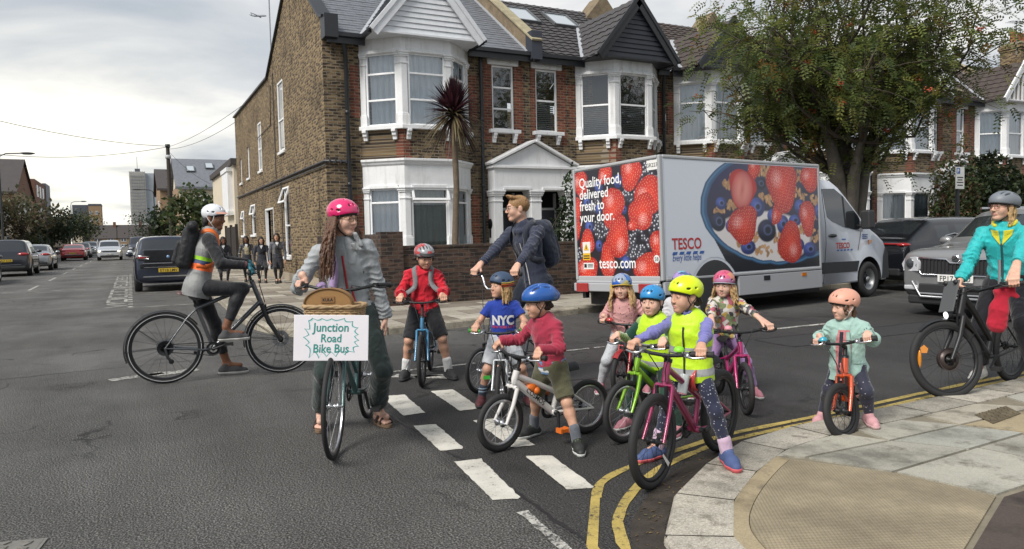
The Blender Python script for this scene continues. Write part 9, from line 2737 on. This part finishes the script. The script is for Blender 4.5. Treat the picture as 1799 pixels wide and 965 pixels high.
for k in 'LR':
 j,kn,an,fd,sg,fz=p.leg[k];sdv=vec((-fd[1],fd[0],0));a=vec((an[0],an[1],0));b=MB()
 n=26;V=[]
 for i in range(n):
  q=2*PI*i/n;x=math.cos(q)*.130+.052;y=math.sin(q)*(.040+.008*math.cos(q));V.append(a+fd*x+sdv*y)
 b.add([v+UZ*.002 for v in V]+[v+UZ*.028 for v in V],[tuple(range(n))[::-1],tuple(range(n,2*n))]+[(i,(i+1)%n,n+(i+1)%n,n+i)for i in range(n)]);sl=b.build('sandal',cork,p.t,bevel=.004)
 b=MB()
 for x,z,r_ in((.055,.060,.045),(.115,.045,.043)):b.tube([a+fd*(x+.012*math.cos(q))+sdv*math.cos(q)*r_+UZ*(.024+z*max(math.sin(q),0))for q in np.linspace(-.1,PI+.1,13)],.010,6)
 b.tube([an-UZ*.01+(fd*math.cos(q)+sdv*math.sin(q))*.043 for q in np.linspace(0,2*PI,17)[:-1]],.009,6,closed=True);b.build('sandal_strap',sand,sl)
 B=Blob(.004)
 for i,(yy,xx,r_)in enumerate(((.026*-sg,.150,.0125),(.010*-sg,.155,.0095),(-.006*-sg,.150,.009),(-.019*-sg,.141,.0085),(-.030*-sg,.130,.008))):B.cone(a+fd*.10+sdv*yy*.9+UZ*.043,a+fd*xx+sdv*yy+UZ*.038,.012,r_,.006)
 B.cone(a-fd*.03+UZ*.052,a+fd*.10+UZ*.045,.028,.024,.02);B.cone(a+fd*.08+sdv*.02+UZ*.045,a+fd*.08-sdv*.02+UZ*.045,.018,.018,.02);V,Q=B.mesh();skin_obj('bare_foot',V,Q,SK4,sl)
lk=[]
r_=np.random.default_rng(4)
for i in range(130):
 a0=r_.uniform(1.30,PI*2-1.30);st=(-.012+.088*math.cos(a0),.083*math.sin(a0),-.005+.02*r_.random());dr=r_.uniform(.26,.44)
 lk.append((p.down(st,dr,((.02 if st[1]>0 else .15)+.06*r_.random(),(.05 if st[1]>0 else-.02)+r_.normal()*.02),.006,6,i),.0095,.0035))
p.hair(HBR,locks=lk,fringe=None,k=.005,res=.95,seed=2)
p.helmet(mat('glossy pink helmet',(.62,.012,.13),.18,coat=1.0),'skate',sc=1.03)
p.glasses(mat('thin gold frame',(.30,.19,.10),.3,.8))
t=thing('shoulder_bag','small lilac cross body bag on the woman in the pink helmet','bag',tuple(p.base))
LIL=cloth('lilac webbing',(.40,.29,.52),.7)
p.strip('strap',jk,[p.N-p.sl*.09-p.fw*.06+p.tu*.10,p.N-p.sl*.11+p.tu*.10+p.fw*.03,p.chest(-.125,.85,.20),p.chest(-.135,.62,.20),p.chest(-.16,.45,.12)],.062,LIL,.006,t)
B=Blob(.006);q=p.P+p.tu*p.torso*.40-p.ll*.185+p.fw*.03;B.ell(q,(.05,.03,.065),k=.02);B.ell(q-p.tu*.05+p.fw*.01,(.035,.028,.05),k=.02);V,Q=B.mesh();skin_obj('pouch',wrinkle(V,vnormals(V,Q),.006,50,3),Q,LIL,t)
# boy in the red hooded top
c=(vec((2.36,6.47))+vec((.20,.41))*1.0)
p=Person('boy in a red hooded top and black shorts standing over the blue bicycle',1.36,(2.55,6.86),D(-112),(2.56,6.90,.68),lean=.08,head=(D(-90),.30,0),hands=dict(L=hg(B3,'L'),R=hg(B3,'R')),feet=dict(R=(2.37,6.96,0,D(-122)),L=(2.74,6.75,0,D(-92))),kind='child',skin=SK3,hh=.205,brow=M_BROWD,expr=-.3)
p.legs('shorts',cloth('black shorts',(.014,.015,.018),.8),.014,.47,cuff=.004,wr=.006)
hd=p.garment('hooded_top',cloth('red sweatshirt',(.50,.012,.028),.85),.026,1.03,-.075,seed=11,wr=.012,fr=24,hood=True,cuff=.018,skirt=.0)
p.patch('badge',hd,[(.026*math.cos(a),.026*math.sin(a))for a in np.linspace(0,2*PI,21)[:-1]],.085,.72,mat('badge pink',(.62,.22,.25),.6))
p.patch('pocket',hd,[(-.085,0),(.085,0),(.085,.03),(.05,.085),(-.05,.085),(-.085,.03)],0,.04,cloth('red sweatshirt pocket',(.47,.012,.026),.85),.006)
T,F=glyphs('umbro',.02,'CENTER',.02)
p.shoes(mat('black trainer',(.020,.020,.022),.7),mat('dark sole',(.04,.04,.042),.7),sock=cloth('white sock',(.60,.60,.59),.9),sock_h=.075,accent=mat('white stripe',(.6,.6,.58),.6))
p.hair(HDK,fringe=.055,locks=[(p.down((-.03,y*.07,.0),.06,seed=int(9+y)),.022,.014)for y in(-1,1)])
p.helmet(blotched('red grey helmet',[(.26,.27,.29),(.30,.31,.33),(.42,.05,.05),(.22,.23,.25)],16,.4,coat=.4),'vent',rim=M_STRAP,peak=M_STRAP)
backpack(p,'dark backpack with grey straps on the boy in the red hooded top',cloth('dark grey pack',(.04,.042,.047),.7),hd,(.24,.34,.14),cloth('grey strap',(.17,.175,.185),.7),.055)
# man in navy
p=Person('man in glasses and a navy hooded top standing over the folding bicycle looking away',1.80,(3.48,6.35),D(-162),(3.50,6.31,.95),lean=.30,head=(D(163),.06,0),hands=dict(L=hg(B4,'L'),R=hg(B4,'R')),feet=dict(R=(3.32,6.60,0,D(-165)),L=(3.54,6.08,0,D(-150))),skin=SK1,expr=.1,brow=M_BROW)
p.legs('jeans',cloth('dark jeans',(.022,.028,.045),.85),.012,1.0,wr=.006)
hd=p.garment('hooded_top',cloth('navy sweatshirt',(.028,.034,.060),.85),.022,.97,-.12,seed=13,wr=.010,fr=24,hood=True,cuff=.0)
p.strip('drawstring',hd,[p.chest(.05,.82,.22),p.chest(.06,.4,.24),p.chest(.065,.0,.24)],.008,mat('white cord',(.6,.6,.6),.7),.003)
p.strip('zip',hd,[p.chest(.0,.88,.22),p.chest(.0,.4,.24),p.chest(.0,-.3,.24)],.010,mat('navy zip',(.05,.055,.07),.4),.002)
p.shoes(mat('brown leather shoe',(.05,.035,.025),.6),mat('dark sole',(.04,.04,.042),.7))
lk=[([(x,y,z),(x+dx,y+dy,z+dz)],.018,.006)for x,y,z,dx,dy,dz in[(.06-.02*i,y,.105-.006*i,.030+.005*i,.01*math.sin(i*5+y*90),.018)for i in range(7)for y in(-.05,-.025,0,.025,.05)]]
p.hair(HSAND,locks=lk,capr=(.099,.081,.088),k=.006)
p.glasses(M_STRAP)
backpack(p,'navy backpack on the man in the navy hooded top',cloth('navy pack',(.016,.022,.040),.7),hd,(.31,.48,.20),cloth('navy strap',(.02,.025,.04),.7),.055)
# boy in the blue T-shirt
p=Person('long haired boy in a blue T-shirt with white lettering and a navy helmet',1.09,(2.72,5.45),D(-118),(2.70,5.43,.54),lean=.06,head=(D(-172),-.10,0),hands=dict(L=hg(B5,'L'),R=hg(B5,'R')),feet=dict(R=(2.53,5.52,0,D(-125)),L=(2.86,5.33,0,D(-100))),kind='child',bare=True,skin=SK3,hh=.190,brow=mat('fair brow hair',(.24,.15,.08),.7))
p.legs('shorts',cloth('pale grey shorts',(.45,.47,.50),.85),.012,.42,cuff=.006,wr=.007)
ts=p.garment('t_shirt',cloth('royal blue cotton',(.014,.040,.27),.85),.016,.30,-.06,seed=17,wr=.007,fr=28)
p.text('lettering',ts,'NYC',.105,0,.46,mat('white print',(.68,.69,.71),.6),bold=.045,sx=.82)
p.text('lettering',ts,'NEW YORK CITY',.028,0,.36,mat('red print',(.50,.05,.08),.6),bold=.02,sx=.85)
p.shoes(mat('maroon trainer',(.10,.025,.03),.7),mat('dark sole',(.04,.04,.042),.7),sock=banded('striped sock',(.02,.03,.05),[(.11,.12,(.3,.4,.5)),(.135,.145,(.3,.4,.5))],(0,0,1)),sock_h=.07)
lk=[]
r_=np.random.default_rng(6)
for i in range(60):
 a0=r_.uniform(1.0,PI*2-1.0);st=(-.015+.088*math.cos(a0),.082*math.sin(a0),.0);lk.append((p.down(st,r_.uniform(.10,.17),(0,0),.006,4,i+50),.0115,.004))
p.hair(HBL,k=.005,locks=lk,fringe=.042)
hm=p.helmet(mat('navy matt helmet',(.035,.062,.115),.5),'skate',sc=1.04)
b=MB()
for i,cc in enumerate(((.42,.30,.04),(.55,.14,.02),(.42,.03,.02))):
 for sg in(-1,1):
  Pp=[]
  for a0 in np.linspace(.55,2.3,12):
   z=.045-.016*i-.010*math.sin(a0*2);th_=PI*.5+(a0-1.3)*.75
   x_,y_=-.010+.126*math.cos(th_)*math.sqrt(max(1-((z-.05)/.098)**2,0)),sg*.1055*math.sin(th_)*math.sqrt(max(1-((z-.05)/.098)**2,0));Pp.append(p.local((x_,y_,z)))
  b.tube(Pp,.006*p.hs,5,m=i)
b.build('helmet_stripe',[mat('gold stripe',(.42,.30,.04),.5),mat('orange stripe',(.55,.14,.02),.5),mat('red stripe',(.42,.03,.02),.5)],hm)
# boy in the red jumper
p=Person('boy in a raspberry red jumper and olive shorts standing over the white bicycle',1.07,(2.46,4.22),D(-166),(2.46,4.24,.53),lean=.18,head=(D(168),.16,0),hands=dict(L=hg(B6,'L'),R=hg(B6,'R')),feet=dict(L=(2.50,4.00,0,D(-112)),R=(2.44,4.46,0,D(-165))),kind='child',skin=SK3,hh=.188,brow=M_BROW)
p.legs('shorts',cloth('olive shorts',(.095,.092,.052),.85),.014,.44,cuff=.006,wr=.006)
us=p.garment('undershirt',banded('blue white shirt',(.10,.22,.42),[(float(p.tu@p.P)-.028,float(p.tu@p.P)-.005,(.62,.64,.66))],p.tu),.022,0,-.075,seed=18,top=.15)
jm=p.garment('jumper',cloth('raspberry knit',(.30,.026,.055),.9,weave=500,bump=.5),.026,1.0,.0,seed=19,wr=.008,fr=26,cuff=.006,collar=.012)
p.shoes(mat('black sport shoe',(.018,.020,.019),.6),mat('white sole',(.56,.57,.55),.6),sock=cloth('grey sock',(.10,.11,.13),.9),sock_h=.06,accent=mat('lime trim',(.20,.45,.03),.5))
p.hair(HDK,capr=(.099,.080,.088),locks=[(p.down((-.07,y,-.01),.04,seed=3),.022,.012)for y in(-.05,-.02,.02,.05)])
p.helmet(mat('blue gloss helmet',(.012,.085,.33),.3,coat=.6),'vent',sc=1.06,rim=M_STRAP)
# girl in the pink jacket
p=Person('girl in a pale pink patterned jacket and blue helmet standing over the red bicycle',1.08,(3.78,5.28),D(-132),(3.80,5.27,.50),lean=.10,head=(D(-140),.12,.05),hands=dict(L=hg(B7,'L'),R=hg(B7,'R')),feet=dict(R=(3.62,5.38,0,D(-135)),L=(3.96,5.20,0,D(-120))),kind='child',skin=SK4,hh=.186,expr=1.0)
p.legs('leggings',spotted('pale grey leggings',(.42,.44,.47),(.30,.31,.34),60,.25),.010,.98,wr=.004)
p.garment('jacket',spotted('pink print jacket',(.52,.27,.26),(.22,.07,.08),34,.22),.024,1.0,-.03,seed=23,wr=.009,fr=26,collar=.02,cuff=.006)
p.shoes(mat('pink trainer',(.45,.18,.22),.7),mat('white sole',(.56,.57,.55),.6))
lk=[]
r_=np.random.default_rng(8)
for i in range(72):
 a0=r_.uniform(.85,PI*2-.85);st=(-.012+.088*math.cos(a0),.084*math.sin(a0),.0);lk.append((p.down(st,r_.uniform(.16,.27),(.02,.05*(1 if st[1]>0 else-1)),.008,5,i+80),.0115,.004))
p.hair(HBL,k=.005,locks=lk)
p.helmet(blotched('blue patterned helmet',[(.02,.10,.42),(.03,.16,.48),(.25,.30,.40),(.02,.07,.30),(.45,.40,.12)],15,.3,coat=.6),'skate',rim=mat('yellow rim',(.55,.36,.03),.5),sc=1.03,strap=mat('red strap',(.36,.05,.04),.6))
# boy in the yellow vest behind
p=Person('boy in a blue helmet and yellow vest behind the green bicycle, mostly hidden',1.04,(3.22,4.10),D(-158),(3.24,4.11,.50),lean=.12,head=(D(-152),.02,0),hands=dict(L=hg(B8,'L'),R=hg(B8,'R')),feet=dict(R=(3.12,4.30,0,D(-160)),L=(3.27,3.93,0,D(-145))),kind='child',skin=SK4,hh=.186)
p.legs('trousers',cloth('bottle green trousers',(.016,.050,.036),.85),.014,1.0)
tw_=p.garment('hooded_top',cloth('bottle green fleece',(.012,.055,.040),.9),.018,.42,-.04,seed=29,hood=True)
tq=p.arm['R'];ax_=unit(tq[2]-tq[1])
lo=float(ax_@tq[1]);bands=[(lo-.12+.022*i,lo-.12+.022*i+.011,(.50,.52,.44))for i in range(14)]
p.garment('striped_sleeves',banded('striped knit',(.22,.34,.10),bands,ax_),.012,1.0,.1,seed=31)
tk=float(p.tu@p.P)
p.garment('vest',banded('yellow vest',LIME,[(tk+.10,tk+.135,SILV),(tk-.02,tk+.015,SILV)],p.tu,.6),.042,0,-.075,seed=33,wr=.006,skirt=.012)
p.shoes(mat('pink trainer',(.45,.18,.22),.7),mat('white sole',(.56,.57,.55),.6))
p.hair(HSAND)
p.helmet(mat('bright blue helmet',(.02,.22,.50),.35,coat=.4),'skate')
# girl in the yellow vest, nearest
p=Person('child in a fluorescent yellow helmet and vest standing over the deep pink bicycle',1.10,(2.93,3.40),D(-152),(2.94,3.41,.575),lean=.08,head=(D(176),.02,0),hands=dict(L=hg(B9,'L'),R=hg(B9,'R')),feet=dict(L=(3.02,3.20,NZ,D(-115)),R=(2.84,3.62,0,D(-170))),kind='child',skin=SK3,hh=.192,brow=M_BROW)
p.legs('leggings',spotted('starry navy leggings',(.018,.022,.055),(.48,.50,.56),62,.22),.004,.97,wr=.0025)
sw_=p.garment('jumper',cloth('lavender jersey',(.17,.165,.42),.85),.014,1.0,-.04,seed=37,wr=.007,fr=30,collar=.03)
tk=float(p.tu@p.P)
vs_=p.garment('vest',banded('near yellow vest',LIME,[(tk+.105,tk+.150,SILV),(tk-.02,tk+.022,SILV)],p.tu,.55),.042,0,-.095,seed=38,wr=.007,fr=24,skirt=.020)
p.strip('zip',vs_,[p.chest(.0,v,.20)for v in(-.30,.1,.5,.80,1.0)],.010,M_STRAP,.003)
for sg in():p.strip('piping',vs_,[p.N*.4+(p.shL if sg>0 else p.shR)*.6+p.tu*.06,p.chest(sg*.118,.80,.12),p.chest(sg*.130,.62,.10),p.chest(sg*.17,.45,.03)],.012,M_STRAP,.002)
p.shoes(mat('blue mesh trainer',(.055,.085,.20),.75),mat('coral sole',(.55,.10,.11),.6),sc=1.12,sock=cloth('lilac sock',(.50,.36,.48),.9),sock_h=.055,accent=mat('blue laces',(.12,.17,.30),.7))
p.hair(HDK,capr=(.099,.080,.088),locks=[(p.down((-.07,y,-.01),.04,seed=3),.022,.012)for y in(-.05,0,.05)])
p.helmet(mat('fluorescent yellow helmet',(.62,.78,.005),.35,coat=.4),'skate',sc=1.04)
# girl in the pink patterned helmet
p=Person('smiling girl in a pink patterned helmet and floral jacket on the magenta bicycle',1.08,(4.42,4.72),D(-122),(4.40,4.68,.52),lean=.10,head=(D(-150),.14,0),hands=dict(L=hg(B10,'L'),R=hg(B10,'R')),feet=dict(R=(4.18,4.72,0,D(-125)),L=(4.60,4.56,0,D(-110))),kind='child',skin=SK4,hh=.186,expr=1.2)
p.legs('leggings',cloth('mauve leggings',(.26,.16,.33),.8),.010,.97,wr=.004)
p.garment('jacket',blotched('floral jacket',[(.50,.47,.44),(.05,.045,.05),(.52,.50,.46),(.40,.10,.14),(.16,.20,.10),(.48,.44,.42),(.45,.30,.08),(.10,.09,.10)],30),.024,1.0,-.02,seed=41,wr=.009,fr=26,collar=.015,cuff=.004)
p.shoes(mat('pink trainer',(.45,.18,.22),.7),mat('white sole',(.56,.57,.55),.6))
lk=[]
r_=np.random.default_rng(12)
for i in range(60):
 a0=r_.uniform(.9,PI*2-.9);st=(-.012+.088*math.cos(a0),.084*math.sin(a0),.0);lk.append((p.down(st,r_.uniform(.12,.20),(.01,.04*(1 if st[1]>0 else-1)),.008,5,i+120),.0115,.004))
p.hair(HBL,k=.005,locks=lk)
p.helmet(blotched('pink patterned helmet',[(.52,.07,.16),(.58,.10,.20),(.50,.06,.14),(.40,.16,.30),(.55,.20,.10)],14,.3,coat=.6),'skate',rim=mat('grey rim',(.30,.34,.38),.5),sc=1.04,strap=mat('pink strap',(.5,.10,.2),.6))
# child hidden behind, turquoise helmet
p=Person('child in a turquoise and lilac helmet almost hidden behind the yellow helmet',1.08,(4.10,4.86),D(-140),(4.10,4.86,.52),lean=.08,head=(D(-110),.15,0),feet=dict(R=(4.00,4.94,0,D(-140)),L=(4.16,4.80,0,D(-140))),kind='child',skin=SK4,hh=.186)
p.legs('leggings',cloth('dark leggings',(.03,.032,.05),.8),.010,.97);p.garment('jacket',cloth('pale grey jacket',(.50,.50,.52),.7),.022,1.0,-.04,seed=43);p.shoes(mat('pink trainer',(.45,.18,.22),.7),mat('white sole',(.56,.57,.55),.6))
p.hair(HBR)
p.helmet(blotched('turquoise patterned helmet',[(.10,.40,.52),(.14,.46,.58),(.32,.22,.50),(.05,.10,.22),(.12,.42,.55)],15,.3,coat=.6),'skate',sc=1.04)
# toddler
p=Person('toddler in a mint green coat and peach helmet standing over the small orange red bicycle',1.00,(4.42,3.50),D(-150),(4.40,3.48,.455),lean=.02,head=(D(166),.10,0),hands=dict(L=hg(B11,'L'),R=hg(B11,'R')),feet=dict(R=(4.36,3.66,0,D(-160)),L=(4.46,3.36,.045,D(-125))),kind='toddler',skin=SK4,hh=.180,brow=M_BROW)
p.legs('leggings',spotted('dotted navy leggings',(.018,.020,.042),(.42,.40,.42),46,.17),.010,.98,wr=.003)
p.garment('jumper',cloth('pink fleece',(.50,.19,.20),.95,weave=240,bump=1.0),.010,.0,-.03,seed=46,wr=.003)
MINT=cloth('mint coat',(.30,.45,.405),.75)
ct=p.garment('coat',MINT,.034,.97,-.20,seed=47,wr=.012,fr=22,hood=True,skirt=.035,cuff=.008)
p.patch('coat_opening',ct,[(-.045,-.19),(.038,-.19),(.050,.10),(.036,.20),(-.034,.20),(-.058,.10)],-.02,.16,cloth('pink fleece',(.50,.19,.20)),.006)
p.strip('coat_edge',ct,[p.chest(-.10,.86,.2),p.chest(-.115,.40,.2),p.chest(-.10,-.20,.2)],.022,mat('navy lining',(.02,.025,.04),.8),.006)
p.strip('coat_edge',ct,[p.chest(.062,.86,.2),p.chest(.078,.40,.2),p.chest(.055,-.35,.2)],.026,MINT,.008)
p.patch('pocket_flap',ct,[(-.035,-.012),(.035,-.012),(.035,.016),(-.035,.016)],.13,.10,MINT,.009)
p.shoes(mat('pink clog',(.52,.28,.30),.6),mat('pale pink sole',(.56,.36,.37),.6),sc=1.08)
p.hair(hair_mat('brown toddler hair',(.085,.042,.024)),fringe=.018,locks=[(p.down((.03,y*.078,.02),.10,seed=int(20+y)),.016,.010)for y in(-1,1)]+[(p.down((-.06,y,0),.08,seed=4),.024,.014)for y in(-.05,0,.05)])
p.helmet(mat('peach helmet',(.62,.31,.225),.5),'skate',sc=1.12,strap=mat('cream strap',(.60,.56,.50),.7))
# woman in the turquoise coat
p=Person('woman in a turquoise raincoat with yellow lining and a grey helmet holding the electric bicycle',1.68,(6.72,3.74),D(-166),(6.76,3.74,.87),lean=.16,head=(D(168),-.02,0),hands=dict(L=hg(B12,'L'),R=hg(B12,'R')),feet=dict(R=(6.84,4.00,0,D(-170)),L=(6.64,3.44,NZ,D(-160))),skin=SK1,expr=.5,brow=mat('fair brow hair',(.24,.15,.08),.7))
p.legs('trousers',cloth('black wide trousers',(.013,.013,.018),.8),.022,.97,wr=.008,taper=1.3)
TQ=cloth('turquoise raincoat',(.025,.40,.41),.5,sheen=.1)
jk=p.garment('coat',TQ,.030,.98,-.14,seed=53,wr=.013,fr=20,cuff=.006,hood=True,skirt=.012)
B=Blob(.006);YL=cloth('yellow lining',(.60,.54,.03),.7)
n=12
for i in range(n):
 a0,a1=2.35+4.75*i/n,2.35+4.75*(i+1)/n
 q=lambda a:p.N+p.sl*math.cos(a)*.078+p.sf*(math.sin(a)*.075+.012)+p.tu*(.020-.020*math.sin(a))
 B.cone(q(a0),q(a1),.017,.017,.012)
V,Q=B.mesh();skin_obj('collar_lining',V,Q,YL,p.t)
for sg in(1,-1):p.patch('lapel_lining',jk,[(sg*.006,-.075),(sg*.075,.010),(sg*.085,.055),(sg*.020,.050)][::sg],0,.93,YL,.010)
p.strip('placket',jk,[p.chest(.0,.80,.24),p.chest(.0,.3,.24),p.chest(.0,-.30,.24)],.016,mat('dark teal binding',(.02,.07,.08),.6),.004)
p.strip('zip',jk,[p.chest(-.05,.50,.24),p.chest(-.055,.1,.24),p.chest(-.05,-.28,.24)],.022,mat('grey zip',(.24,.25,.26),.5),.004)
p.garment('top',cloth('black top',(.015,.015,.017),.8),.002,0,0,seed=54,wr=.001)
p.shoes(mat('white leather trainer',(.66,.65,.62),.5),mat('white sole',(.56,.57,.55),.6))
lk=[]
r_=np.random.default_rng(15)
for i in range(48):
 a0=r_.uniform(1.3,PI*2-1.3);st=(-.015+.086*math.cos(a0),.080*math.sin(a0),-.01);lk.append((p.down(st,r_.uniform(.10,.17),(.02,0),.006,4,i+150),.0115,.004))
p.hair(HBL,k=.005,locks=lk)
p.helmet(mat('grey helmet',(.155,.175,.20),.5),'vent',sc=1.0)
p.glasses(mat('tortoise frame',(.12,.03,.03),.3))
# red cloth bag on her handlebar and pannier behind
g_=B12['gL']*.72+B12['W'](B12['S'](B12['bc']))*.28
t=thing('cloth_bag','red cloth bag hung over the bar of the electric bicycle','bag',tuple(g_-UZ*.06))
B=Blob(.006);e_=unit(B12['dL']);f_=np.cross(e_,UZ)
B.cone(e_*-.05+UZ*.01,e_*.06+UZ*.03,.022,.022,.02);B.cone((0,0,0),-UZ*.12-e_*.03,.045,.062,.04,flat=(f_,.42));B.cone(-UZ*.12-e_*.03,-UZ*.24-e_*.045,.062,.072,.04,flat=(f_,.36));B.cone(e_*.05,e_*.085-UZ*.03,.03,.022,.02,flat=(f_,.5))
V,Q=B.mesh();skin_obj('pouch',wrinkle(V,vnormals(V,Q),.010,30,8),Q,cloth('red canvas',(.36,.012,.03),.85),t)
b=MB();b.box(-f_*.045+UZ*.0-e_*.01,(.02,.012,.05),rotz(.3));b.box(-f_*.045+UZ*-.01+e_*.012,(.02,.012,.04),rotz(-.3));b.build('tie',mat('white tie',(.66,.64,.62),.8),t)
t=thing('pannier_bag','mauve grey pannier bag behind the arm of the woman in turquoise','bag',(7.20,3.64,.90))
b=MB();b.prism([(-.28,-.11),(.36,-.20),(.38,.05),(.30,.17),(-.20,.16),(-.27,.05)],(0,-.11,0),(1,0,0),UZ,.22);b.build('body',cloth('mauve canvas',(.26,.235,.265),.8),t,bevel=.04,seg=4)
b=MB();b.tube([(-.27,-.118,.06),(0,-.122,.055),(.37,-.118,.06)],.004,5);b.build('seam',mat('mauve seam',(.16,.14,.17),.8),t)
# school children walking by the side wall
for i,(x,y,h_,hairm,sk_,yaw,lab)in enumerate(((3.86,22.7,1.62,HDK,SK3,-98,'schoolgirl in an open grey blazer, nearest of three by the side wall'),(3.50,23.3,1.52,HBLK,SK3,-100,'schoolgirl in a dark blazer with long black hair, between two others by the wall'),(3.22,24.4,1.56,HBLK,SK2,-95,'pupil in a pale jumper and dark blazer, hindmost of those by the wall'),(2.42,23.3,1.55,HBLK,SK2,-92,'pupil in dark clothes half hidden behind the seated rider'))):
 p=Person(lab,h_,(x,y),D(yaw),(x,y,h_*.515),lean=.03,head=(D(yaw+(8 if i%2 else-10)),.12,0),feet=dict(L=(x+.07,y-.16*(1 if i%2 else-1),.106,D(yaw)),R=(x-.07,y+.12*(1 if i%2 else-1),.106,D(yaw))),skin=sk_,res=1.7,girth=.88,brow=M_BROWD)
 p.legs('tights',cloth('black tights',(.015,.015,.018),.7),.004,1.0)
 B=Blob(.012);B.cone(p.P+UZ*.10,p.P-UZ*.34,.135,.19,.03,flat=(p.fw,.75));B.cut(p.P-UZ*.30,(0,0,-1));V,Q=B.mesh();skin_obj('skirt',wrinkle(V,vnormals(V,Q),.012,40,i),Q,cloth('grey school skirt',(.035,.038,.05),.85),p.t)
 p.garment('jumper',cloth(['charcoal jumper','navy jumper','cream jumper','navy jumper'][i],[(.03,.032,.035),(.02,.022,.03),(.42,.37,.24),(.02,.022,.03)][i],.9),.014,.6,-.02,seed=60+i)
 bz=p.garment('blazer',cloth(['grey blazer','dark blazer','dark grey blazer','dark blazer'][i],[(.125,.13,.15),(.030,.033,.045),(.075,.078,.09),(.022,.024,.032)][i],.85),.024,.98,-.12,seed=70+i,wr=.008)
 p.patch('blazer_opening',bz,[(-.05,-.22),(.05,-.22),(.065,.1),(.04,.2),(-.04,.2),(-.065,.1)],0,.45,MATS[['charcoal jumper','navy jumper','cream jumper','navy jumper'][i]],.006)
 p.patch('shirt_collar',bz,[(-.05,.05),(0,-.05),(.05,.05),(.03,.07),(-.03,.07)],0,.93,mat('white shirt',(.62,.63,.65),.7),.010)
 p.shoes(mat('black shoe',(.014,.014,.015),.5),mat('dark sole',(.04,.04,.042),.7))
 p.hair(hairm,locks=[(p.down((-.01+.085*math.cos(a0),.085*math.sin(a0),.01),.22+.05*math.sin(a0*3),(0,0),.008,4,int(a0*10)),.022,.010)for a0 in np.linspace(1.0,5.3,12)],res=1.6)
# aeroplane
t.name  # keeps the last thing's handle valid
t=thing('aeroplane','airliner flying in the grey sky above the corner house','aeroplane',(251.0,1587.5,455.0),rad(-38))if False else bpy.data.objects['aeroplane']
t.location=(251.0,1587.5,455.0);t.rotation_euler=(0,rad(4),rad(-40))
MW=mat('aircraft grey',(.20,.22,.25),.5)
b=MB();b.tube([(-18,0,1.2),(-14,0,.6),(-8,0,0),(12,0,0),(16,0,-.2),(18.5,0,-.6)],[.5,1.3,2.0,2.0,1.5,.2],12);b.build('fuselage',MW,t)
for sg in(1,-1):
 b=MB();P=[(3,sg*1.5,-.8),(-1.5,sg*1.5,-.8),(-5,sg*16,1.2),(-3.2,sg*16,1.2)];b.add(P+[(x,y,z-.5)for x,y,z in P],[(0,1,2,3),(7,6,5,4),(0,4,5,1),(1,5,6,2),(2,6,7,3),(3,7,4,0)]);b.build('wing',MW,t)
 b=MB();b.lathe([(.0,1.8),(.9,1.6),(1.0,-.5),(.6,-2)],(1.5,sg*5.2,-1.7),(1,0,0),n=12);b.build('engine',MW,t)
 b=MB();P=[(-14,sg*.5,.9),(-16.5,sg*.5,.9),(-17.6,sg*6,1.4),(-16.4,sg*6,1.4)];b.add(P+[(x,y,z-.3)for x,y,z in P],[(0,1,2,3),(7,6,5,4),(0,4,5,1),(1,5,6,2),(2,6,7,3),(3,7,4,0)]);b.build('tailplane',MW,t)
b=MB();P=[(-12.5,0,1.5),(-16.5,0,1.3),(-18.2,0,7.2),(-16.2,0,7.2)];b.add([(x,.25,z)for x,y,z in P]+[(x,-.25,z)for x,y,z in P],[(0,1,2,3),(7,6,5,4),(0,4,5,1),(1,5,6,2),(2,6,7,3),(3,7,4,0)]);b.build('tail_fin',MW,t)
